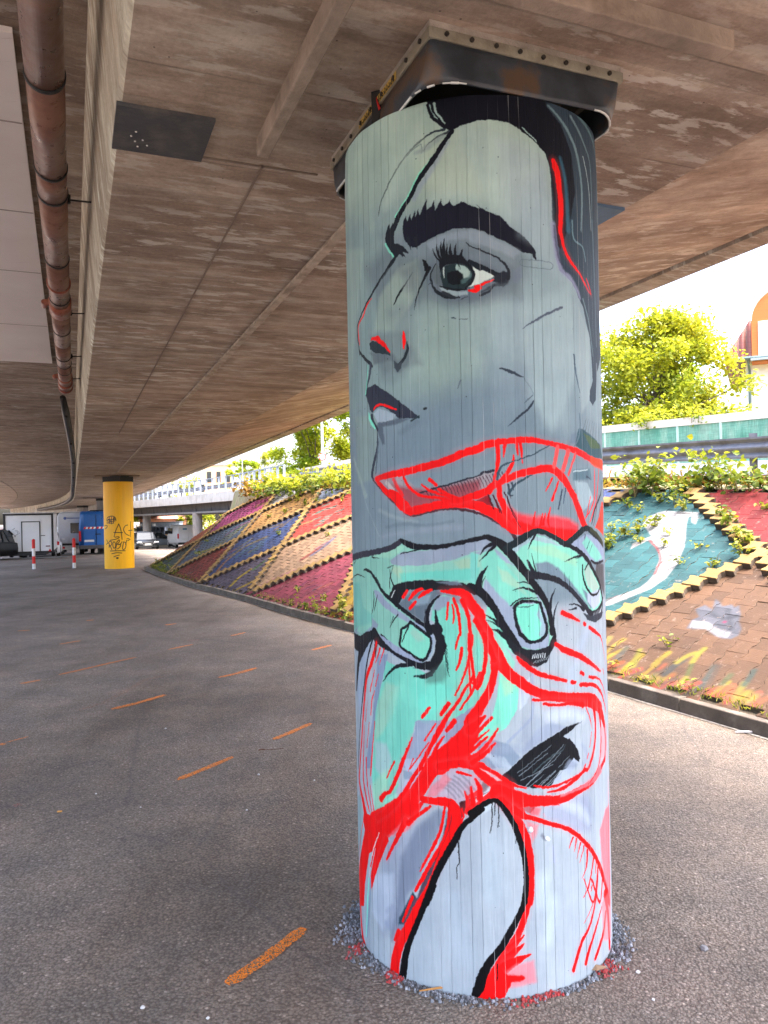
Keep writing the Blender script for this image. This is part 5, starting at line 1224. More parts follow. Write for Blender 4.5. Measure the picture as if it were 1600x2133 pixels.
# gravel collar at the foot
m = MB(); rn = random.Random(12)
for k in range(2300):
    th = rn.uniform(-2.2, 2.2); deg = math.degrees(th)
    wid = .045+.05*max(0, math.cos((deg+75)*math.pi/60)) if deg < -30 else (.05 if deg < 20 else .03+.05*max(0, math.cos((deg-70)*math.pi/70)))
    wid *= .72; d = CR+.003+abs(rn.gauss(0, 1))*wid*.6
    if d > CR+wid*1.7: continue
    if -3 < deg < 18 and rn.random() < .7: continue
    if 38 < deg < 52 and rn.random() < .6: continue
    dx = -math.sin(CPSI)*math.cos(th)+math.cos(CPSI)*math.sin(th); dy = -math.cos(CPSI)*math.cos(th)-math.sin(CPSI)*math.sin(th)
    x, y = CX+dx*d, CY+dy*d; s_ = rn.uniform(.003, .0075); a = rn.uniform(0, 6.28)
    P = []
    for q in range(5):
        an = a+q*1.2566; P.append((x+s_*rn.uniform(.7, 1.1)*math.cos(an), y+s_*rn.uniform(.7, 1.1)*math.sin(an), s_*.15))
    top = [(x+(px-x)*.55+rn.uniform(-.001, .001), y+(py-y)*.55, s_*rn.uniform(.9, 1.5)) for px, py, _ in P]
    m.add(P+top, [(5, 6, 7, 8, 9)]+[(i, (i+1) % 5, 5+(i+1) % 5, 5+i) for i in range(5)])
    red = (-67 < deg < -58) or (-42 < deg < -34) or (8 < deg < 30 and d > CR+.0) or (50 < deg < 62)
    v = rn.uniform(.0, .3) if red and rn.random() < .75 else rn.uniform(.42, 1)
    if not red and rn.random() < .25: v = .36
    m.col += [v]*6
t = NT('overspray_gravel'); at = t.N('Attribute', attribute_name='tint').outputs['Fac']
gm = t.done(t.ramp(at, [(0, (.45, .03, .03)), (.3, (.28, .06, .06)), (.33, (.07, .065, .065)), (.5, (.11, .115, .13)), (.82, (.22, .235, .27)), (1, (.38, .40, .45))]), .6)
tag(m.build('gravel', gm, fix=False), 'loose paint-splashed gravel around the foot of the painted column', 'gravel', kind='stuff')
# ------------------------------------------------------------------ embankment, kerb, paved slope
M_SOIL = mat('dark_soil', (.10, .08, .06), .95, .4, 8, .6)
M_UPG = mat('upper_grass_soil', (.16, .13, .07), .95, .5, 3, .5, dirt=(.12, .14, .04), dscale=.8)
m = MB(); V = []; F = []; ts = [-4+i*.6 for i in range(46)]+[23.0]; ts.sort(); ws = [0, .25, .5, .75, 1.0]
def tend(w): return 26.9-2.6*w if w < .8 else 24.8-(w-.8)*9
rows = []
TT = [-5+i*.75 for i in range(38)]
for t_ in TT: rows.append([SL(min(t_, tend(w)), w, -.03) for w in ws])
# end cap falling away
rows.append([SL(tend(w), w, -.03)+Vector((-.3-1.2*w, .5+1.6*w, 0)) for w in ws])
rows[-1] = [Vector((p.x, p.y, gz(p.y)-.02)) for p in rows[-1]]
m.loft([r for r in rows], cap=False); m.f = [f for f in m.f if not (f[0] % 5 == 4 or f[1] % 5 == 0 and f[0] % 5 == 4)]
tag(m.build('embankment', M_SOIL), kind='structure')
# upper road and ground on the embankment
m = MB(); n0 = None; rows = []
edge = [SL(t_, 1.0, .0) for t_ in TT if t_ < 23.1]+[Vector((-5.3, 30, 0)), Vector((-5.9, 38, 0)), Vector((-9.3, 48, 0))]
for p in edge:
    q = [Vector((p.x, p.y, p.z if p.z else zup(p.y))), Vector((p.x+SNX*.9, p.y+SNY*.9, zup(p.y)))]
    for d in (9, 60, 220): q.append(Vector((p.x+SNX*d, p.y+SNY*d, zup(p.y))))
    rows.append(q)
m.loft(rows, cap=False); m.f = [f for f in m.f if not f[0] % 5 == 4]
last = rows[-1]; m.add([last[0], last[-1], last[-1]-Vector((0, 0, 6)), Vector((last[0].x, last[0].y, -2))], [(0, 1, 2, 3)])
for a, b in zip(rows[-4:-1], rows[-3:]): m.add([a[0], b[0], Vector((b[0].x-1.2, b[0].y, -1)), Vector((a[0].x-1.2, a[0].y, -1))], [(0, 1, 2, 3)])
tag(m.build('upper_ground', M_UPG), kind='structure')
m = MB(); RL = [(10.2, 5.5), (8.7, 9), (7.2, 12.2), (4.7, 17), (1.6, 23), (-.8, 28.7), (-3.2, 37.5), (-7.4, 47.8)]
rows = [[Vector((x, y, zup(y)+.06)), Vector((x+3.2, y+1.7, zup(y)+.07))] for x, y in RL]
m.loft(rows, cap=False); m.f = [f for f in m.f if f[0] % 2 == 0]
tag(m.build('upper_road', mat('road_asphalt', (.11, .11, .11), .9, .2, 5, .3)), kind='structure')

# kerb
M_KERB = mat('dark_kerb_stone', (.105, .085, .07), .9, .3, 7, .5, dirt=(.19, .165, .14), dscale=4)
kp = [Vector((x, y, 0)) for x, y in [(7.6, -5.8)]+KP[0:]]+[Vector((-7.72, 24.6, 0)), Vector((-7.62, 25.0, 0)), Vector((-7.2, 25.3, 0)), Vector((-6.4, 25.6, 0))]
m = MB()
for i in range(len(kp)-1):
    a, b = kp[i], kp[i+1]; L = (b-a).length; n = max(1, round(L/1.0)); d = (b-a)/L; nr = Vector((d.y, -d.x, 0))
    for k in range(n):
        p, q = a+d*(L*k/n+.004), a+d*(L*(k+1)/n-.004); h = .105+.004*math.sin(i*3+k*1.7)
        m.hexa([p+Vector((0, 0, -.05)), q+Vector((0, 0, -.05)), q+nr*.1+Vector((0, 0, -.05)), p+nr*.1+Vector((0, 0, -.05)), p+nr*.012+Vector((0, 0, h)), q+nr*.012+Vector((0, 0, h)), q+nr*.1+Vector((0, 0, h)), p+nr*.1+Vector((0, 0, h))])
tag(m.build('kerb', M_KERB, bevel=.008), kind='structure')
# pale sandy line where the asphalt meets the kerb
m = MB(); V = []; F = []; rn = random.Random(2); j = 0
for i in range(len(kp)-1):
    a, b = kp[i], kp[i+1]; L = (b-a).length; d = (b-a)/L; nl = Vector((-d.y, d.x, 0))
    for k in range(max(2, int(L/.25))):
        p = a+d*(L*k/max(2, int(L/.25))); V += [p+nl*rn.uniform(.008, .028)+Vector((0, 0, .004)), p+nl*-.003+Vector((0, 0, .006))]
        if j: F.append((2*j-2, 2*j-1, 2*j+1, 2*j))
        j += 1
m.add(V, F); tag(m.build('sand_line', mat('sand', (.46, .43, .40), .95, .35, 25, .3)), kind='structure')

SLN = [(1.0, 5.4), (4.5, 8.94), (8.9, 12.5), (12.4, 16.0), (16.4, 19.5), (19.56, 22.5), (23.2, 25.7), (26.8, 29)]
HLN = [(4.9, 2.9), (8.45, 6.3), (12.4, 9.6), (16.42, 11.9), (19.56, 14.9), (23.21, 17.6), (26.8, 19.8), (30.5, 22.4)]
def cellof(t_, w):
    return sum(a+(b-a)*w < t_ for a, b in SLN), sum(a+(b-a)*w < t_ for a, b in HLN)
CELL = {(4, 3): ((178, 76, 98), 'pink and crimson'), (5, 4): ((104, 94, 118), 'slate purple'), (4, 4): ((204, 168, 136), 'sandy tan'), (4, 5): ((222, 78, 68), 'bright red with pale green leaves'), (5, 5): ((66, 88, 146), 'deep blue with orange streaks'),
        (6, 5): ((156, 66, 56), 'rusty dark red'), (5, 6): ((214, 162, 96), 'ochre with weeds'), (6, 6): ((98, 122, 150), 'grey blue with a yellow streak'), (7, 6): ((84, 104, 100), 'dark green'), (7, 7): ((190, 100, 66), 'burnt orange'), (6, 7): ((196, 82, 148), 'magenta'),
        (6, 8): ((222, 86, 70), 'small red'), (5, 7): ((160, 160, 164), 'grey'), (7, 8): ((108, 124, 156), 'small blue grey'), (4, 6): ((130, 144, 172), 'pale slate blue'), (3, 3): ((214, 176, 60), 'yellow'), (3, 4): ((90, 150, 110), 'green'), (3, 2): ((190, 90, 70), 'brick red'),
        (2, 2): ((72, 152, 162), 'teal with a white bird shape'), (2, 1): ((172, 130, 100), 'brown with painted flames and a grey blot'), (1, 2): ((206, 52, 58), 'crimson'), (2, 3): ((78, 112, 190), 'blue'), (1, 1): ((200, 90, 60), 'orange red'), (3, 5): ((190, 120, 90), 'salmon'), (8, 7): ((96, 116, 150), 'blue grey'), (8, 8): ((150, 150, 150), 'grey tip')}
def ptone(c): r = s2l(c); return tuple(min(.7, v*.28) for v in r)
TMAX = 28000
sc_ = Canvas(-4000, TMAX, 0, 3550, 14, ptone((160, 120, 100)))
jj, ii = np.mgrid[0:sc_.h, 0:sc_.w]; Tm = (sc_.x0+(ii+.5)*14)/1000; Wm = (jj+.5)*14/3550
ci = np.zeros_like(Tm, int); hi_ = np.zeros_like(Tm, int)
for a, b in SLN: ci += (a+(b-a)*Wm < Tm)
for a, b in HLN: hi_ += (a+(b-a)*Wm < Tm)
rn = random.Random(7)
for a in range(0, 9):
    for b in range(0, 9):
        c = CELL.get((a, b), ((rn.randint(90, 200), rn.randint(80, 150), rn.randint(70, 150)), 'painted'))[0]; sc_.a[(ci == a) & (hi_ == b)] = ptone(c)
sc_.a[:, ((np.arange(sc_.w)+.5)*14+sc_.x0) > 10800] *= 1.3; sc_.a[:, ((np.arange(sc_.w)+.5)*14+sc_.x0) <= 10800] *= .74  # light evened out in the colour: far pavers lightened, near ones darkened
play(sc_, '''0|226 226 230|25|1|8950 2851 8890 2943 8790 3000 8340 2968 8290 2883 8210 2702 8290 2748 8380 2879 8400 2844 8310 2677 8110 2364 8010 2183 7880 1892 7820 1601 7850 1395 7970 1207 8080 1044 8170 983 8190 1037 8120 1207 8000 1370 7980 1519 8010 1665 8140 1949 8280 2123 8460 2268 8560 2325 8650 2119 8720 2244 8590 2421 8890 2677
0|120 130 145|15|1|8850 2819 8740 2844 8720 2755 8750 2702
1|215 70 75|25|1|8540 2325 22 8310 2151 22 8130 1953 22 8050 1779 22 8000 1665 22
1|200 110 110|20|0.7|8180 998 14 8200 1093 14 8120 1207 14
0|132 136 152|30|1|7100 1342 7040 1317 6960 1253 6890 1296 6830 1260 6820 1299 6710 1175 6660 1065 6570 973 6540 884 6570 820 6650 799 6750 831 6870 891 7010 856 7070 852 7110 980 7070 1040 7190 1150 7140 1228 7020 1179
0|214 214 224|25|0.9|7100 983 6940 994 6800 934 6630 909 6610 824 6710 816 6880 888 7050 870
1|90 95 112|30|0.7|7010 1129 40 6840 1072 40 6730 1147 40
1|215 60 130|25|1|6790 1033 28 6780 1033 28
1|90 95 112|30|0.7|6870 1214 40 6660 948 40
1|226 196 70|28|0.85|7510 185 55 7480 327 55 7430 426 55
1|240 120 70|28|0.85|7400 25 59 7370 153 59 7320 234 59
1|222 190 80|28|0.85|7570 316 46 7560 454 46 7540 547 46
1|232 200 60|28|0.85|7220 103 65 7220 263 65 7220 383 65
1|232 110 90|28|0.85|7240 -64 70 7170 85 70 7090 188 70
1|196 190 70|28|0.85|7180 209 49 7240 344 49 7280 440 49
1|236 190 70|28|0.85|7000 60 45 6990 209 45 6980 320 45
1|224 120 80|28|0.85|6910 50 44 6910 206 44 6900 323 44
1|226 96 84|28|0.85|6990 -21 41 6950 78 41 6910 135 41
1|228 196 72|28|0.85|7000 288 65 7000 405 65 6990 479 65
1|96 104 104|28|0.85|6810 217 75 6810 341 75 6790 422 75
1|226 206 80|28|0.85|6820 390 58 6790 493 58 6750 550 58
1|128 140 80|28|0.85|6580 163 43 6630 309 43 6680 415 43
1|226 206 80|28|0.85|6690 433 54 6710 550 54 6710 628 54
1|226 110 90|28|0.85|6770 -32 73 6680 89 73 6570 167 73
1|230 116 88|28|0.85|6570 -18 74 6500 89 74 6430 156 74
1|100 110 112|28|0.85|6430 75 63 6430 209 63 6420 305 63
1|110 118 112|28|0.85|6390 146 57 6440 309 57 6470 437 57
1|130 110 96|28|0.85|6370 238 51 6410 362 51 6440 447 51
1|222 200 80|28|0.85|6250 99 46 6240 213 46 6230 288 46
1|236 96 80|28|0.85|6240 64 56 6210 131 56 6180 163 56
1|120 130 90|28|0.85|6260 238 53 6270 327 53 6270 376 53
1|236 100 80|28|0.85|6510 106 41 6480 178 41 6450 209 41
1|228 100 84|28|0.85|6090 64 56 6090 160 56 6080 224 56
1|200 190 90|28|0.85|6080 163 57 6090 259 57 6100 316 57
1|96 120 112|28|0.85|6090 298 52 6110 412 52 6130 486 52
1|236 110 96|28|0.85|5930 14 50 5910 103 50 5890 160 50
1|236 130 100|28|0.85|5930 124 59 5930 202 59 5930 241 59
1|120 120 112|28|0.85|7390 263 58 7420 380 58 7430 447 58
1|214 190 110|28|0.85|7650 291 80 7680 437 80 7700 532 80
1|210 110 90|28|0.85|6480 -128 63 6440 -53 63 6400 -18 63
1|228 120 96|28|0.85|6200 -39 45 6190 36 45 6160 75 45
1|236 140 90|45|0.7|6060 106 45 6040 178 45
1|232 110 84|45|0.7|6820 -64 49 6820 78 49
1|224 196 80|45|0.7|5950 64 62 5940 188 62
1|110 112 104|45|0.7|6660 21 49 6630 89 49
1|236 140 90|45|0.7|6150 167 47 6170 259 47
1|236 140 90|45|0.7|6290 138 42 6250 202 42
1|224 196 80|45|0.7|6930 64 65 6890 156 65
1|224 196 80|45|0.7|6010 156 67 6010 220 67
1|232 110 84|45|0.7|7090 -82 52 7060 -21 52
1|110 112 104|45|0.7|5920 -11 31 5920 117 31
1|232 110 84|45|0.7|6800 -67 69 6760 28 69
1|224 196 80|45|0.7|6930 103 54 6900 170 54
1|110 112 104|45|0.7|6900 146 53 6900 209 53
1|232 110 84|45|0.7|6440 67 37 6470 192 37
1|232 110 84|45|0.7|7240 -43 68 7270 110 68
1|110 112 104|45|0.7|6450 36 63 6430 92 63
1|236 140 90|45|0.7|6150 89 45 6110 188 45
1|224 196 80|45|0.7|6760 142 57 6740 220 57
1|224 196 80|45|0.7|6610 149 43 6600 224 43
1|232 110 84|45|0.7|6710 96 50 6740 224 50
1|236 140 90|45|0.7|5870 103 32 5840 213 32
1|110 112 104|45|0.7|6730 53 40 6700 170 40
1|224 196 80|45|0.7|6870 39 56 6830 131 56
1|232 110 84|45|0.7|6280 25 61 6300 146 61
1|224 196 80|45|0.7|6050 121 55 6020 192 55
1|236 140 90|45|0.7|6180 117 70 6170 245 70
1|120 170 160|30|0.85|17670 2371 85 17490 2460 85
1|120 170 160|30|0.85|17950 2652 85 17760 2741 85
1|120 170 160|30|0.85|17270 2467 85 17100 2552 85
1|120 170 160|30|0.85|17610 2787 85 17430 2876 85
1|120 170 160|30|0.85|17220 2187 85 17040 2276 85
1|120 170 160|30|0.85|18090 2858 85 17890 2946 85
1|120 170 160|30|0.85|17090 2677 85 16920 2762 85
1|120 170 160|30|0.85|16780 2247 85 16610 2332 85
1|120 170 160|30|0.85|17230 2347 85 17050 2435 85
1|120 170 160|30|0.85|18030 2563 85 17840 2655 85
1|225 90 80|40|0.8|17670 2254 45 17600 2322 45
1|225 90 80|40|0.8|17650 2570 58 17440 2599 58
1|130 180 170|40|0.8|17280 2329 53 17060 2347 53
1|130 180 170|40|0.8|17760 2748 50 17660 2769 50
1|130 180 170|40|0.8|16920 2592 30 16740 2623 30
1|130 180 170|40|0.8|16600 2247 51 16490 2297 51
1|130 180 170|40|0.8|16590 2240 59 16550 2329 59
1|225 90 80|40|0.8|17430 2176 40 17370 2226 40
1|200 80 76|60|0.8|15900 1164 150 15830 1353 150 15790 1502 150
1|120 130 180|70|0.8|15720 1324 140 15660 1548 140 15730 1839 140
1|190 120 180|40|0.8|15890 1491 60 15780 1722 60
1|210 110 90|40|0.8|13370 288 50 13230 359 50
1|150 60 110|40|0.8|15980 405 67 15510 557 67
1|210 110 90|40|0.8|13760 284 68 13650 430 68
1|150 60 110|40|0.8|13550 309 64 13310 525 64
1|90 120 130|40|0.8|13880 472 41 13800 604 41
1|90 120 130|40|0.8|15830 469 83 15570 760 83
1|210 110 90|40|0.8|13730 543 88 13580 706 88
1|150 60 110|40|0.8|14320 525 50 14360 859 50
1|210 110 90|40|0.8|14380 444 71 14250 625 71
1|150 60 110|40|0.8|14530 430 86 14520 614 86
1|210 110 90|40|0.8|15270 486 50 14980 685 50
1|150 60 110|40|0.8|14220 454 72 13940 653 72
1|196 80 100|40|0.8|15780 430 79 15540 706 79
1|196 80 100|40|0.8|14350 525 87 13930 678 87
1|226 90 170|90|0.5|16190 245 120 15790 678 120 15020 1076 120
1|190 90 60|40|0.8|20000 1054 90 19760 1331 90
1|110 140 190|40|0.8|19480 1274 62 19370 1548 62
1|90 130 150|40|0.8|19260 1111 64 19070 1452 64
1|90 130 150|40|0.8|18520 1147 54 18610 1495 54
1|160 140 80|40|0.8|18810 1157 105 18730 1285 105
1|110 140 190|40|0.8|19580 1168 108 19770 1558 108
1|160 140 80|40|0.8|19870 1189 106 19680 1573 106
1|160 140 80|40|0.8|19860 859 77 19470 1186 77
1|90 130 150|40|0.8|19830 1211 76 19790 1498 76
1|90 130 150|40|0.8|18600 1221 88 18830 1654 88
1|90 130 150|40|0.8|18700 1047 56 18650 1331 56
1|110 140 190|40|0.8|19480 1310 80 19360 1459 80
1|110 140 190|40|0.8|20740 1129 68 20620 1303 68
1|110 140 190|40|0.8|19060 1278 52 18710 1491 52
1|90 130 150|40|0.8|18660 1047 82 18880 1512 82
1|90 130 150|40|0.8|18070 1086 52 17760 1289 52
1|170 150 80|60|0.8|19510 944 120 19520 1274 120 18970 1679 120
1|90 160 140|40|0.8|19160 930 60 19080 1342 60
1|60 110 200|100|0.6|18650 1534 130 18650 2112 130
1|226 196 50|40|0.95|17550 156 120 17640 369 120 17590 635 120
1|210 180 40|50|0.9|17050 71 120 16800 351 120
1|90 160 60|60|0.8|17440 689 100 17430 916 100
1|120 110 130|40|0.8|19200 163 54 19050 280 54
1|150 140 160|40|0.8|18210 -103 64 18210 174 64
1|150 140 160|40|0.8|19080 146 51 18840 249 51
1|120 110 130|40|0.8|18400 199 73 18140 394 73
1|150 140 160|40|0.8|18220 156 65 18060 288 65
1|120 110 130|40|0.8|18330 -131 69 18330 192 69
1|120 110 130|40|0.8|17930 85 82 17960 387 82
1|150 140 160|40|0.8|18500 7 69 18360 128 69
1|220 150 50|60|0.8|19170 369 110 19450 664 110 19560 898 110
1|150 160 110|70|0.85|22390 245 130 22110 880 130 21650 1892 130 21560 2077 130
1|206 196 70|50|0.85|22730 838 80 21660 1175 80 21510 1988 80
1|90 120 160|80|0.6|22530 497 110 22460 1125 110 21800 1793 110
1|190 90 80|40|0.8|21080 483 83 21010 777 83
1|190 90 80|40|0.8|20350 561 60 20170 643 60
1|190 90 80|40|0.8|22240 447 65 22050 550 65
1|190 90 80|40|0.8|20230 383 74 19770 582 74
1|190 90 80|40|0.8|19710 273 58 19620 440 58
1|190 90 80|40|0.8|19080 302 60 19050 579 60
1|190 90 80|40|0.8|22740 462 63 22470 685 63
1|190 90 80|40|0.8|19890 554 69 19990 856 69
1|180 150 140|40|0.8|21250 174 69 21000 256 69
1|130 50 50|40|0.8|21020 412 72 20970 525 72
1|130 50 50|40|0.8|21010 273 53 20750 486 53
1|180 150 140|40|0.8|19080 309 51 19040 564 51
1|110 140 120|40|0.8|24190 646 40 24070 813 40
1|190 200 190|40|0.8|23890 472 41 23980 689 41
1|60 90 80|40|0.8|23930 323 74 24180 678 74
1|60 90 80|40|0.8|26260 376 79 26270 692 79
1|190 200 190|40|0.8|25880 309 66 26220 550 66
1|110 140 120|40|0.8|23900 270 58 23470 472 58
1|190 200 190|40|0.8|23290 575 63 22900 781 63
1|110 140 120|40|0.8|23920 721 72 23770 969 72
1|110 140 120|40|0.8|23610 373 47 23440 547 47
1|190 200 190|40|0.8|24950 525 57 24440 738 57
1|200 110 70|40|0.8|24460 678 94 24460 841 94
1|160 90 60|40|0.8|23940 625 87 23870 767 87
1|200 110 70|40|0.8|25500 561 67 25120 919 67
1|200 110 70|40|0.8|24390 1047 63 23740 1260 63
1|120 80 70|40|0.8|28780 1150 67 28400 1331 67
1|200 110 70|40|0.8|26950 1164 100 26290 1427 100
1|160 90 60|40|0.8|25550 969 73 25150 1086 73
1|160 90 60|40|0.8|23700 944 89 23380 1200 89
1|160 90 60|40|0.8|26900 1143 96 26950 1388 96
1|200 110 70|40|0.8|25990 1257 64 26050 1516 64
1|200 110 70|40|0.8|23680 731 86 23240 1069 86
1|160 90 60|40|0.8|21910 781 80 21800 1104 80
1|222 110 170|80|0.6|22090 1598 90 21890 1974 90 21150 2368 90
1|180 150 80|40|0.8|22870 3035 65 22230 3220 65
1|220 170 110|40|0.8|22890 3081 89 22350 3277 89
1|220 170 110|40|0.8|20430 2471 65 19910 2684 65
1|220 170 110|40|0.8|19890 1913 117 19600 2063 117
1|160 120 70|40|0.8|19900 2702 84 19390 2876 84
1|220 170 110|40|0.8|18320 2087 65 18070 2180 65
1|180 150 80|40|0.8|19000 2542 98 18620 2744 98
1|160 120 70|40|0.8|18980 1974 115 18940 2126 115
1|220 170 110|40|0.8|20680 2581 114 20420 2797 114
1|220 170 110|40|0.8|22600 2769 104 21950 2943 104
1|220 170 110|40|0.8|19620 2932 69 19500 3078 69
1|160 120 70|40|0.8|20170 2499 92 19570 2684 92
1|220 170 110|40|0.8|19680 2311 74 19710 2531 74
1|180 150 80|40|0.8|21370 2141 86 20920 2357 86
1|180 150 80|40|0.8|18820 2073 61 18890 2435 61
1|220 170 110|40|0.8|18040 2158 84 17660 2329 84
1|220 170 110|40|0.8|19330 2602 96 19330 2769 96
1|180 150 80|40|0.8|19460 2002 62 19020 2166 62''', ptone)
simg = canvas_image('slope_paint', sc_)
def paver_mat(name, tex=True, col=None):
    t = NT(name); co = t.N('TexCoord').outputs['Object']; uv = t.N('UVMap').outputs[0]
    if tex:
        wv = t.mix(.012, uv, t.N('TexNoise', {'Vector': co, 'Scale': 9.0}).outputs['Color'])
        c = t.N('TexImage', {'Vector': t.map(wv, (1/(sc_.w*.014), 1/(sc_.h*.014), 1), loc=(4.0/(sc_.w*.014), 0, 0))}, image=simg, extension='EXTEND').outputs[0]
    else: c = t.mix(0, col, col)
    at = t.N('Attribute', attribute_name='tint').outputs['Fac']
    c = t.mix(1, c, t.ramp(at, [(0, (.74, .74, .75)), (.5, (1, 1, 1)), (1, (1.22, 1.2, 1.18))]), 'MULTIPLY')
    n = t.noise(co, 7, 7, .7); c = t.mix(.6, c, t.ramp(n, [(.3, (.70, .70, .70)), (.62, (1.08, 1.08, 1.08)), (.8, (1.2, 1.18, 1.12))]), 'MULTIPLY')
    wear = t.ramp(t.noise(co, 16, 6, .7), [(.58, (0, 0, 0)), (.70, (1, 1, 1))]); wear = t.math('MULTIPLY', wear, t.ramp(t.noise(co, 1.3, 3), [(.4, (.1, .1, .1)), (.65, (.8, .8, .8))]))
    c = t.mix(wear, c, (.26, .20, .165))
    n2 = t.noise(co, 60, 4, .65)
    return t.done(c, .8, t.bump(t.math('ADD', n2, t.math('MULTIPLY', n, .8)), .5, .005), spec=.35)
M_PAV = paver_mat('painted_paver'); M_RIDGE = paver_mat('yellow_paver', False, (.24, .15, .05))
M_PSIDE = mat('paver_side', (.10, .075, .055), .9, .3, 10, .3)
slope = empty('paved_slope', SL(10, 0), label='sloping bank of interlocking pavers painted in a patchwork of coloured diamonds', cat='paved slope')
HX, HN, HY = .0988, .0770, .0811
outl = [(-HX, -HY), (HX, -HY), (HX, -.0555), (HN, -.027), (HN, .027), (HX, .0555), (HX, HY), (-HX, HY), (-HX, .0555), (-HN, .027), (-HN, -.027), (-HX, -.0555)]
cells = {}; ridges = {}
rn = random.Random(21); ncol = int((27.0+4.2)/.178)
for i in range(ncol):
    for j in range(-1, 23):
        tm = -4.2+i*.178; wm = (j+.5+(.5 if i % 2 else 0))*.165
        wf = wm/3.55
        if wf < .018 or wf > .99 or tm > tend(wf)-.1: continue
        rid = None
        base = SL(tm, wf); T = (SL(tm+.1, wf)-SL(tm-.1, wf)).normalized(); Wd = (SL(tm, wf+.02)-SL(tm, wf-.02)).normalized(); N = T.cross(Wd).normalized()
        if N.z < 0: N = -N
        h = rn.uniform(-.003, .003)+.012*(mnoise.noise((tm*.6, wm*.6, 0))); ta, tb = rn.uniform(-.012, .012), rn.uniform(-.012, .012)
        top = [base+T*x+Wd*y+N*(h+ta*x+tb*y) for x, y in outl]
        ins = [base+T*x*.965+Wd*y*.955+N*(h+.0025+ta*x+tb*y) for x, y in outl]; bot = [base+T*x*1.0+Wd*y*1.0-N*.035 for x, y in outl]
        key = rid if rid else cellof(tm, wf); D = ridges if rid else cells
        mb = D.setdefault(key, MB())
        uvs = [(tm+x, wm+y) for x, y in outl]
        n = 12; fs_ = [tuple(range(n))]+[(q, n+q, n+(q+1) % n, (q+1) % n) for q in range(n)]
        mb.add(ins+top, fs_, uvs*2); mb.add(top+bot, [(q, n+q, n+(q+1) % n, (q+1) % n) for q in range(n)], uvs*2, mi=1)
        mb.col += [rn.random()]*(1+n)+[.5]*n
for fam, LN in ((0, SLN), (1, HLN)):
    for k, (a, b) in enumerate(LN):
        Lw = math.hypot(b-a, 3.55); st = .185 if fam == 0 else .172; mb = MB(); nst = int(Lw/st)
        for q_ in range(nst+1):
            wf = (q_+.5)*st/Lw; tm = a+(b-a)*wf
            if wf < .02 or wf > .985 or tm > tend(wf)-.05 or tm < -3.5: continue
            base = SL(tm, wf); T = (SL(tm+.1, wf)-SL(tm-.1, wf)).normalized(); Wd = (SL(tm, wf+.02)-SL(tm, wf-.02)).normalized(); N = T.cross(Wd).normalized()
            if N.z < 0: N = -N
            h = .05+rn.uniform(-.006, .006)+(.004 if fam else 0); ta, tb = rn.uniform(-.03, .03)+.04, rn.uniform(-.05, .03); jx = rn.uniform(-.006, .006)
            top = [base+T*(x*.93+jx)+Wd*y*.93+N*(h+ta*x+tb*y) for x, y in outl]; ins = [base+T*(x*.9+jx)+Wd*y*.88+N*(h+.006+ta*x+tb*y) for x, y in outl]; bot = [base+T*(x*.93+jx)+Wd*y*.93-N*.012 for x, y in outl]
            n = 12; uvs = [(tm, wf*3.55)]*12
            mb.add(ins+top, [tuple(range(n))]+[(q, n+q, n+(q+1) % n, (q+1) % n) for q in range(n)], uvs*2); mb.add(top+bot, [(q, n+q, n+(q+1) % n, (q+1) % n) for q in range(n)], uvs*2, mi=1)
            mb.col += [rn.random()]*(1+n)+[.5]*n
        if mb.v: ridges[(fam, k)] = mb
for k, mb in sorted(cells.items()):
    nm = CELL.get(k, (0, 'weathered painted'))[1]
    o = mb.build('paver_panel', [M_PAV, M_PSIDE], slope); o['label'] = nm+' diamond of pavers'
for k, mb in sorted(ridges.items()):
    mb.build('raised_border', [M_RIDGE, M_PSIDE], slope)

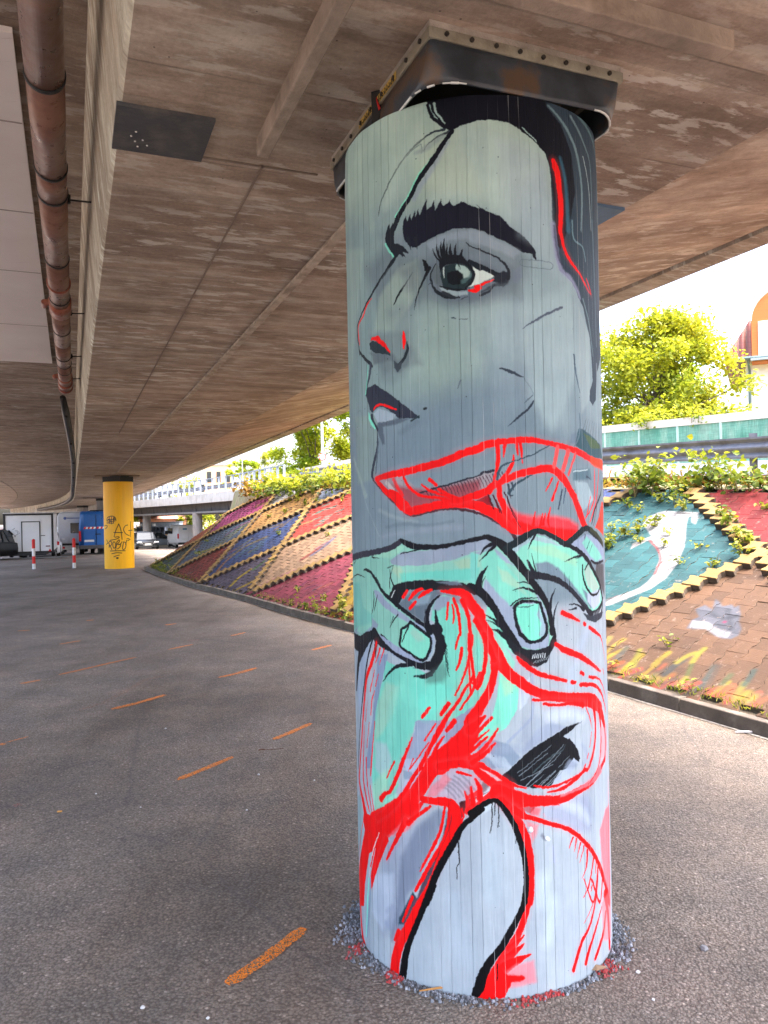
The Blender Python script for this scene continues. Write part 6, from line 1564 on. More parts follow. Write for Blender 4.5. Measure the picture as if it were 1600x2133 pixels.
# ------------------------------------------------------------------ yellow column
YX, YY = -8.78, 25.42; YPSI = math.atan2(YX, YY)
ycv = Canvas(-820, 820, 0, 2900, 4, s2l((255, 188, 6)))
play(ycv, '''1|52 34 8|9|1|-426 1566 26 -398 1665 26 -235 1720 26 -117 1677 26 -87 1576 26
1|52 34 8|9|1|-376 1615 26 -103 1610 26
1|52 34 8|9|1|-311 1681 26 -306 1481 26
1|52 34 8|9|1|-235 1696 26 -240 1464 26
1|52 34 8|9|1|-167 1678 26 -170 1495 26
1|52 34 8|9|1|-402 1549 26 -355 1598 26 -256 1563 26
1|52 34 8|9|1|-428 1500 26 -171 1487 26
1|52 34 8|9|1|-356 1532 26 -120 1561 26
1|52 34 8|9|1|-134 1660 26 -152 1594 26
1|52 34 8|9|1|-562 1418 26 -418 1408 26 -433 1350 26 -547 1301 26
1|52 34 8|9|1|-155 1048 26 -111 1212 26 -19 1426 26 4 1442 26 63 1241 26 90 958 26
1|52 34 8|9|1|-160 1189 26 110 1173 26
1|52 34 8|9|1|291 1418 26 198 1387 26 145 1272 26 210 1137 26 343 1066 26
1|52 34 8|9|1|428 1525 26 407 1265 26 387 1031 26
1|52 34 8|9|1|326 1234 26 507 1246 26
1|52 34 8|9|1|-290 934 26 -116 964 26 -4 1011 26 -19 1044 26 -131 1031 26
1|52 34 8|9|1|-364 851 26 -277 702 26 -242 627 26
1|52 34 8|9|1|-354 835 26 -331 901 26 -254 884 26 -247 801 26 -315 735 26
1|52 34 8|9|1|-334 785 26 -347 702 26
1|52 34 8|9|1|-201 850 26 -167 882 26 -119 831 26 -121 715 26 -171 675 26 -203 750 26 -201 850 26
1|52 34 8|9|1|-70 880 26 -115 616 26
1|52 34 8|9|1|-78 864 26 -5 944 26 1 878 26 -55 797 26 39 794 26 21 711 26 -58 647 26
1|52 34 8|9|1|-9 779 26 55 826 26 88 875 26
1|52 34 8|9|1|137 873 26 100 675 26 131 616 26 200 688 26 212 820 26 161 864 26
1|52 34 8|9|1|202 787 26 241 919 26
1|52 34 8|9|1|251 969 26 340 966 26
1|52 34 8|9|1|278 901 26 385 947 26
1|52 34 8|9|1|-447 951 26 -399 851 26
1|52 34 8|9|1|-481 801 26 -399 835 26
1|52 34 8|9|1|-299 586 26 -28 588 26 181 580 26
1|52 34 8|9|1|-245 494 26 -93 524 26 73 510 26
1|52 34 8|9|1|-177 393 26 -95 425 26 -7 447 26
1|52 34 8|9|1|-80 353 60 -56 352 60''', lambda c: s2l(c))
yimg = canvas_image('yellow_column_paint', ycv)
t = NT('yellow_column_paint'); uv = t.N('UVMap').outputs[0]
im = t.N('TexImage', {'Vector': t.map(uv, (1/1.64, 1/2.9, 1), loc=(.5, 0, 0))}, image=yimg, extension='EXTEND').outputs[0]
sx = t.N('SeparateXYZ', {0: uv}).outputs[0]; idx = t.math('FLOOR', t.math('MULTIPLY', sx, 1/.11)); rnd = t.N('TexWhiteNoise', {'W': idx}, noise_dimensions='1D').outputs['Value']
c = t.mix(1, im, t.ramp(rnd, [(0, (.98, .96, .9)), (1, (1.05, 1.06, 1.1))]), 'MULTIPLY'); c = t.mix(.6, c, t.ramp(t.noise(t.map(uv, (8, .8, 1)), 2, 5), [(.3, (.86, .82, .7)), (.7, (1.05, 1.05, 1.05))]), 'MULTIPLY')
ymat = t.done(c, .5, t.bump(t.math('ADD', t.math('MULTIPLY', rnd, .4), t.noise(uv, 20, 4)), .3, .01))
yc = empty('bridge_column', (YX, YY, 0), label='bright yellow column with black graffiti scrawls', cat='painted column')
m = MB(); V = []; UV = []; F = []; NA = 64
for i in range(NA+1):
    th = -math.pi+2*math.pi*i/NA; dx = -math.sin(YPSI)*math.cos(th)+math.cos(YPSI)*math.sin(th); dy = -math.cos(YPSI)*math.cos(th)-math.sin(YPSI)*math.sin(th)
    for z in (0, .4, .8, 1.2, 1.6, 2, 2.4, 2.83): V.append((YX+dx*CR, YY+dy*CR, z)); UV.append((CR*th, z))
    V.append((YX+dx*(CR-.012), YY+dy*(CR-.012), 2.845)); UV.append((CR*th, 2.845)); V.append((YX+dx*.05, YY+dy*.05, 2.845)); UV.append((CR*th, 2.85))
for i in range(NA):
    for j in range(9): a = i*10+j; F.append((a, a+10, a+11, a+1))
m.add(V, F, UV); m.build('painted_shaft', ymat, yc, smooth=False)
MB().box((YX, YY, 2.935), (.74, .62, .19), -AX).build('bearing', MATS['black_bearing'], yc)

# ------------------------------------------------------------------ drain pipes
def pipemat(name, tones, rough=.32):
    t = NT(name); co = t.N('TexCoord').outputs['Object']; n = t.noise(t.map(co, (1, 1, 1)), 3.0, 6, .65); n2 = t.noise(co, 14, 5, .6)
    c = t.ramp(n, [(.32, tones[0]), (.5, tones[1]), (.68, tones[2])]); c = t.mix(.5, c, t.ramp(n2, [(.3, (.7, .7, .7)), (.7, (1.2, 1.2, 1.2))]), 'MULTIPLY')
    return t.done(c, t.ramp(n2, [(.3, (.22, .22, .22)), (.7, (.5, .5, .5))]), t.bump(n2, .12, .004), spec=.6)
M_PIPE = pipemat('brown_drain_pipe', [(.13, .055, .035), (.21, .10, .068), (.30, .17, .12)])
M_PIPE2 = pipemat('rusty_collar', [(.20, .05, .03), (.30, .09, .05), (.34, .14, .09)])
M_BLK = mat('black_rubber', (.015, .015, .016), .6)
pipe = empty('drain_pipe', WV(3, -.07, 3.5), label='brown drain pipe with black seals hanging below the side deck', cat='drain pipe')
pc = lambda u: WV(u, -.072+.0035*(u-3), 3.5-.002*(u-3))
m = MB(); segs = [(-4, 3.62), (3.63, 4.55), (4.56, 4.9), (4.91, 6.1), (6.11, 7.5), (7.52, 8.9), (8.92, 10.05), (10.07, 11.9)]
for a, b in segs: MB().tube([pc(a), pc(b)], .0815, 40).build('pipe_section', M_PIPE, pipe, smooth=True)
for u in (3.625, 4.555, 4.905, 6.105, 7.15, 8.3, 9.6, 10.06, 10.5): MB().tube([pc(u-.012), pc(u+.012)], .0865, 40).build('seal_ring', M_BLK, pipe, smooth=True)
for u, l, r in [(6.75, .05, .092), (7.45, .34, .094), (11.05, .12, .094), (11.5, .2, .096), (11.85, .08, .10)]: MB().tube([pc(u-l/2), pc(u+l/2)], r, 40).build('collar', M_PIPE2, pipe, smooth=True)
for u in (7.35, 11.0):
    m = MB(); p = pc(u); q = p+Vector((-NX*.13, -NY*.13, -.01)); m.tube([p+Vector((-NX*.07, -NY*.07, 0)), q], .03, 12); m.tube([q-Vector((DX*.03, DY*.03, 0)), q+Vector((DX*.12, DY*.12, 0))], .022, 12); m.build('side_branch', M_PIPE2, pipe)
for u in (5.0, 7.7, 9.7, 11.2):
    m = MB(); p = pc(u); m.tube([p+Vector((NX*.08, NY*.08, .0)), WV(u, .16, 3.5)], .006, 6); m.tube([p+Vector((NX*.085, NY*.085, -.02)), p+Vector((NX*.085, NY*.085, .03))], .014, 6); m.build('bracket', M_BLK, pipe)
    MB().tube([pc(u-.01)+Vector((0, 0, .08)), WV(u, -.06, 3.905)], .005, 6).build('hanger_rod', M_BLK, pipe)
p2 = empty('drain_pipe', WV(16, .06, 3.4), label='black pipe following the web where the viaduct bends away', cat='drain pipe')
pts = [WV(14.5, -.10, 3.72), WV(15.5, -.06, 3.60), WV(19, .02, 3.42), WV(24, .08, 3.34)]+[WV(u, .09, 3.24) for u in (30, 36, 42, 48, 54, 60, 68, 76, 86, 96, 110)]
MB().tube(pts, [.05, .07]+[.07]*3+[.09, .10, .11, .12, .13, .14, .15, .16, .17, .18], 10).build('pipe_run', mat('black_pipe', (.02, .018, .018), .45), p2, smooth=True)
for q in pts[1:8]: MB().tube([q+Vector((-.0, 0, -.1)), q+Vector((0, 0, .12))], .03, 6).build('pipe_clip', M_BLK, p2)
# ------------------------------------------------------------------ guardrails, railing, fence, second bridge
M_GALV = mat('galvanised_steel', (.15, .155, .18), .42, .2, 5, .1, metal=.3, dirt=(.08, .075, .075), dscale=3)
M_GALVD = mat('dark_steel', (.10, .10, .115), .5, .2, 5, .1, metal=.4)
def lerp_poly(P, d):
    """points every d metres along a polyline"""
    out = []; acc = 0.0; nxt = 0.0
    for a, b in zip(P, P[1:]):
        a = Vector(a); b = Vector(b); L = (b-a).length
        while nxt <= acc+L+1e-6: out.append(a+(b-a)*((nxt-acc)/L)); nxt += d
        acc += L
    return out
def sweep(m, path, prof):
    secs = []
    for i, p in enumerate(path):
        d = (path[min(i+1, len(path)-1)]-path[max(i-1, 0)]); d.z = 0; d.normalize(); n = Vector((d.y, -d.x, 0))
        secs.append([p+n*a+Vector((0, 0, b)) for a, b in prof])
    return m.loft(secs)
WPROF = [(0, 0), (.04, .0), (.075, .06), (.075, .10), (.03, .15), (.03, .16), (.075, .21), (.075, .25), (.04, .31), (0, .31), (.0, .28), (.045, .235), (.045, .225), (0, .165), (0, .145), (.045, .085), (.045, .075), (0, .03)]
def guardrail(pts, label, step=4.0, first=0.0):
    P = [Vector((x, y, z)) for x, y, z in pts]; root = empty('guardrail', P[0]-Vector((0, 0, .6)), label=label, cat='guardrail')
    m = MB(); sweep(m, [p+Vector((0, 0, -.31)) for p in P], [(-.10+a, b) for a, b in WPROF]); m.build('beam', M_GALV, root)
    m = MB(); sweep(m, [p+Vector((0, 0, -.31)) for p in P], [(.12+a, b) for a, b in [(0, .03), (.03, .03), (.03, .28), (0, .28)]]); m.build('beam', M_GALVD, root)
    for q in lerp_poly(P, step)[0:]:
        m = MB(); 
        m.box((q.x, q.y, q.z-.44), (.10, .012, 1.0), -.46); m.box((q.x-.045, q.y+.02, q.z-.44), (.012, .06, 1.0), -.46); m.box((q.x+.045, q.y-.02, q.z-.44), (.012, .06, 1.0), -.46); m.build('post', M_GALV, root)
    return root
def zgr(y): return 2.57+.043*(y-11) if y < 29 else 3.34+.03*(y-29)
GA = [(8.97, 4.04), (7.19, 7.62), (5.40, 11.2), (4.0, 14), (1.0, 19.6), (-1.6, 25), (-3.0, 28.7)]
guardrail([(x, y, zgr(y)) for x, y in GA], 'grey steel guardrail along the top of the paved slope', step=4.0)
GB = [(-4.0, 37.6, 3.72), (-8.1, 48, 3.95), (-14.2, 58.5, 4.0), (-21.0, 69, 4.0), (-31, 83, 4.0), (-44, 100, 4.0)]
guardrail(GB, 'guardrail seen through the railing posts of the far bridge', step=3.0)

E2 = [(-8.95, 48), (-15.2, 58.5), (-22.1, 69), (-32.2, 83), (-45.5, 100)]
br = empty('road_bridge', (E2[0][0], E2[0][1], 2.1), label='far bridge with a pale parapet beyond the yellow column', cat='bridge')
P2 = [Vector((x, y, 0)) for x, y in E2]
M_PAR = mat('pale_parapet', (.50, .47, .42), .85, .18, 2, .3, stretch=(6, 6, .5), dirt=(.33, .30, .25), dscale=1.5); M_GIRD = mat('dark_girder', (.085, .078, .072), .9, .3, 2, .3)
m = MB(); sweep(m, P2, [(0, 2.72), (0, 3.36), (.35, 3.36), (.35, 2.72)]); m.build('parapet', M_PAR, br)
m = MB(); sweep(m, P2, [(.55, 2.02), (.45, 2.72), (8.6, 2.72), (8.5, 2.02)]); m.build('girder', M_GIRD, br)
m = MB(); sweep(m, P2, [(.30, 2.0), (.30, 2.13), (.62, 2.13), (.62, 2.0)]); m.build('bottom_flange', mat('flange_concrete', (.20, .19, .18), .9), br)
m = MB(); sweep(m, P2, [(.35, 3.0), (.35, 3.3), (9, 3.3), (9, 3.0)]); m.build('deck', mat('road_asphalt', (.11, .11, .11)), br)
for q in lerp_poly(P2, 3.6): MB().box((q.x+.45, q.y+.30, 2.4), (.14, .10, .66), -.5).build('stiffener', mat('black_joint', (.03, .03, .03)), br)
m = MB(); m.hexa([Vector(v) for v in [(-9.2, 47.9, -1), (-8.6, 48.6, -1), (-.4, 52.6, -1), (-1, 52, -1), (-9.2, 47.9, 2.7), (-8.6, 48.6, 2.7), (-.4, 52.6, 2.7), (-1, 52, 2.7)]]); m.build('abutment', M_COL, br)
for i, (px_, py_) in enumerate([(-13.95, 57.4), (-21.5, 69.6)]):
    MB().tube([(px_, py_, gz(py_)-.1), (px_, py_, 2.05)], .36, 24).build('pier', M_COL, br)
E3 = [(-4.89, 38.0, 3.17)]+[(x, y, 3.36) for x, y in E2]
rail = empty('bridge_railing', E3[0], label='grey flat-post railing along the edge of the far bridge', cat='railing')
P3 = [Vector(p) for p in E3]; P3[1].z = 3.36
M_RAIL = mat('railing_grey', (.22, .25, .30), .5, .12, 4, .05)
m = MB(); sweep(m, [p+Vector((0, 0, 1.0)) for p in P3], [(-.02, -.03), (-.02, .02), (.05, .02), (.05, -.03)]); m.build('top_rail', M_RAIL, rail)
for q in lerp_poly(P3, 1.35)[:52]: MB().box((q.x, q.y, q.z+.48), (.13, .035, 1.0), .12).build('post', M_RAIL, rail)

FP = [(10.9, 12.3, 3.55), (8.53, 17, 3.72), (6.21, 21.7, 3.94), (2.3, 27.8, 3.99), (-1.3, 33, 4.02), (-4.4, 41.6, 4.18)]
fn = empty('noise_fence', (FP[0][0], FP[0][1], 1.9), label='green-screened fence with a pale top rail behind the guardrail', cat='fence')
PF = [Vector(p) for p in FP]
t = NT('green_screen'); co = t.N('TexCoord').outputs['Object']; n = t.noise(t.map(co, (1, 1, .4)), 2.2, 6, .65); n2 = t.noise(t.map(co, (14, 14, 1.2)), 3, 5, .7); n3 = t.noise(t.map(co, (1.5, 1.5, 22)), 2, 3)
c = t.ramp(n, [(.32, (.07, .25, .17)), (.5, (.15, .34, .25)), (.68, (.28, .40, .31))]); c = t.mix(.7, c, t.ramp(n2, [(.36, (.55, .6, .55)), (.6, (1.1, 1.1, 1.05)), (.75, (1.8, 1.55, 1.3))]), 'MULTIPLY'); c = t.mix(.35, c, t.ramp(n3, [(.35, (.6, .6, .6)), (.65, (1.3, 1.3, 1.3))]), 'MULTIPLY')
M_GREEN = t.done(c, .7, t.bump(n2, .4, .02))
fpts = lerp_poly(PF, 1.3)
for a, b in zip(fpts, fpts[1:]):
    m = MB(); d = (b-a).normalized(); nn_ = Vector((d.y, -d.x, 0)); k = .06
    A, B = a+d*.03, b-d*.03; m.hexa([A+Vector((0, 0, -1.12)), B+Vector((0, 0, -1.12)), B+nn_*.03+Vector((0, 0, -1.12)), A+nn_*.03+Vector((0, 0, -1.12)), A+Vector((0, 0, -.19)), B+Vector((0, 0, -.19)), B+nn_*.03+Vector((0, 0, -.19)), A+nn_*.03+Vector((0, 0, -.19))]); m.build('screen_panel', M_GREEN, fn)
    m = MB(); m.tube([a+Vector((0, 0, -1.15)), a+Vector((0, 0, -.15))], .035, 6); m.build('post', mat('fence_post', (.42, .55, .48), .6), fn)
m = MB(); sweep(m, PF, [(-.03, -.19), (-.05, 0), (.12, 0), (.10, -.19)]); m.build('top_rail', mat('pale_coping', (.66, .58, .50), .8, .15, 3, .2), fn)
m = MB(); sweep(m, PF, [(-.12, -2.2), (-.12, -1.36), (.15, -1.36), (.15, -2.2)]); sweep(m, PF, [(-.05, -1.36), (-.05, -1.12), (.1, -1.12), (.1, -1.36)]); m.build('plinth', mat('white_plinth', (.66, .65, .64), .8, .12, 2, .2), fn)
m = MB(); sweep(m, PF, [(-.135, -1.50), (-.135, -1.44), (-.12, -1.44), (-.12, -1.50)]); m.build('brown_line', mat('brown_line', (.22, .10, .05)), fn)

# lamp post with a round speed sign
lx, ly = -3.53, 45.0
lp = empty('lamp_post', (lx, ly, 3.2), label='white lamp post carrying a round red-rimmed sign beyond the guardrail', cat='lamp post')
m = MB(); m.tube([(lx, ly, 3.1), (lx, ly, 7), (lx, ly, 12.0)], [.075, .065, .045], 12); m.build('mast', mat('white_mast', (.72, .73, .74), .5, .05), lp, smooth=True)
m = MB(); m.tube([(lx, ly, 11.9), (lx+.3, ly-.1, 12.3), (lx+1.4, ly-.5, 12.45)], .035, 8); m.box((lx+1.6, ly-.55, 12.42), (.6, .22, .12)); m.build('lamp_head', mat('lamp_grey', (.4, .4, .4)), lp)
sg = MB().tube([(lx, ly-.095, 5.06), (lx, ly-.085, 5.06)], .215, 32).build('round_sign', mat('sign_red', (.62, .05, .04), .5, .05, 3, 0), lp)
MB().tube([(lx, ly-.1, 5.06), (lx, ly-.0955, 5.06)], .155, 32).build('sign_face', mat('sign_white', (.75, .75, .75), .5, .03, 3, 0), sg)
cu = bpy.data.curves.new('digits', 'FONT'); cu.body = '60'; cu.size = .24; cu.align_x = 'CENTER'; cu.align_y = 'CENTER'; cu.extrude = .001
tt = bpy.data.objects.new('tmp', cu); C.collection.objects.link(tt); dg = bpy.context.evaluated_depsgraph_get(); dme = bpy.data.meshes.new_from_object(tt.evaluated_get(dg)); bpy.data.objects.remove(tt)
if not dme.materials: dme.materials.append(None)
dme.materials[0] = mat('sign_black', (.02, .02, .02), .5, 0, 3, 0); tx = bpy.data.objects.new('digits', dme); C.collection.objects.link(tx); tx.parent = sg; tx.location = Vector((lx, ly-.1025, 5.06))-wloc(sg); tx.rotation_euler = (R(90), 0, 0)

# ------------------------------------------------------------------ bollards
def bollard():
    e = empty('bollard'); 
    M_R = mat('bollard_red', (.62, .02, .02), .45, .08, 6, .05); M_W = mat('bollard_white', (.72, .72, .72), .45, .08, 6, .05)
    for z0, z1, mt in [(0, .19, M_W), (.19, .44, M_R), (.44, .70, M_W), (.70, .96, M_R)]:
        MB().tube([(0, 0, z0), (0, 0, z1)], .052, 20).build('band', mt, e, smooth=False)
    m = MB(); m.loft([[(math.cos(a*.314)*r_, math.sin(a*.314)*r_, z) for a in range(20)] for r_, z in [(.052, .96), (.048, .985), (.034, 1.005), (.012, 1.015)]]); m.build('cap', M_R, e, smooth=True)
    MB().tube([(0, 0, .002), (0, 0, .012)], .085, 20).build('base_plate', M_GALVD, e)
    return e
b1 = bollard(); b1.location = (-11.72, 25.64, 0); tag(b1, 'red and white bollard standing in front of the white trailer', 'bollard', 'striped bollards on the asphalt')
b2 = copy_tree(b1); b2.location = (-10.4, 25.71, 0); b2['label'] = 'red and white bollard standing left of the blue van'

# ------------------------------------------------------------------ vehicles (built at the origin, nose towards -Y unless turned)
M_TYRE = mat('tyre_rubber', (.018, .018, .018), .8); M_RIM = mat('wheel_rim', (.45, .46, .48), .35, .1, 3, 0, metal=.7); M_GLASS = mat('dark_glass', (.018, .024, .028), .08, .1, 3, 0, spec=.8)
M_WHT = mat('white_body', (.74, .75, .77), .35, .04, 2, .03); M_BLKP = mat('black_trim', (.018, .018, .02), .5); M_TAIL = mat('tail_lamp', (.55, .015, .02), .25, .05, 3, 0); M_LAMP = mat('clear_lamp', (.75, .77, .8), .15, .05, 3, 0); M_NPL = mat('number_plate', (.70, .70, .68), .5, .05, 3, 0)
def wheel(par, x, y, r=.32, w=.2, side=1):
    e = empty('wheel'); e.parent = par; e.location = (x, y, r)
    MB().tube([(-w/2, 0, 0), (w/2, 0, 0)], r, 24).build('tyre', M_TYRE, e, local=True, bevel=.02)
    MB().tube([(side*w/2, 0, 0), (side*(w/2+.012), 0, 0)], r*.62, 16).build('rim', M_RIM, e, local=True)
def quadsec(y, hw, z0, z1, zb, hwb, hwt):
    """12-point car cross-section at y: sill, belt (zb), top (z1)"""
    return [(-hw*.86, y, z0), (-hw, y, z0+.1*(zb-z0)), (-hw, y, z0+.6*(zb-z0)), (-hwb, y, zb), (-hwt*1.02, y, z1-.03), (-hwt*.9, y, z1), (hwt*.9, y, z1), (hwt*1.02, y, z1-.03), (hwb, y, zb), (hw, y, z0+.6*(zb-z0)), (hw, y, z0+.1*(zb-z0)), (hw*.86, y, z0)]
def car(name, label, L, Wd, H, paint, loc, rz, suv=False, estate=False, group=None):
    e = empty(name, (0, 0, 0), label=label, cat='car', group=group); hw = Wd/2; zb = H*.60; hood = zb-.10
    m = MB(); secs = []
    for f, k, zt, z0 in [(0, .80, .50, .32), (.03, .93, .62, .22), (.12, .98, hood-.02, .18), (.27, 1.0, hood+.05, .18), (.5, 1, zb, .18), (.8, 1, zb+.02, .18), (.95, .97, zb-.02, .2), (.99, .9, zb-.12, .28), (1.0, .82, zb-.25, .38)]:
        secs.append(quadsec(-L/2+f*L, hw*k, z0, zt, zt-.07, hw*k*.97, hw*k*.86))
    m.loft(secs); m.build('body', paint, e, local=True, smooth=True, bevel=0)
    rb = .93 if estate else .90; rt = .88 if estate else .76
    m = MB()
    def ring4(f, z, w): return [(-w, -L/2+f*L, z), (w, -L/2+f*L, z)]
    a0, a1, b1_, b0 = ring4(.24, hood+.02, hw*.86), ring4(.42, H-.06, hw*.68), ring4(rt, H-.07, hw*.68), ring4(rb, zb-.02, hw*.86)
    m.add([a0[0], a0[1], a1[0], a1[1], b1_[0], b1_[1], b0[0], b0[1]], [(0, 1, 3, 2), (2, 3, 5, 4), (4, 5, 7, 6), (0, 2, 4, 6), (1, 7, 5, 3)]); m.build('windows', M_GLASS, e, local=True)
    m = MB(); m.add([(-hw*.70, -L/2+.41*L, H-.075), (hw*.70, -L/2+.41*L, H-.075), (hw*.70, -L/2+(rt+.01)*L, H-.085), (-hw*.70, -L/2+(rt+.01)*L, H-.085), (-hw*.55, -L/2+.46*L, H), (hw*.55, -L/2+.46*L, H), (hw*.55, -L/2+(rt-.05)*L, H-.01), (-hw*.55, -L/2+(rt-.05)*L, H-.01)], [(0, 1, 5, 4), (1, 2, 6, 5), (2, 3, 7, 6), (3, 0, 4, 7), (4, 5, 6, 7)]); m.build('roof', paint, e, local=True, smooth=False)
    for s_ in (-1, 1):
        m = MB(); m.tube([(s_*hw*.865, -L/2+.235*L, hood), (s_*hw*.70, -L/2+.42*L, H-.05)], .03, 6); m.tube([(s_*hw*.87, -L/2+.60*L, zb-.02), (s_*hw*.70, -L/2+.585*L, H-.06)], .03, 6); m.tube([(s_*hw*.87, -L/2+rb*L, zb-.03), (s_*hw*.69, -L/2+rt*L, H-.06)], .045, 6); m.build('pillar', paint, e, local=True)
        m = MB(); m.box((s_*(hw+.05), -L/2+.30*L, zb+.08), (.18, .09, .13)); m.build('mirror', paint, e, local=True, bevel=.02)
        m = MB(); m.box((s_*hw*.74, -L/2+.015, hood-.16), (.34, .10, .11)); m.build('headlight', M_LAMP, e, local=True, bevel=.02)
        m = MB(); m.box((s_*hw*.80, L/2-.03, zb-.10), (.26, .10, .20)); m.build('tail_light', M_TAIL, e, local=True, bevel=.02)
        for f in (.18, .81): wheel(e, s_*(hw-.10), -L/2+f*L, .33, .2, s_)
    m = MB(); m.add([(-.44, -L/2-.006, .58), (.44, -L/2-.006, .58), (.34, -L/2-.008, .36), (-.34, -L/2-.008, .36)], [(0, 1, 2, 3)]); m.tube([(-.44, -L/2-.01, .58), (.44, -L/2-.01, .58)], .012, 5); gr = m.build('grille', M_BLKP, e, local=True)
    m = MB(); m.tube([(-.45, -L/2-.012, .585), (-.33, -L/2-.014, .36), (.33, -L/2-.014, .36), (.45, -L/2-.012, .585)], .013, 5); m.build('grille_frame', M_RIM, gr, local=True)
    for yy in (-L/2-.02, L/2+.012): m = MB(); m.box((0, yy, .44 if yy < 0 else .62), (.5, .012, .11)); m.build('number_plate', M_NPL, e, local=True)
    m = MB(); m.box((0, -L/2+.05, .25), (Wd*.78, .12, .12)); m.box((0, L/2-.05, .33), (Wd*.8, .12, .16)); m.build('lower_bumper', M_BLKP, e, local=True, bevel=.02)
    e.location = loc; e.rotation_euler = (0, 0, rz); return e
def at(px, py_base, Y):
    # pixel column of the photo -> position on the lower ground at depth Y
    ro = R(1.2); cx = (px-800)/1600; cy = (1074-py_base)/1600; a = cx*math.cos(ro)+cy*math.sin(ro); return (a*Y, Y, gz(Y))
M_BLACKP = mat('black_car_paint', (.010, .011, .013), .35, .1, 3, 0, spec=.4); M_GREYP = mat('grey_car_paint', (.16, .18, .21), .25, .1, 3, 0, spec=.7)
car('parked_car', 'black car facing the camera beside the yellow column', 4.2, 1.82, 1.46, M_BLACKP, at(302, 1147, 64), R(24))
car('parked_car', 'grey estate car with a red tail light behind the black car', 4.7, 1.82, 1.46, M_GREYP, at(326, 1140, 74), R(118), estate=True)
car('parked_car', 'dark car at the far left edge beside the white trailer', 4.2, 1.8, 1.5, M_BLACKP, at(-14, 1160, 38), R(176))
car('parked_car', 'small white car with red tail lights right of the white trailer', 3.8, 1.66, 1.45, M_WHT, at(97, 1158, 45), R(200))

def blue_van():
    e = empty('parked_van', label='bright blue panel van with a red and white reflective band on its rear', cat='van'); L = 5.9; hw = 1.0; H = 2.62
    M_B = mat('blue_van_paint', (.012, .12, .42), .3, .06, 2, .03, spec=.6)
    # rear end at y=0 towards the camera, nose away
    m = MB(); secs = []
    for y, k, zt in [(0, .90, H-.18), (.06, .95, H-.08), (.25, .985, H), (3.9, 1.0, H), (4.4, 1.0, H-.35), (4.8, .98, H-1.05), (5.3, .95, H-1.45), (5.85, .85, H-1.75)]:
        z0 = .42; b = hw*k
        secs.append([(-b*.97, y, z0), (-b, y, z0+.2), (-b, y, 1.2), (-b*.98, y, min(zt-.3, 1.7)), (-b*.90, y, zt-.08), (-b*.78, y, zt), (b*.78, y, zt), (b*.90, y, zt-.08), (b*.98, y, min(zt-.3, 1.7)), (b, y, 1.2), (b, y, z0+.2), (b*.97, y, z0)])
    m.loft(secs); m.build('body', M_B, e, local=True, smooth=True)
    m = MB(); m.box((0, -.012, 1.45), (.012, .02, 1.9)); m.build('door_seam', M_BLKP, e, local=True)
    for s_ in (-1, 1):
        m = MB(); m.box((s_*.36, -.004, 1.45), (.66, .03, 1.9)); dr = m.build('rear_door', M_B, e, local=True, bevel=.03)
        m = MB()
        for k in range(6):
            x0 = s_*.36-.33+k*.11; m.add([(x0, -.024, 1.54), (x0+.11, -.024, 1.54), (x0+.15, -.024, 1.66), (x0+.04, -.024, 1.66)], [(0, 1, 2, 3)], mi=k % 2)
        m.build('reflective_band', [mat('band_red', (.65, .03, .03), .4), mat('band_white', (.78, .78, .78), .4)], dr, local=True)
        m = MB(); m.box((s_*.90, .0, 1.12), (.13, .10, .62)); m.build('tail_light', M_TAIL, e, local=True, bevel=.02)
        m = MB(); m.box((s_*1.07, 4.5, 1.5), (.2, .15, .35)); m.build('mirror', M_BLKP, e, local=True, bevel=.03)
        for y in (1.0, 4.8): wheel(e, s_*.86, y, .35, .24, s_)
    m = MB(); m.box((.12, -.035, 1.22), (.30, .03, .06)); m.build('door_handle', M_BLKP, e, local=True, bevel=.01)
    m = MB(); m.box((0, -.04, .46), (1.9, .18, .22)); m.build('bumper', mat('grey_bumper', (.08, .08, .085), .6), e, local=True, bevel=.03)
    m = MB(); m.box((-.38, -.026, .83), (.54, .02, .13)); m.build('number_plate', M_NPL, e, local=True)
    m = MB(); m.box((0, 1.5, H+.03), (.8, .5, .06)); m.build('roof_vent', M_BLKP, e, local=True, bevel=.02)
    return e
v = blue_van(); v.location = at(201, 1158, 46); v.rotation_euler = (0, 0, R(18)); 

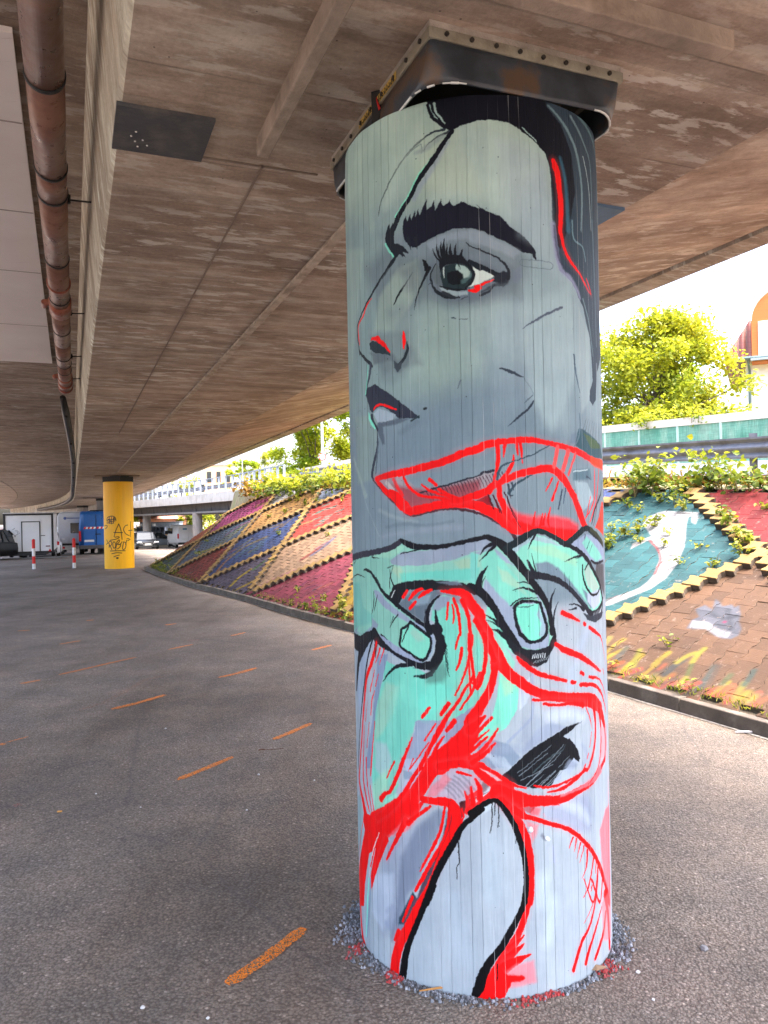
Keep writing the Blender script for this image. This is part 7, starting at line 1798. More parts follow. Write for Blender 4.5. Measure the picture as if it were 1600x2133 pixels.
def trailer():
    e = empty('box_trailer', label='white box trailer with black edge trim and a closed rear door', cat='trailer'); Wd, H, z0, L = 2.28, 2.28, .30, 4.6
    m = MB(); m.box((0, L/2, (z0+H)/2), (Wd, L, H-z0)); m.build('box_body', M_WHT, e, local=True)
    m = MB(); hw = Wd/2
    for s_ in (-1, 1): m.box((s_*(hw-.035), -.012, (z0+H)/2), (.10, .05, H-z0+.02)); m.box((s_*(hw+.003), L/2, z0+.05), (.03, L, .10))
    m.box((0, -.014, H-.03), (Wd+.04, .05, .10)); m.box((0, -.014, z0+.03), (Wd+.04, .05, .10)); m.build('edge_trim', M_BLKP, e, local=True)
    m = MB(); m.box((0, L/2-.02, H+.035), (Wd+.02, L+.04, .05)); m.build('roof', mat('trailer_roof', (.5, .5, .5), .5), e, local=True)
    dr = MB(); dr.box((.10, -.006, 1.10), (.80, .03, 1.50)); d = dr.build('rear_door', M_WHT, e, local=True)
    m = MB()
    for x in (-.315, .515): m.box((x, -.022, 1.10), (.045, .03, 1.55))
    m.box((.10, -.022, 1.87), (.875, .03, .045)); m.build('door_frame', M_BLKP, d, local=True)
    m = MB(); m.box((.66, -.03, 1.16), (.20, .03, .03)); m.build('handle', M_BLKP, d, local=True)
    for x, z in ((-.82, .55), (.88, .62)): m = MB(); m.box((x, -.018, z), (.20, .03, .055)); m.build('marker_lamp', mat('dark_red_lamp', (.12, .01, .015), .3), e, local=True)
    for x in (-.95, .97): m = MB(); m.prism([(x-.08, z0+.05), (x+.08, z0+.05), (x, z0+.19)], 1, -.05, -.03); m.build('reflector', M_TAIL, e, local=True)
    # grey scribbled tag on the left half of the wall
    m = MB(); rn = random.Random(5)
    for x0, z in ((-.72, 1.50), (-.62, 1.44), (-.50, 1.36), (-.66, 1.20), (-.52, 1.22)):
        pts = [(x0, -.004, z)]
        for k in range(4): pts.append((x0+rn.uniform(-.03, .12), -.004, z+rn.uniform(-.10, .08)))
        m.tube(pts, .009, 4)
    m.build('graffiti_tag', mat('grey_marker', (.25, .25, .26), .6), e, local=True)
    for s_ in (-1, 1): wheel(e, s_*(hw-.12), 2.6, .30, .18, s_)
    m = MB(); m.box((0, 1.8, z0-.08), (1.6, 4.0, .10)); m.build('chassis', M_BLKP, e, local=True)
    m = MB(); m.box((.3, -.1, .05), (3.0, .25, .04)); m.build('ramp_edge', mat('grey_ramp', (.2, .2, .2)), e, local=True)
    return e
v = trailer(); v.location = at(61, 1166, 38.8); v.rotation_euler = (0, 0, R(21))
def motorhome():
    e = empty('motorhome', label='pale motorhome with a dark rear window between the trailer and the blue van', cat='motorhome'); Wd, H, z0, L = 2.1, 2.62, .5, 6
    m = MB(); secs = []
    for y, k in ((0, .96), (.12, 1), (L, 1)):
        b = Wd/2*k; secs.append([(-b, y, z0), (-b, y, H-.25), (-b+.12, y, H-.06*(1+2*(y == 0))), (-b+.3, y, H-.1*(y == 0)), (b-.3, y, H-.1*(y == 0)), (b-.12, y, H-.06*(1+2*(y == 0))), (b, y, H-.25), (b, y, z0)])
    m.loft(secs); m.build('body', mat('motorhome_white', (.60, .61, .63), .4, .06), e, local=True)
    m = MB(); m.box((.15, -.02, 1.62), (.95, .04, .62)); m.build('rear_window', M_GLASS, e, local=True, bevel=.04)
    m = MB(); m.box((.15, -.02, 2.22), (1.3, .03, .05)); m.tube([(-.62, -.03, 2.22), (-.62, -.01, 2.22)], .09, 12); m.build('blue_stripe', mat('stripe_blue', (.10, .15, .35), .4), e, local=True)
    m = MB(); m.box((0, -.05, .44), (2.05, .16, .22)); bp = m.build('bumper', mat('bumper_white', (.6, .6, .6), .5), e, local=True)
    m = MB(); m.box((0, -.02, .64), (1.7, .05, .12)); m.build('dark_panel', M_BLKP, e, local=True)
    for x in (-.8, .8): m = MB(); m.box((x, -.14, .45), (.3, .03, .13)); m.build('tail_light', M_TAIL, bp, local=True)
    for s_ in (-1, 1):
        for y in (1.6, 5): wheel(e, s_*.88, y, .34, .22, s_)
    return e
v = motorhome(); v.location = at(160, 1158, 46.5); v.rotation_euler = (0, 0, R(20))
def white_van():
    e = empty('parked_van', label='white panel van standing behind the end of the painted slope', cat='van'); L, hw, H = 4.9, .95, 1.97
    m = MB(); secs = []
    for y, k, zt in [(0, .90, H-.15), (.05, .96, H-.04), (.2, 1, H), (3.2, 1, H), (3.9, .98, 1.45), (4.4, .95, 1.2), (4.85, .85, .9)]:
        b = hw*k; secs.append([(-b*.96, y, .3), (-b, y, .5), (-b, y, 1.05), (-b*.97, y, min(zt-.2, 1.3)), (-b*.88, y, zt-.06), (-b*.76, y, zt), (b*.76, y, zt), (b*.88, y, zt-.06), (b*.97, y, min(zt-.2, 1.3)), (b, y, 1.05), (b, y, .5), (b*.96, y, .3)])
    m.loft(secs); m.build('body', M_WHT, e, local=True, smooth=True)
    for s_ in (-1, 1):
        m = MB(); m.box((s_*.44, -.008, 1.12), (.80, .03, 1.45)); m.build('rear_door', M_WHT, e, local=True, bevel=.02)
        m = MB(); m.box((s_*.87, .0, 1.02), (.12, .08, .42)); m.build('tail_light', M_TAIL, e, local=True, bevel=.02)
        for y in (.95, 4.0): wheel(e, s_*.83, y, .32, .2, s_)
    m = MB(); m.box((0, -.03, .38), (1.8, .14, .2)); m.build('bumper', M_BLKP, e, local=True, bevel=.03)
    m = MB(); m.box((-.3, -.02, .75), (.5, .02, .12)); m.build('number_plate', M_NPL, e, local=True)
    m = MB(); m.box((-.3, -.02, 1.62), (.35, .02, .16)); m.build('rear_lettering', mat('blue_mark', (.15, .30, .45), .5), e, local=True)
    m = MB(); m.box((-hw-.002, 2.9, 1.45), (.02, 1.9, .5)); m.build('side_window', M_GLASS, e, local=True, bevel=.005)
    m = MB(); m.box((-hw-.16, 3.7, 1.3), (.28, .15, .3)); m.build('mirror', M_BLKP, e, local=True, bevel=.03)
    return e
v = white_van(); v.location = at(393, 1143, 66); v.rotation_euler = (0, 0, R(27))
# ------------------------------------------------------------------ plants
LM_TREE = leafmat('sunlit_yellow_leaf', (.085, .14, .01), (.31, .34, .02), (.54, .48, .03), .5)
LM_LEFT = leafmat('fresh_green_leaf', (.14, .24, .01), (.32, .38, .015), (.52, .50, .03), .5)
LM_SHRUB = leafmat('bramble_leaf', (.045, .085, .015), (.15, .20, .015), (.34, .33, .02), .4)
LM_WEED = leafmat('weed_leaf', (.10, .14, .02), (.22, .26, .02), (.40, .34, .05), .4)
LM_DRY = leafmat('dry_leaf', (.20, .10, .02), (.36, .20, .03), (.30, .28, .03), .35)
M_BARK = mat('bark', (.11, .085, .06), .9, .3, 8, .6, stretch=(1, 1, .3)); M_STEM = mat('green_brown_stem', (.13, .11, .04), .8, .3, 10)
def leaf_mesh(name, pts, size, mt, parent, seed, aspect=.62, up=.35, tints=None, axis=None, local=False):
    """pts (n,3): one small folded leaf at each"""
    r = np.random.RandomState(seed); n = len(pts); P = np.asarray(pts, np.float64)
    if parent is not None and not local: P = P-np.array(wloc(parent))
    d = r.normal(size=(n, 3)); 
    if axis is not None: d = d*.7+np.asarray(axis)
    d[:, 2] = d[:, 2]*.6-.15; d /= np.linalg.norm(d, axis=1)[:, None]
    nz = r.normal(size=(n, 3))*.6; nz[:, 2] += up*3; w = np.cross(d, nz); w /= np.linalg.norm(w, axis=1)[:, None]+1e-9; nn_ = np.cross(w, d)
    s = size*r.uniform(.55, 1.25, n)[:, None]
    V = np.empty((n, 6, 3)); V[:, 0] = P; V[:, 1] = P+d*s*.38+w*s*aspect*.5+nn_*s*.10; V[:, 2] = P+d*s*.78+w*s*aspect*.32+nn_*s*.06; V[:, 3] = P+d*s*1.05-nn_*s*.06; V[:, 4] = P+d*s*.78-w*s*aspect*.32+nn_*s*.06; V[:, 5] = P+d*s*.38-w*s*aspect*.5+nn_*s*.10
    F = np.empty((n, 2, 4), int); b = np.arange(n)*6
    F[:, 0] = np.stack([b, b+1, b+2, b+3], 1); F[:, 1] = np.stack([b, b+3, b+4, b+5], 1)
    me = bpy.data.meshes.new(name); me.vertices.add(n*6); me.vertices.foreach_set('co', V.ravel()); me.loops.add(n*8); me.loops.foreach_set('vertex_index', F.ravel())
    me.polygons.add(n*2); me.polygons.foreach_set('loop_start', np.arange(n*2)*4); me.polygons.foreach_set('loop_total', np.full(n*2, 4)); me.update(calc_edges=True)
    me.materials.append(mt)
    tn = r.uniform(0, 1, n) if tints is None else np.clip(tints+r.normal(size=n)*.16, 0, 1)
    a = me.attributes.new('tint', 'FLOAT', 'FACE'); a.data.foreach_set('value', np.repeat(tn, 2).astype(np.float32))
    o = bpy.data.objects.new(name, me); C.collection.objects.link(o); o.parent = parent; return o
def tree(name, label, base, H, rad, mt, nleaf, lsize, seed, group=None, crown0=.25, cat='tree', squash=1.0, ang=(0, 0), clumps=46):
    rn = random.Random(seed); nr = np.random.RandomState(seed)
    e = empty(name, base, label=label, cat=cat, group=group); B = Vector(base)
    m = MB(); th = H*.55; tr = max(.06, H*.022)
    top = B+Vector((rn.uniform(-.3, .3), rn.uniform(-.3, .3), th)); m.tube([B-Vector((0, 0, .2)), B+(top-B)*.5+Vector((.1, 0, 0)), top], [tr, tr*.75, tr*.5], 8)
    cl = []
    for k in range(clumps):
        a = rn.uniform(0, 6.283); q = rn.random()**.5; zz = rn.uniform(0, 1); env = math.sin(math.pi*min(1, .16+.80*zz))**.7
        c = B+Vector((math.cos(a)*rad*q*env, math.sin(a)*rad*q*env*squash, H*(crown0+(1-crown0)*zz)*rn.uniform(.93, 1.0)))
        cl.append((c, rn.uniform(.30, .62)*rad*.5, zz))
        s0 = B+(top-B)*rn.uniform(.35, 1.0)
        if k % 2 == 0: mid = (s0+c)*.5+Vector((0, 0, .12*H*rn.random())); m.tube([s0, mid, c], [tr*.32, tr*.2, tr*.07], 5)
    m.build('trunk', M_BARK, e, smooth=True)
    wts = np.array([c[1]**2 for c in cl]); wts /= wts.sum(); idx = nr.choice(len(cl), nleaf, p=wts)
    cen = np.array([c[0] for c in cl])[idx]; rr = np.array([c[1] for c in cl])[idx]
    off = nr.normal(size=(nleaf, 3)); off /= np.linalg.norm(off, axis=1)[:, None]; off *= (nr.uniform(0, 1, nleaf)**.45)[:, None]*rr[:, None]*nr.uniform(.7, 1.25, nleaf)[:, None]; off[:, 2] *= .75
    ct = nr.uniform(.25, .75, len(cl))[idx]
    leaf_mesh('crown', cen+off, lsize, mt, e, seed, tints=ct+.0*off[:, 2])
    return e
tree('leafy_tree', 'broad yellow-green tree behind the green fence at the right', (10.2, 28.4, 2.4), 6.3, 3.1, LM_TREE, 30000, .17, 3, crown0=.08, clumps=90)
tree('leafy_tree', 'narrow darker green tree rising behind the big yellow-green one', (12.2, 30.5, 2.4), 6.3, 1.25, LM_LEFT, 9000, .16, 9, crown0=.2, clumps=30)
tree('leafy_tree', 'small ochre tree under the red roof at the right edge', (14.4, 27, 2.4), 2.9, 1.2, leafmat('ochre_leaf', (.24, .18, .03), (.40, .30, .05), (.52, .42, .08), .4), 5000, .12, 13, crown0=.15)
tree('leafy_tree', 'bright green tree behind the lamp post, left of the painted column', (-5.4, 60, 2.6), 8.4, 3.1, LM_LEFT, 15000, .27, 5, crown0=.18, clumps=50)
tree('leafy_tree', 'tall thin green tree close to the left edge of the painted column', (-1.0, 57, 2.6), 11.5, 2.6, LM_LEFT, 8000, .26, 15, crown0=.35, clumps=34)
for i, (px_, Y, zb_, H_, r_, mt_, lab) in enumerate([(300, 92, -1.2, 4.4, 2.3, LM_LEFT, 'green bush seen under the far bridge right of the yellow column'), (375, 96, -1.2, 5.2, 2.8, LM_TREE, 'yellow-green tree left of the far bridge pier'), (388, 90, -1.2, 4.0, 1.1, LM_SHRUB, 'dark narrow tree just left of the far bridge pier'), (440, 98, -1.2, 5.2, 3.3, LM_TREE, 'yellowish tree right of the far bridge pier'),
        (392, 150, 3, 8.2, 3.6, LM_TREE, 'pale yellow tree above the far railing at its left'), (489, 120, 3, 8.6, 1.7, LM_LEFT, 'small green tree in front of the hazy tower'), (518, 110, 3, 7.4, 1.9, LM_LEFT, 'small green tree above the railing right of the thin pole'), (552, 112, 3, 8.4, 2.2, LM_TREE, 'sparse tree behind the near end of the railing'), (141, 95, -1.2, 4.9, 2.2, LM_TREE, 'bright yellow-green tree between the trailer and the motorhome')]):
    p = at(px_, 1090, Y); tree('leafy_tree', lab, (p[0], Y, zb_), H_, r_, mt_, 2600, .30 if Y > 80 else .2, 40+i, group='trees beyond the bridge', crown0=.12, clumps=24)

def bush(label, base, w, h, d, n, ls, mt, seed, stems=7, group='shrubs growing over the top of the paved slope', name='shrub', dry=0, arch=1.0):
    rn = random.Random(seed); nr = np.random.RandomState(seed); e = empty(name, base, label=label, cat='shrub', group=group); B = Vector(base); m = MB(); pts = []
    for k in range(stems):
        a = rn.uniform(0, 6.28); x = rn.uniform(-.5, .5)*w; y = rn.uniform(-.5, .5)*d; L = h*rn.uniform(.5, 1.05); lean = Vector((math.cos(a), math.sin(a), 0))*L*.5*arch
        p0 = B+Vector((x, y, -.05)); P = [p0, p0+lean*.25+Vector((0, 0, L*.5)), p0+lean*.7+Vector((0, 0, L*.9)), p0+lean*1.15+Vector((0, 0, L*rn.uniform(.8, 1.05)))]
        m.tube(P, [.008, .006, .004, .002], 4)
        nn_ = max(4, int(n/stems))
        for q in range(nn_):
            f = rn.random()**.7*3; i = min(2, int(f)); pt = P[i]+(P[i+1]-P[i])*(f-i); sp = ls*1.3
            pts.append(tuple(pt+Vector((rn.gauss(0, sp), rn.gauss(0, sp), rn.gauss(0, sp*.8)))))
    m.build('stems', M_STEM, e)
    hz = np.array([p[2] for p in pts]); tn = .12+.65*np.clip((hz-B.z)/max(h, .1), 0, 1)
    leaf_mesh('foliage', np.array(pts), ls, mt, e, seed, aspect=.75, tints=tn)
    return e
cr = lambda t_, w=1.0, up=0: (lambda p: (p.x, p.y, p.z+up))(SL(t_, w))
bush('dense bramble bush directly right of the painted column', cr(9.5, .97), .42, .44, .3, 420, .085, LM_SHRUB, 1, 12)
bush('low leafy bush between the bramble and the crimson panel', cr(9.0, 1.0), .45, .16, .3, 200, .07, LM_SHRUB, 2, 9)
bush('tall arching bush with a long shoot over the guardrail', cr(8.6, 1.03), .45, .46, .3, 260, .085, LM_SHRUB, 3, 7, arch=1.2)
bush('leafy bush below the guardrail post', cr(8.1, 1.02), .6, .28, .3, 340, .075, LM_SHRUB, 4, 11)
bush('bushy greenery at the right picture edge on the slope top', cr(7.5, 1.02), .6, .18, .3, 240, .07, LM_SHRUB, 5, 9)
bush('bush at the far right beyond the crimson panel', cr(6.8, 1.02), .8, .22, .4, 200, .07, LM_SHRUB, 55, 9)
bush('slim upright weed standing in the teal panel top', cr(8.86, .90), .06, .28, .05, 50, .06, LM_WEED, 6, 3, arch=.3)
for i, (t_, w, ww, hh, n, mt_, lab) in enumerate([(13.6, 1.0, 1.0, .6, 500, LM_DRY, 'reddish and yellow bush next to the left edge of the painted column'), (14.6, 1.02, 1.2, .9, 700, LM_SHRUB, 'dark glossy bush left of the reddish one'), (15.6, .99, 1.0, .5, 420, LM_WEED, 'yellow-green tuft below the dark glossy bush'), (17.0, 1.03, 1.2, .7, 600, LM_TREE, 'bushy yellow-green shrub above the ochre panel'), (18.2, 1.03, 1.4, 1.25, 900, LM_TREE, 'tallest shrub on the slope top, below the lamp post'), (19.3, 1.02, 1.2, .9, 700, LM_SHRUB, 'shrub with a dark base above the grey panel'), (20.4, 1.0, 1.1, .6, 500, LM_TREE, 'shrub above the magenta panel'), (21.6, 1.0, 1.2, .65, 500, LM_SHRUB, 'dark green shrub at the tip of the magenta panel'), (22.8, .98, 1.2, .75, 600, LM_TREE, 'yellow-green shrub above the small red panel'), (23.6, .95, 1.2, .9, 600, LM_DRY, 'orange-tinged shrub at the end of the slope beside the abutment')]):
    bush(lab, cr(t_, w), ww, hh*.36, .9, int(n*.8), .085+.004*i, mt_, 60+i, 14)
for i, (x, y) in enumerate([(7.6, 18.4), (6.9, 19.9), (5.6, 22.4)]):
    bush(['climber hanging over the pale top rail, middle part', 'climber over the pale top rail, second from the column', 'climber spilling over the fence next to the painted column', 'climber leaves at the right end of the top rail'][i], (x+.5, y+.3, zup(y)+1.45), 1.3, .38, .5, 300, .09, LM_TREE, 90+i, 12, group='climbers on the green fence', name='climber')
# small weeds between the pavers
weeds = [(14.12, .01, 5), (13.1, .02, 7), (14.48, .10, 4), (17.2, .26, 3), (18.6, .5, 6), (23.2, .36, 4), (22.5, .22, 5), (12.4, .05, 8), (16.3, .52, 4), (13.5, .01, 6), (12.8, .0, 5), (13.3, .09, 4), (12.0, .0, 7), (25.8, .02, 6), (25.2, .04, 6), (24.4, .03, 7), (26.3, .06, 6), (24.9, .1, 5), (23.6, .05, 5), (22.6, .02, 4), (19.9, .72, 6), (20.6, .66, 4), (19.2, .8, 6), (20.0, .85, 7), (18.7, .84, 6), (21.0, .9, 6), (19.6, .93, 7), (17.6, .86, 5), (17.0, .92, 6), (16.4, .88, 7), (15.8, .80, 6), (15.3, .93, 7), (14.6, .88, 6), (16.0, .70, 5), (15.0, .97, 6), (18.0, .97, 6),
         (9.04, .59, 8), (9.02, .67, 8), (8.79, .74, 7), (8.65, .85, 6), (8.35, .62, 3), (7.95, .53, 3), (8.05, .80, 6), (7.85, .74, 8), (7.6, .68, 8), (7.46, .645, 8), (7.34, .58, 7), (9.25, .84, 5), (7.54, .53, 4), (9.12, .62, 6), (8.9, .70, 6), (6.95, .01, 1), (7.14, .15, 3), (6.5, .02, 2), (7.6, .03, 3), (7.45, .045, 1), (8.5, .7, 3), (8.75, .64, 4), (7.7, .86, 4), (7.3, .9, 4), (7.0, .75, 4), (6.9, .85, 3), (7.9, .62, 3), (9.3, .7, 5), (9.1, .9, 6), (9.5, .86, 6)]
rn = random.Random(77)
for i, (t_, w, k) in enumerate(weeds):
    p = SL(t_, min(w, .985), .012); e = empty('weed', p); m = MB(); pts = []; hh = .035+.018*k*rn.uniform(.7, 1.2)
    for s_ in range(3+k//2):
        q = Vector((rn.gauss(0, .05), rn.gauss(0, .05), hh*rn.uniform(.6, 1.1))); m.tube([p, p+q*.5+Vector((0, 0, .01)), p+q], [.0025, .002, .001], 4)
        for l in range(3+k//2): f = rn.uniform(.25, 1); pts.append(tuple(p+q*f+Vector((rn.gauss(0, .02), rn.gauss(0, .02), rn.gauss(0, .012)))))
    m.build('stems', M_STEM, e); leaf_mesh('foliage', np.array(pts), .035+.0035*k, LM_WEED if rn.random() < .7 else (LM_DRY if t_ < 8 and w < .2 else LM_SHRUB), e, 200+i)
    a, b = cellof(t_, w); nm = CELL.get((a, b), (0, 'painted'))[1]
    tag(e, f"small weed sprouting between the pavers of the {nm.split(' with')[0].split(' and ')[0]} panel", 'weed', 'weeds in the joints of the painted slope')
# grass along the kerb foot of the slope: uncountable
pts = []; rn = random.Random(5)
for k in range(1500):
    t_ = rn.choice([rn.uniform(5, 8.5), rn.uniform(11.5, 16), rn.uniform(20, 26.5), rn.uniform(23, 26.8)]); w = abs(rn.gauss(0, .018))+.002; p = SL(t_, w, .01); pts.append((p.x, p.y, p.z))
go = leaf_mesh('grass', np.array(pts), .042, LM_WEED, None, 6, aspect=.16, axis=(0, 0, 1.6)); tag(go, 'thin grass and moss growing along the kerb and joints', 'grass', kind='stuff')
pts = []
for k in range(3000):
    t_ = rn.uniform(5.5, 23.5); w = 1+abs(rn.gauss(0, .05)); p = SL(t_, w, 0); pts.append((p.x, p.y, max(p.z, zcrest(p.y))+.01))
go = leaf_mesh('ground_cover', np.array(pts), .10, LM_DRY, None, 7, aspect=.3, axis=(0, 0, 1.2)); tag(go, 'dry grass and low growth on the slope crest', 'ground cover', kind='stuff')

# ------------------------------------------------------------------ buildings
M_ROOF = None
t = NT('red_roof_tiles'); co = t.N('TexCoord').outputs['Object']
wv = t.N('TexWave', {'Vector': t.map(co, rot=(0, 0, .0)), 'Scale': 1.1, 'Distortion': .6}, wave_type='BANDS', bands_direction='X'); wz = t.N('TexWave', {'Vector': co, 'Scale': 1.25, 'Distortion': .2}, wave_type='BANDS', bands_direction='Z', wave_profile='SAW')
c = t.ramp(wv.outputs[0], [(0, (.08, .018, .012)), (.35, (.16, .032, .02)), (.75, (.20, .045, .03)), (1, (.26, .09, .07))]); c = t.mix(.6, c, t.ramp(wz.outputs[0], [(0, (.5, .5, .5)), (.2, (1, 1, 1)), (1, (1.15, 1.1, 1.1))]), 'MULTIPLY')
M_ROOF = t.done(c, .6, t.bump(t.math('ADD', wv.outputs[0], wz.outputs[0]), .8, .05))
hs = empty('house', (14.3, 32, 2.4), R(-26), label='white house with a steep red tiled roof and an arched dormer at the right edge', cat='house')
M_HW = mat('house_white', (.80, .79, .77), .8, .04, 2, .05); M_ORW = mat('orange_boards', (.50, .15, .035), .6, .15, 2, .2, stretch=(.4, .4, 9))
m = MB(); m.box((6.6, 4.3, 2.6), (11.6, 7.4, 6.0)); m.build('wall', M_HW, hs, local=True)
m = MB(); e0 = 5.35; m.add([(0, 0, e0), (13.2, 0, e0), (13.2, 8.6, e0), (0, 8.6, e0), (3.6, 4.3, 11.9), (9.6, 4.3, 11.9)], [(0, 1, 5, 4), (1, 2, 5), (2, 3, 4, 5), (3, 0, 4), (3, 2, 1, 0)]); m.build('roof', M_ROOF, hs, local=True)
m = MB(); m.tube([(0, -.08, e0-.05), (13.2, -.08, e0-.05)], .08, 8); m.tube([(.9, -.05, e0-.1), (.95, .5, e0-.5), (.95, .55, 0)], .05, 8); m.build('gutter', mat('green_grey_gutter', (.12, .17, .17), .5, metal=.3), hs, local=True)
arch = [(1.05, e0-.25), (1.05, e0+1.45)]+[(2.6-1.55*math.cos(R(a)), e0+1.45+1.35*math.sin(R(a))) for a in range(15, 180, 15)]+[(4.15, e0+1.45), (4.15, e0-.25)]
dm = MB(); dm.prism(arch, 1, -.1, 3.2); d_ = dm.build('dormer', M_ORW, hs, local=True)
m = MB(); m.prism([(1.3, e0-.1), (3.9, e0-.1), (3.9, e0+1.4), (1.3, e0+1.4)], 1, -.14, -.05); m.build('dormer_wall', M_HW, d_, local=True)
m = MB(); pts = [(2.6-1.6*math.cos(R(a)), -.1, e0+1.45+1.4*math.sin(R(a))) for a in range(0, 181, 10)]; m.tube(pts, .06, 6); m.build('arch_trim', mat('white_trim', (.7, .68, .66), .6), d_, local=True)
m = MB(); m.prism([(2.1, e0+.1), (3.4, e0+.1), (3.4, e0+1.2), (2.1, e0+1.2)], 1, -.17, -.13); m.build('window', M_GLASS, d_, local=True); m = MB(); m.box((2.5, -.2, e0-.15), (3.0, .2, .08)); m.build('sill', mat('sill_grey', (.3, .35, .4)), d_, local=True)

def building(name, label, cx, cy, z0, wx, wy, h, rz, wall, roofm=None, rh=0, floors=0, cols=0, cat='building'):
    e = empty(name, (cx, cy, z0), rz, label=label, cat=cat)
    m = MB(); m.box((0, 0, h/2), (wx, wy, h)); m.build('wall', wall, e, local=True)
    m = MB()
    if rh: m.add([(-wx/2-.3, -wy/2-.3, h), (wx/2+.3, -wy/2-.3, h), (wx/2+.3, wy/2+.3, h), (-wx/2-.3, wy/2+.3, h), (-wx/2+.5, 0, h+rh), (wx/2-.5, 0, h+rh)], [(0, 1, 5, 4), (1, 2, 5), (2, 3, 4, 5), (3, 0, 4), (3, 2, 1, 0)])
    else: m.box((0, 0, h+.15), (wx+.3, wy+.3, .3))
    m.build('roof', roofm or mat('flat_roof_grey', (.35, .35, .37), .8), e, local=True)
    for r_ in range(floors):
        for k in range(cols):
            m = MB(); x = -wx/2+wx*(k+.5)/cols; z = h*(r_+.5)/floors; m.box((x, -wy/2-.03, z), (wx/cols*.45, .12, h/floors*.45)); m.build('window', M_GLASS, e, local=True)
    return e
M_BRK = mat('orange_brick', (.55, .25, .13), .85, .2, 4, .2); M_PALEB = mat('pale_render', (.60, .60, .62), .85, .1, 1, .1); M_TERR = mat('terracotta_roof', (.60, .28, .18), .8, .15, 3, .2); M_ORB = mat('orange_render', (.62, .36, .20), .85, .1, 1, .1)
p = at(341, 1090, 91); building('brick_building', 'low orange brick building with a terracotta roof seen under the far bridge', p[0], 91, -1.2, 5.2, 4, 2.9, .25, M_BRK, M_TERR, 1.0, 1, 3)
p = at(3, 1110, 105); building('brick_building', 'orange building in the gap left of the white trailer', p[0]-3, 105, -1.2, 12, 6, 2.0, .25, M_BRK, mat('pale_eaves', (.7, .6, .55)), 0, 1, 4)
p = at(456, 1000, 170); building('house', 'orange building with dark windows above the far railing', p[0], 170, 3, 6.0, 8, 10.2, .2, M_ORB, None, 0, 2, 3)
p = at(425, 1000, 190); building('house', 'long grey-roofed building left of the orange one', p[0], 190, 3, 14, 8, 8.2, .2, M_PALEB, mat('blue_grey_roof', (.30, .32, .40)), 2.0, 2, 5)
p = at(380, 1000, 215); building('house', 'pale building with several small roofs farthest left above the railing', p[0], 215, 3, 14, 10, 7.5, .2, M_PALEB, mat('blue_grey_roof', (.30, .32, .40)), 1.6, 2, 6)
# distant spired tower
T0 = Vector((-77.5, 395, 0)); tw = empty('church_tower', T0, label='distant pale tower with a stepped pointed top above the railing', cat='tower')
M_TW = mat('pale_tower', (.52, .55, .62), .9, .08, .2, .0)
def ngon(m, r0, r1, z0, z1, n=8):
    m.loft([[(T0.x+r*math.cos(2*math.pi*(k+.5)/n), T0.y+r*math.sin(2*math.pi*(k+.5)/n), z) for k in range(n)] for r, z in ((r0, z0), (r1, z1))])
m = MB(); ngon(m, 3.2, 3.2, 0, 24, 8); ngon(m, 3.0, 3.0, 24, 27); m.build('shaft', M_TW, tw)
m = MB(); ngon(m, 3.5, 3.5, 24, 24.6); ngon(m, 2.3, 2.3, 27.2, 29.0); m.build('gallery', M_TW, tw)
m = MB(); ngon(m, 3.2, 2.2, 26.9, 28); ngon(m, 2.4, 1.1, 29.0, 31.8); ngon(m, .5, .1, 31.8, 34.5); m.build('spire', mat('slate_blue_spire', (.36, .42, .50), .8), tw)
pp = at(505, 980, 90); pe = empty('thin_mast', (pp[0], 90, 3), label='thin pale mast right of the distant tower', cat='mast'); MB().tube([(pp[0], 90, 3), (pp[0], 90, 10.0)], [.06, .04], 6).build('mast_pole', mat('pale_mast', (.5, .52, .55)), pe)
# containers and yard fence
p = at(338, 1120, 86); e = empty('shipping_container', (p[0], 86, -1.17), .1, label='grey corrugated container beyond the parked cars', cat='container')
m = MB(); m.box((0, 0, 1.3), (4.2, 2.4, 2.3)); 
for k in range(14): m.box((-1.95+k*.3, -1.21, 1.3), (.14, .05, 2.1))
m.build('corrugated_box', mat('container_grey', (.20, .24, .28), .6, .15), e, local=True); MB().box((0, 0, 2.5), (4.3, 2.5, .1)).build('top_frame', mat('container_frame', (.10, .12, .14), .6), e, local=True); MB().box((0, 0, .08), (4.3, 2.5, .16)).build('bottom_frame', mat('container_frame', (.1, .12, .14)), e, local=True)
p = at(316, 1120, 82); e = empty('crate_stack', (p[0], 82, -1.17), .1, label='stack of blue-grey mesh crates left of the grey container', cat='crate stack')
m = MB()
for k in range(8): m.box((-1.4+k*.4, 0, 1.0), (.05, 1, 2.0))
for k in range(6): m.box((0, -.02, .1+k*.38), (3.0, 1.0, .05))
m.build('mesh', mat('crate_dark', (.07, .09, .13), .6), e, local=True); MB().box((0, .2, 1.0), (2.9, .6, 1.9)).build('load', mat('crate_load', (.22, .25, .30), .7), e, local=True)
m = MB()
for k in range(4): m.box((-1.1+k*.45, 0, 2.25), (.25, .4, .25))
m.build('white_pots', M_WHT, e, local=True)
p = at(347, 1125, 80); e = empty('skip', (p[0], 80, -1.17), .15, label='beige skip filled with orange rubble beside the grey car', cat='skip')
m = MB(); m.loft([[(-1.0, -.7, 0), (1.0, -.7, 0), (1.0, .7, 0), (-1.0, .7, 0)], [(-1.35, -.8, 1.1), (1.35, -.8, 1.1), (1.35, .8, 1.1), (-1.35, .8, 1.1)]]); m.build('tub', mat('skip_beige', (.30, .26, .20), .7), e, local=True)
m = MB(); rn = random.Random(3)
for k in range(14): m.box((rn.uniform(-1, 1), rn.uniform(-.5, .5), 1.15), (.4, .3, .2), rn.random())
m.build('rubble', mat('orange_rubble', (.60, .33, .16), .9), e, local=True)
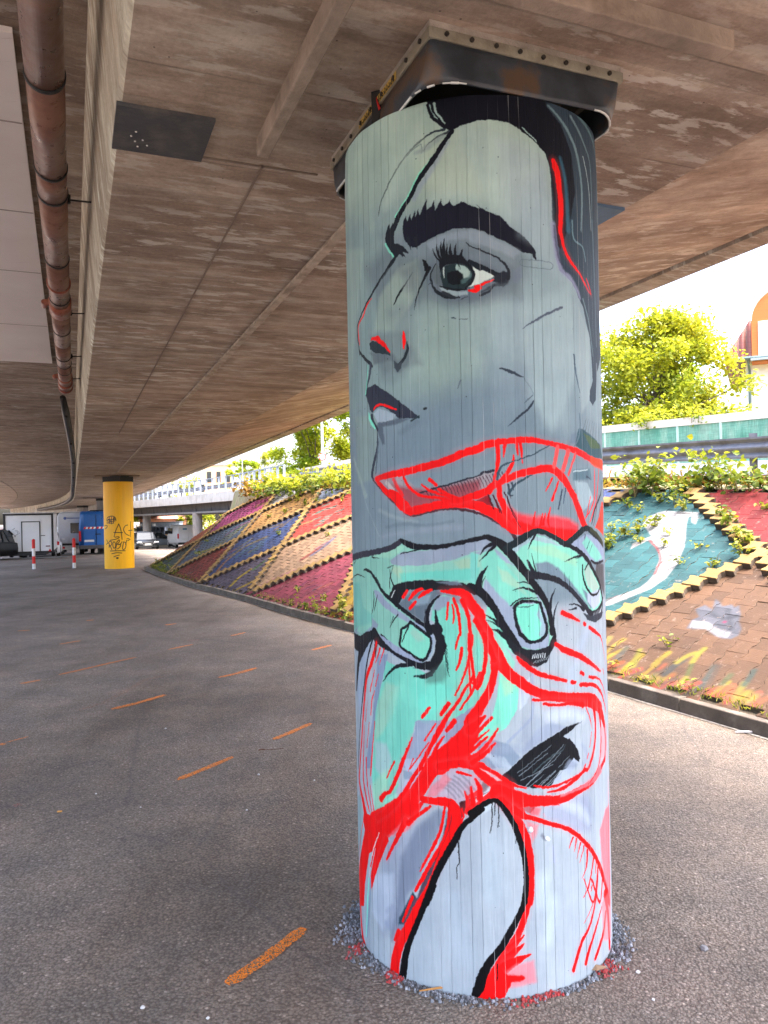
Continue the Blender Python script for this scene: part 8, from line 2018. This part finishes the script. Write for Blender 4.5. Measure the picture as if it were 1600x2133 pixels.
p = at(125, 1125, 52); e = empty('white_cabinet', (p[0], 52, gz(52)), .1, label='white box-like cabinet behind the small white car', cat='cabinet')
m = MB(); m.box((0, 0, 1.0), (.62, .5, 1.6)); m.build('box', M_WHT, e, local=True); MB().box((.05, -.26, 1.1), (.46, .03, 1.1)).build('door', mat('cabinet_door', (.6, .6, .62)), e, local=True); MB().box((0, 0, .1), (.5, .4, .2)).build('base', M_BLKP, e, local=True)

# ------------------------------------------------------------------ small litter
def litter(name, label, cat, px_, py_, mb, mt, group=None):
    ro = R(1.2); cx = (px_-800)/1600; cy = (1074-py_)/1600; a = cx*math.cos(ro)+cy*math.sin(ro); b = -cx*math.sin(ro)+cy*math.cos(ro); Y = -EYE/b
    mb.v = [(v[0]+a*Y, v[1]+Y, v[2]) for v in mb.v]; tag(mb.build(name, mt), label, cat, group)
def peb(r, seed):
    rn = random.Random(seed); m = MB(); n = 7
    m.loft([[(math.cos(k*6.283/n)*r*s_*rn.uniform(.8, 1.15), math.sin(k*6.283/n)*r*s_*rn.uniform(.8, 1.15), z*r) for k in range(n)] for s_, z in ((.8, 0), (1, .35), (.55, .8))]); return m
M_PEB = mat('white_pebble', (.62, .62, .62), .6, .1); M_STN = mat('grey_pebble', (.22, .22, .23), .7)
for i, (x, y, r_, lab) in enumerate([(1329, 2026, .011, 'white pebble on the asphalt right of the painted column foot'), (1361, 2083, .008, 'small white pebble at the lower right'), (297, 2100, .011, 'whitish pebble at the bottom left'), (433, 2122, .008, 'tiny white pebble at the very bottom'), (514, 1688, .008, 'white pebble in the middle of the left asphalt'), (200, 1654, .008, 'white pebble at the far left of the ground'), (345, 1518, .010, 'white chip near the third orange dash'), (539, 1614, .010, 'light chip right of the second orange dash'), (655, 1626, .008, 'light pebble left of the painted column'), (293, 1682, .007, 'pinkish pebble left of the middle')]): litter('pebble', lab, 'pebble', x, y, peb(r_*.75, i), M_PEB, 'loose pale pebbles on the asphalt')
litter('stone', 'dark grey stone lying right of the painted column', 'stone', 1467, 1978, peb(.016, 30), M_STN)
m = MB(); m.tube([(-.085, -.012, .012), (0, 0, .016), (.07, .012, .014), (.085, .018, .013)], [.002, .0045, .004, .0015], 6); litter('twig', 'orange-brown twig lying at the foot of the painted column', 'twig', 928, 2066, m, mat('twig_orange', (.42, .20, .06), .7))
m = MB(); m.add([(-.03, 0, .012), (0, -.014, .016), (.036, -.004, .02), (.04, .008, .016), (0, .012, .022)], [(0, 1, 2, 3, 4)]); litter('fallen_leaf', 'brown dry leaf beside the gravel right of the column foot', 'leaf', 1243, 2027, m, mat('dry_brown', (.30, .20, .12), .8))
m = MB(); m.tube([(-.012, 0, .006), (.012, .004, .006)], .0045, 8); litter('cigarette_end', 'orange-tipped cigarette end at the far left of the asphalt', 'cigarette end', 124, 1693, m, mat('cigarette_tip', (.60, .30, .08), .8))
m = MB(); m.tube([(-.02, 0, .008), (.0, .006, .012), (.022, .002, .010)], .004, 6); m.tube([(.0, .006, .012), (.03, .02, .004), (.09, .03, .003), (.14, .045, .004)], .0015, 5); litter('twig', 'small dark curled twig right of the second orange dash', 'twig', 545, 1565, m, mat('dark_twig', (.12, .05, .03), .8))
m = MB(); m.tube([(-.10, 0, .01), (-.02, -.02, .016), (.06, -.03, .012), (.13, -.07, .012)], .007, 6); litter('plastic_strip', 'whitish plastic strip lying along the kerb at the right edge', 'litter', 1563, 1527, m, mat('pale_plastic', (.6, .58, .6), .4))
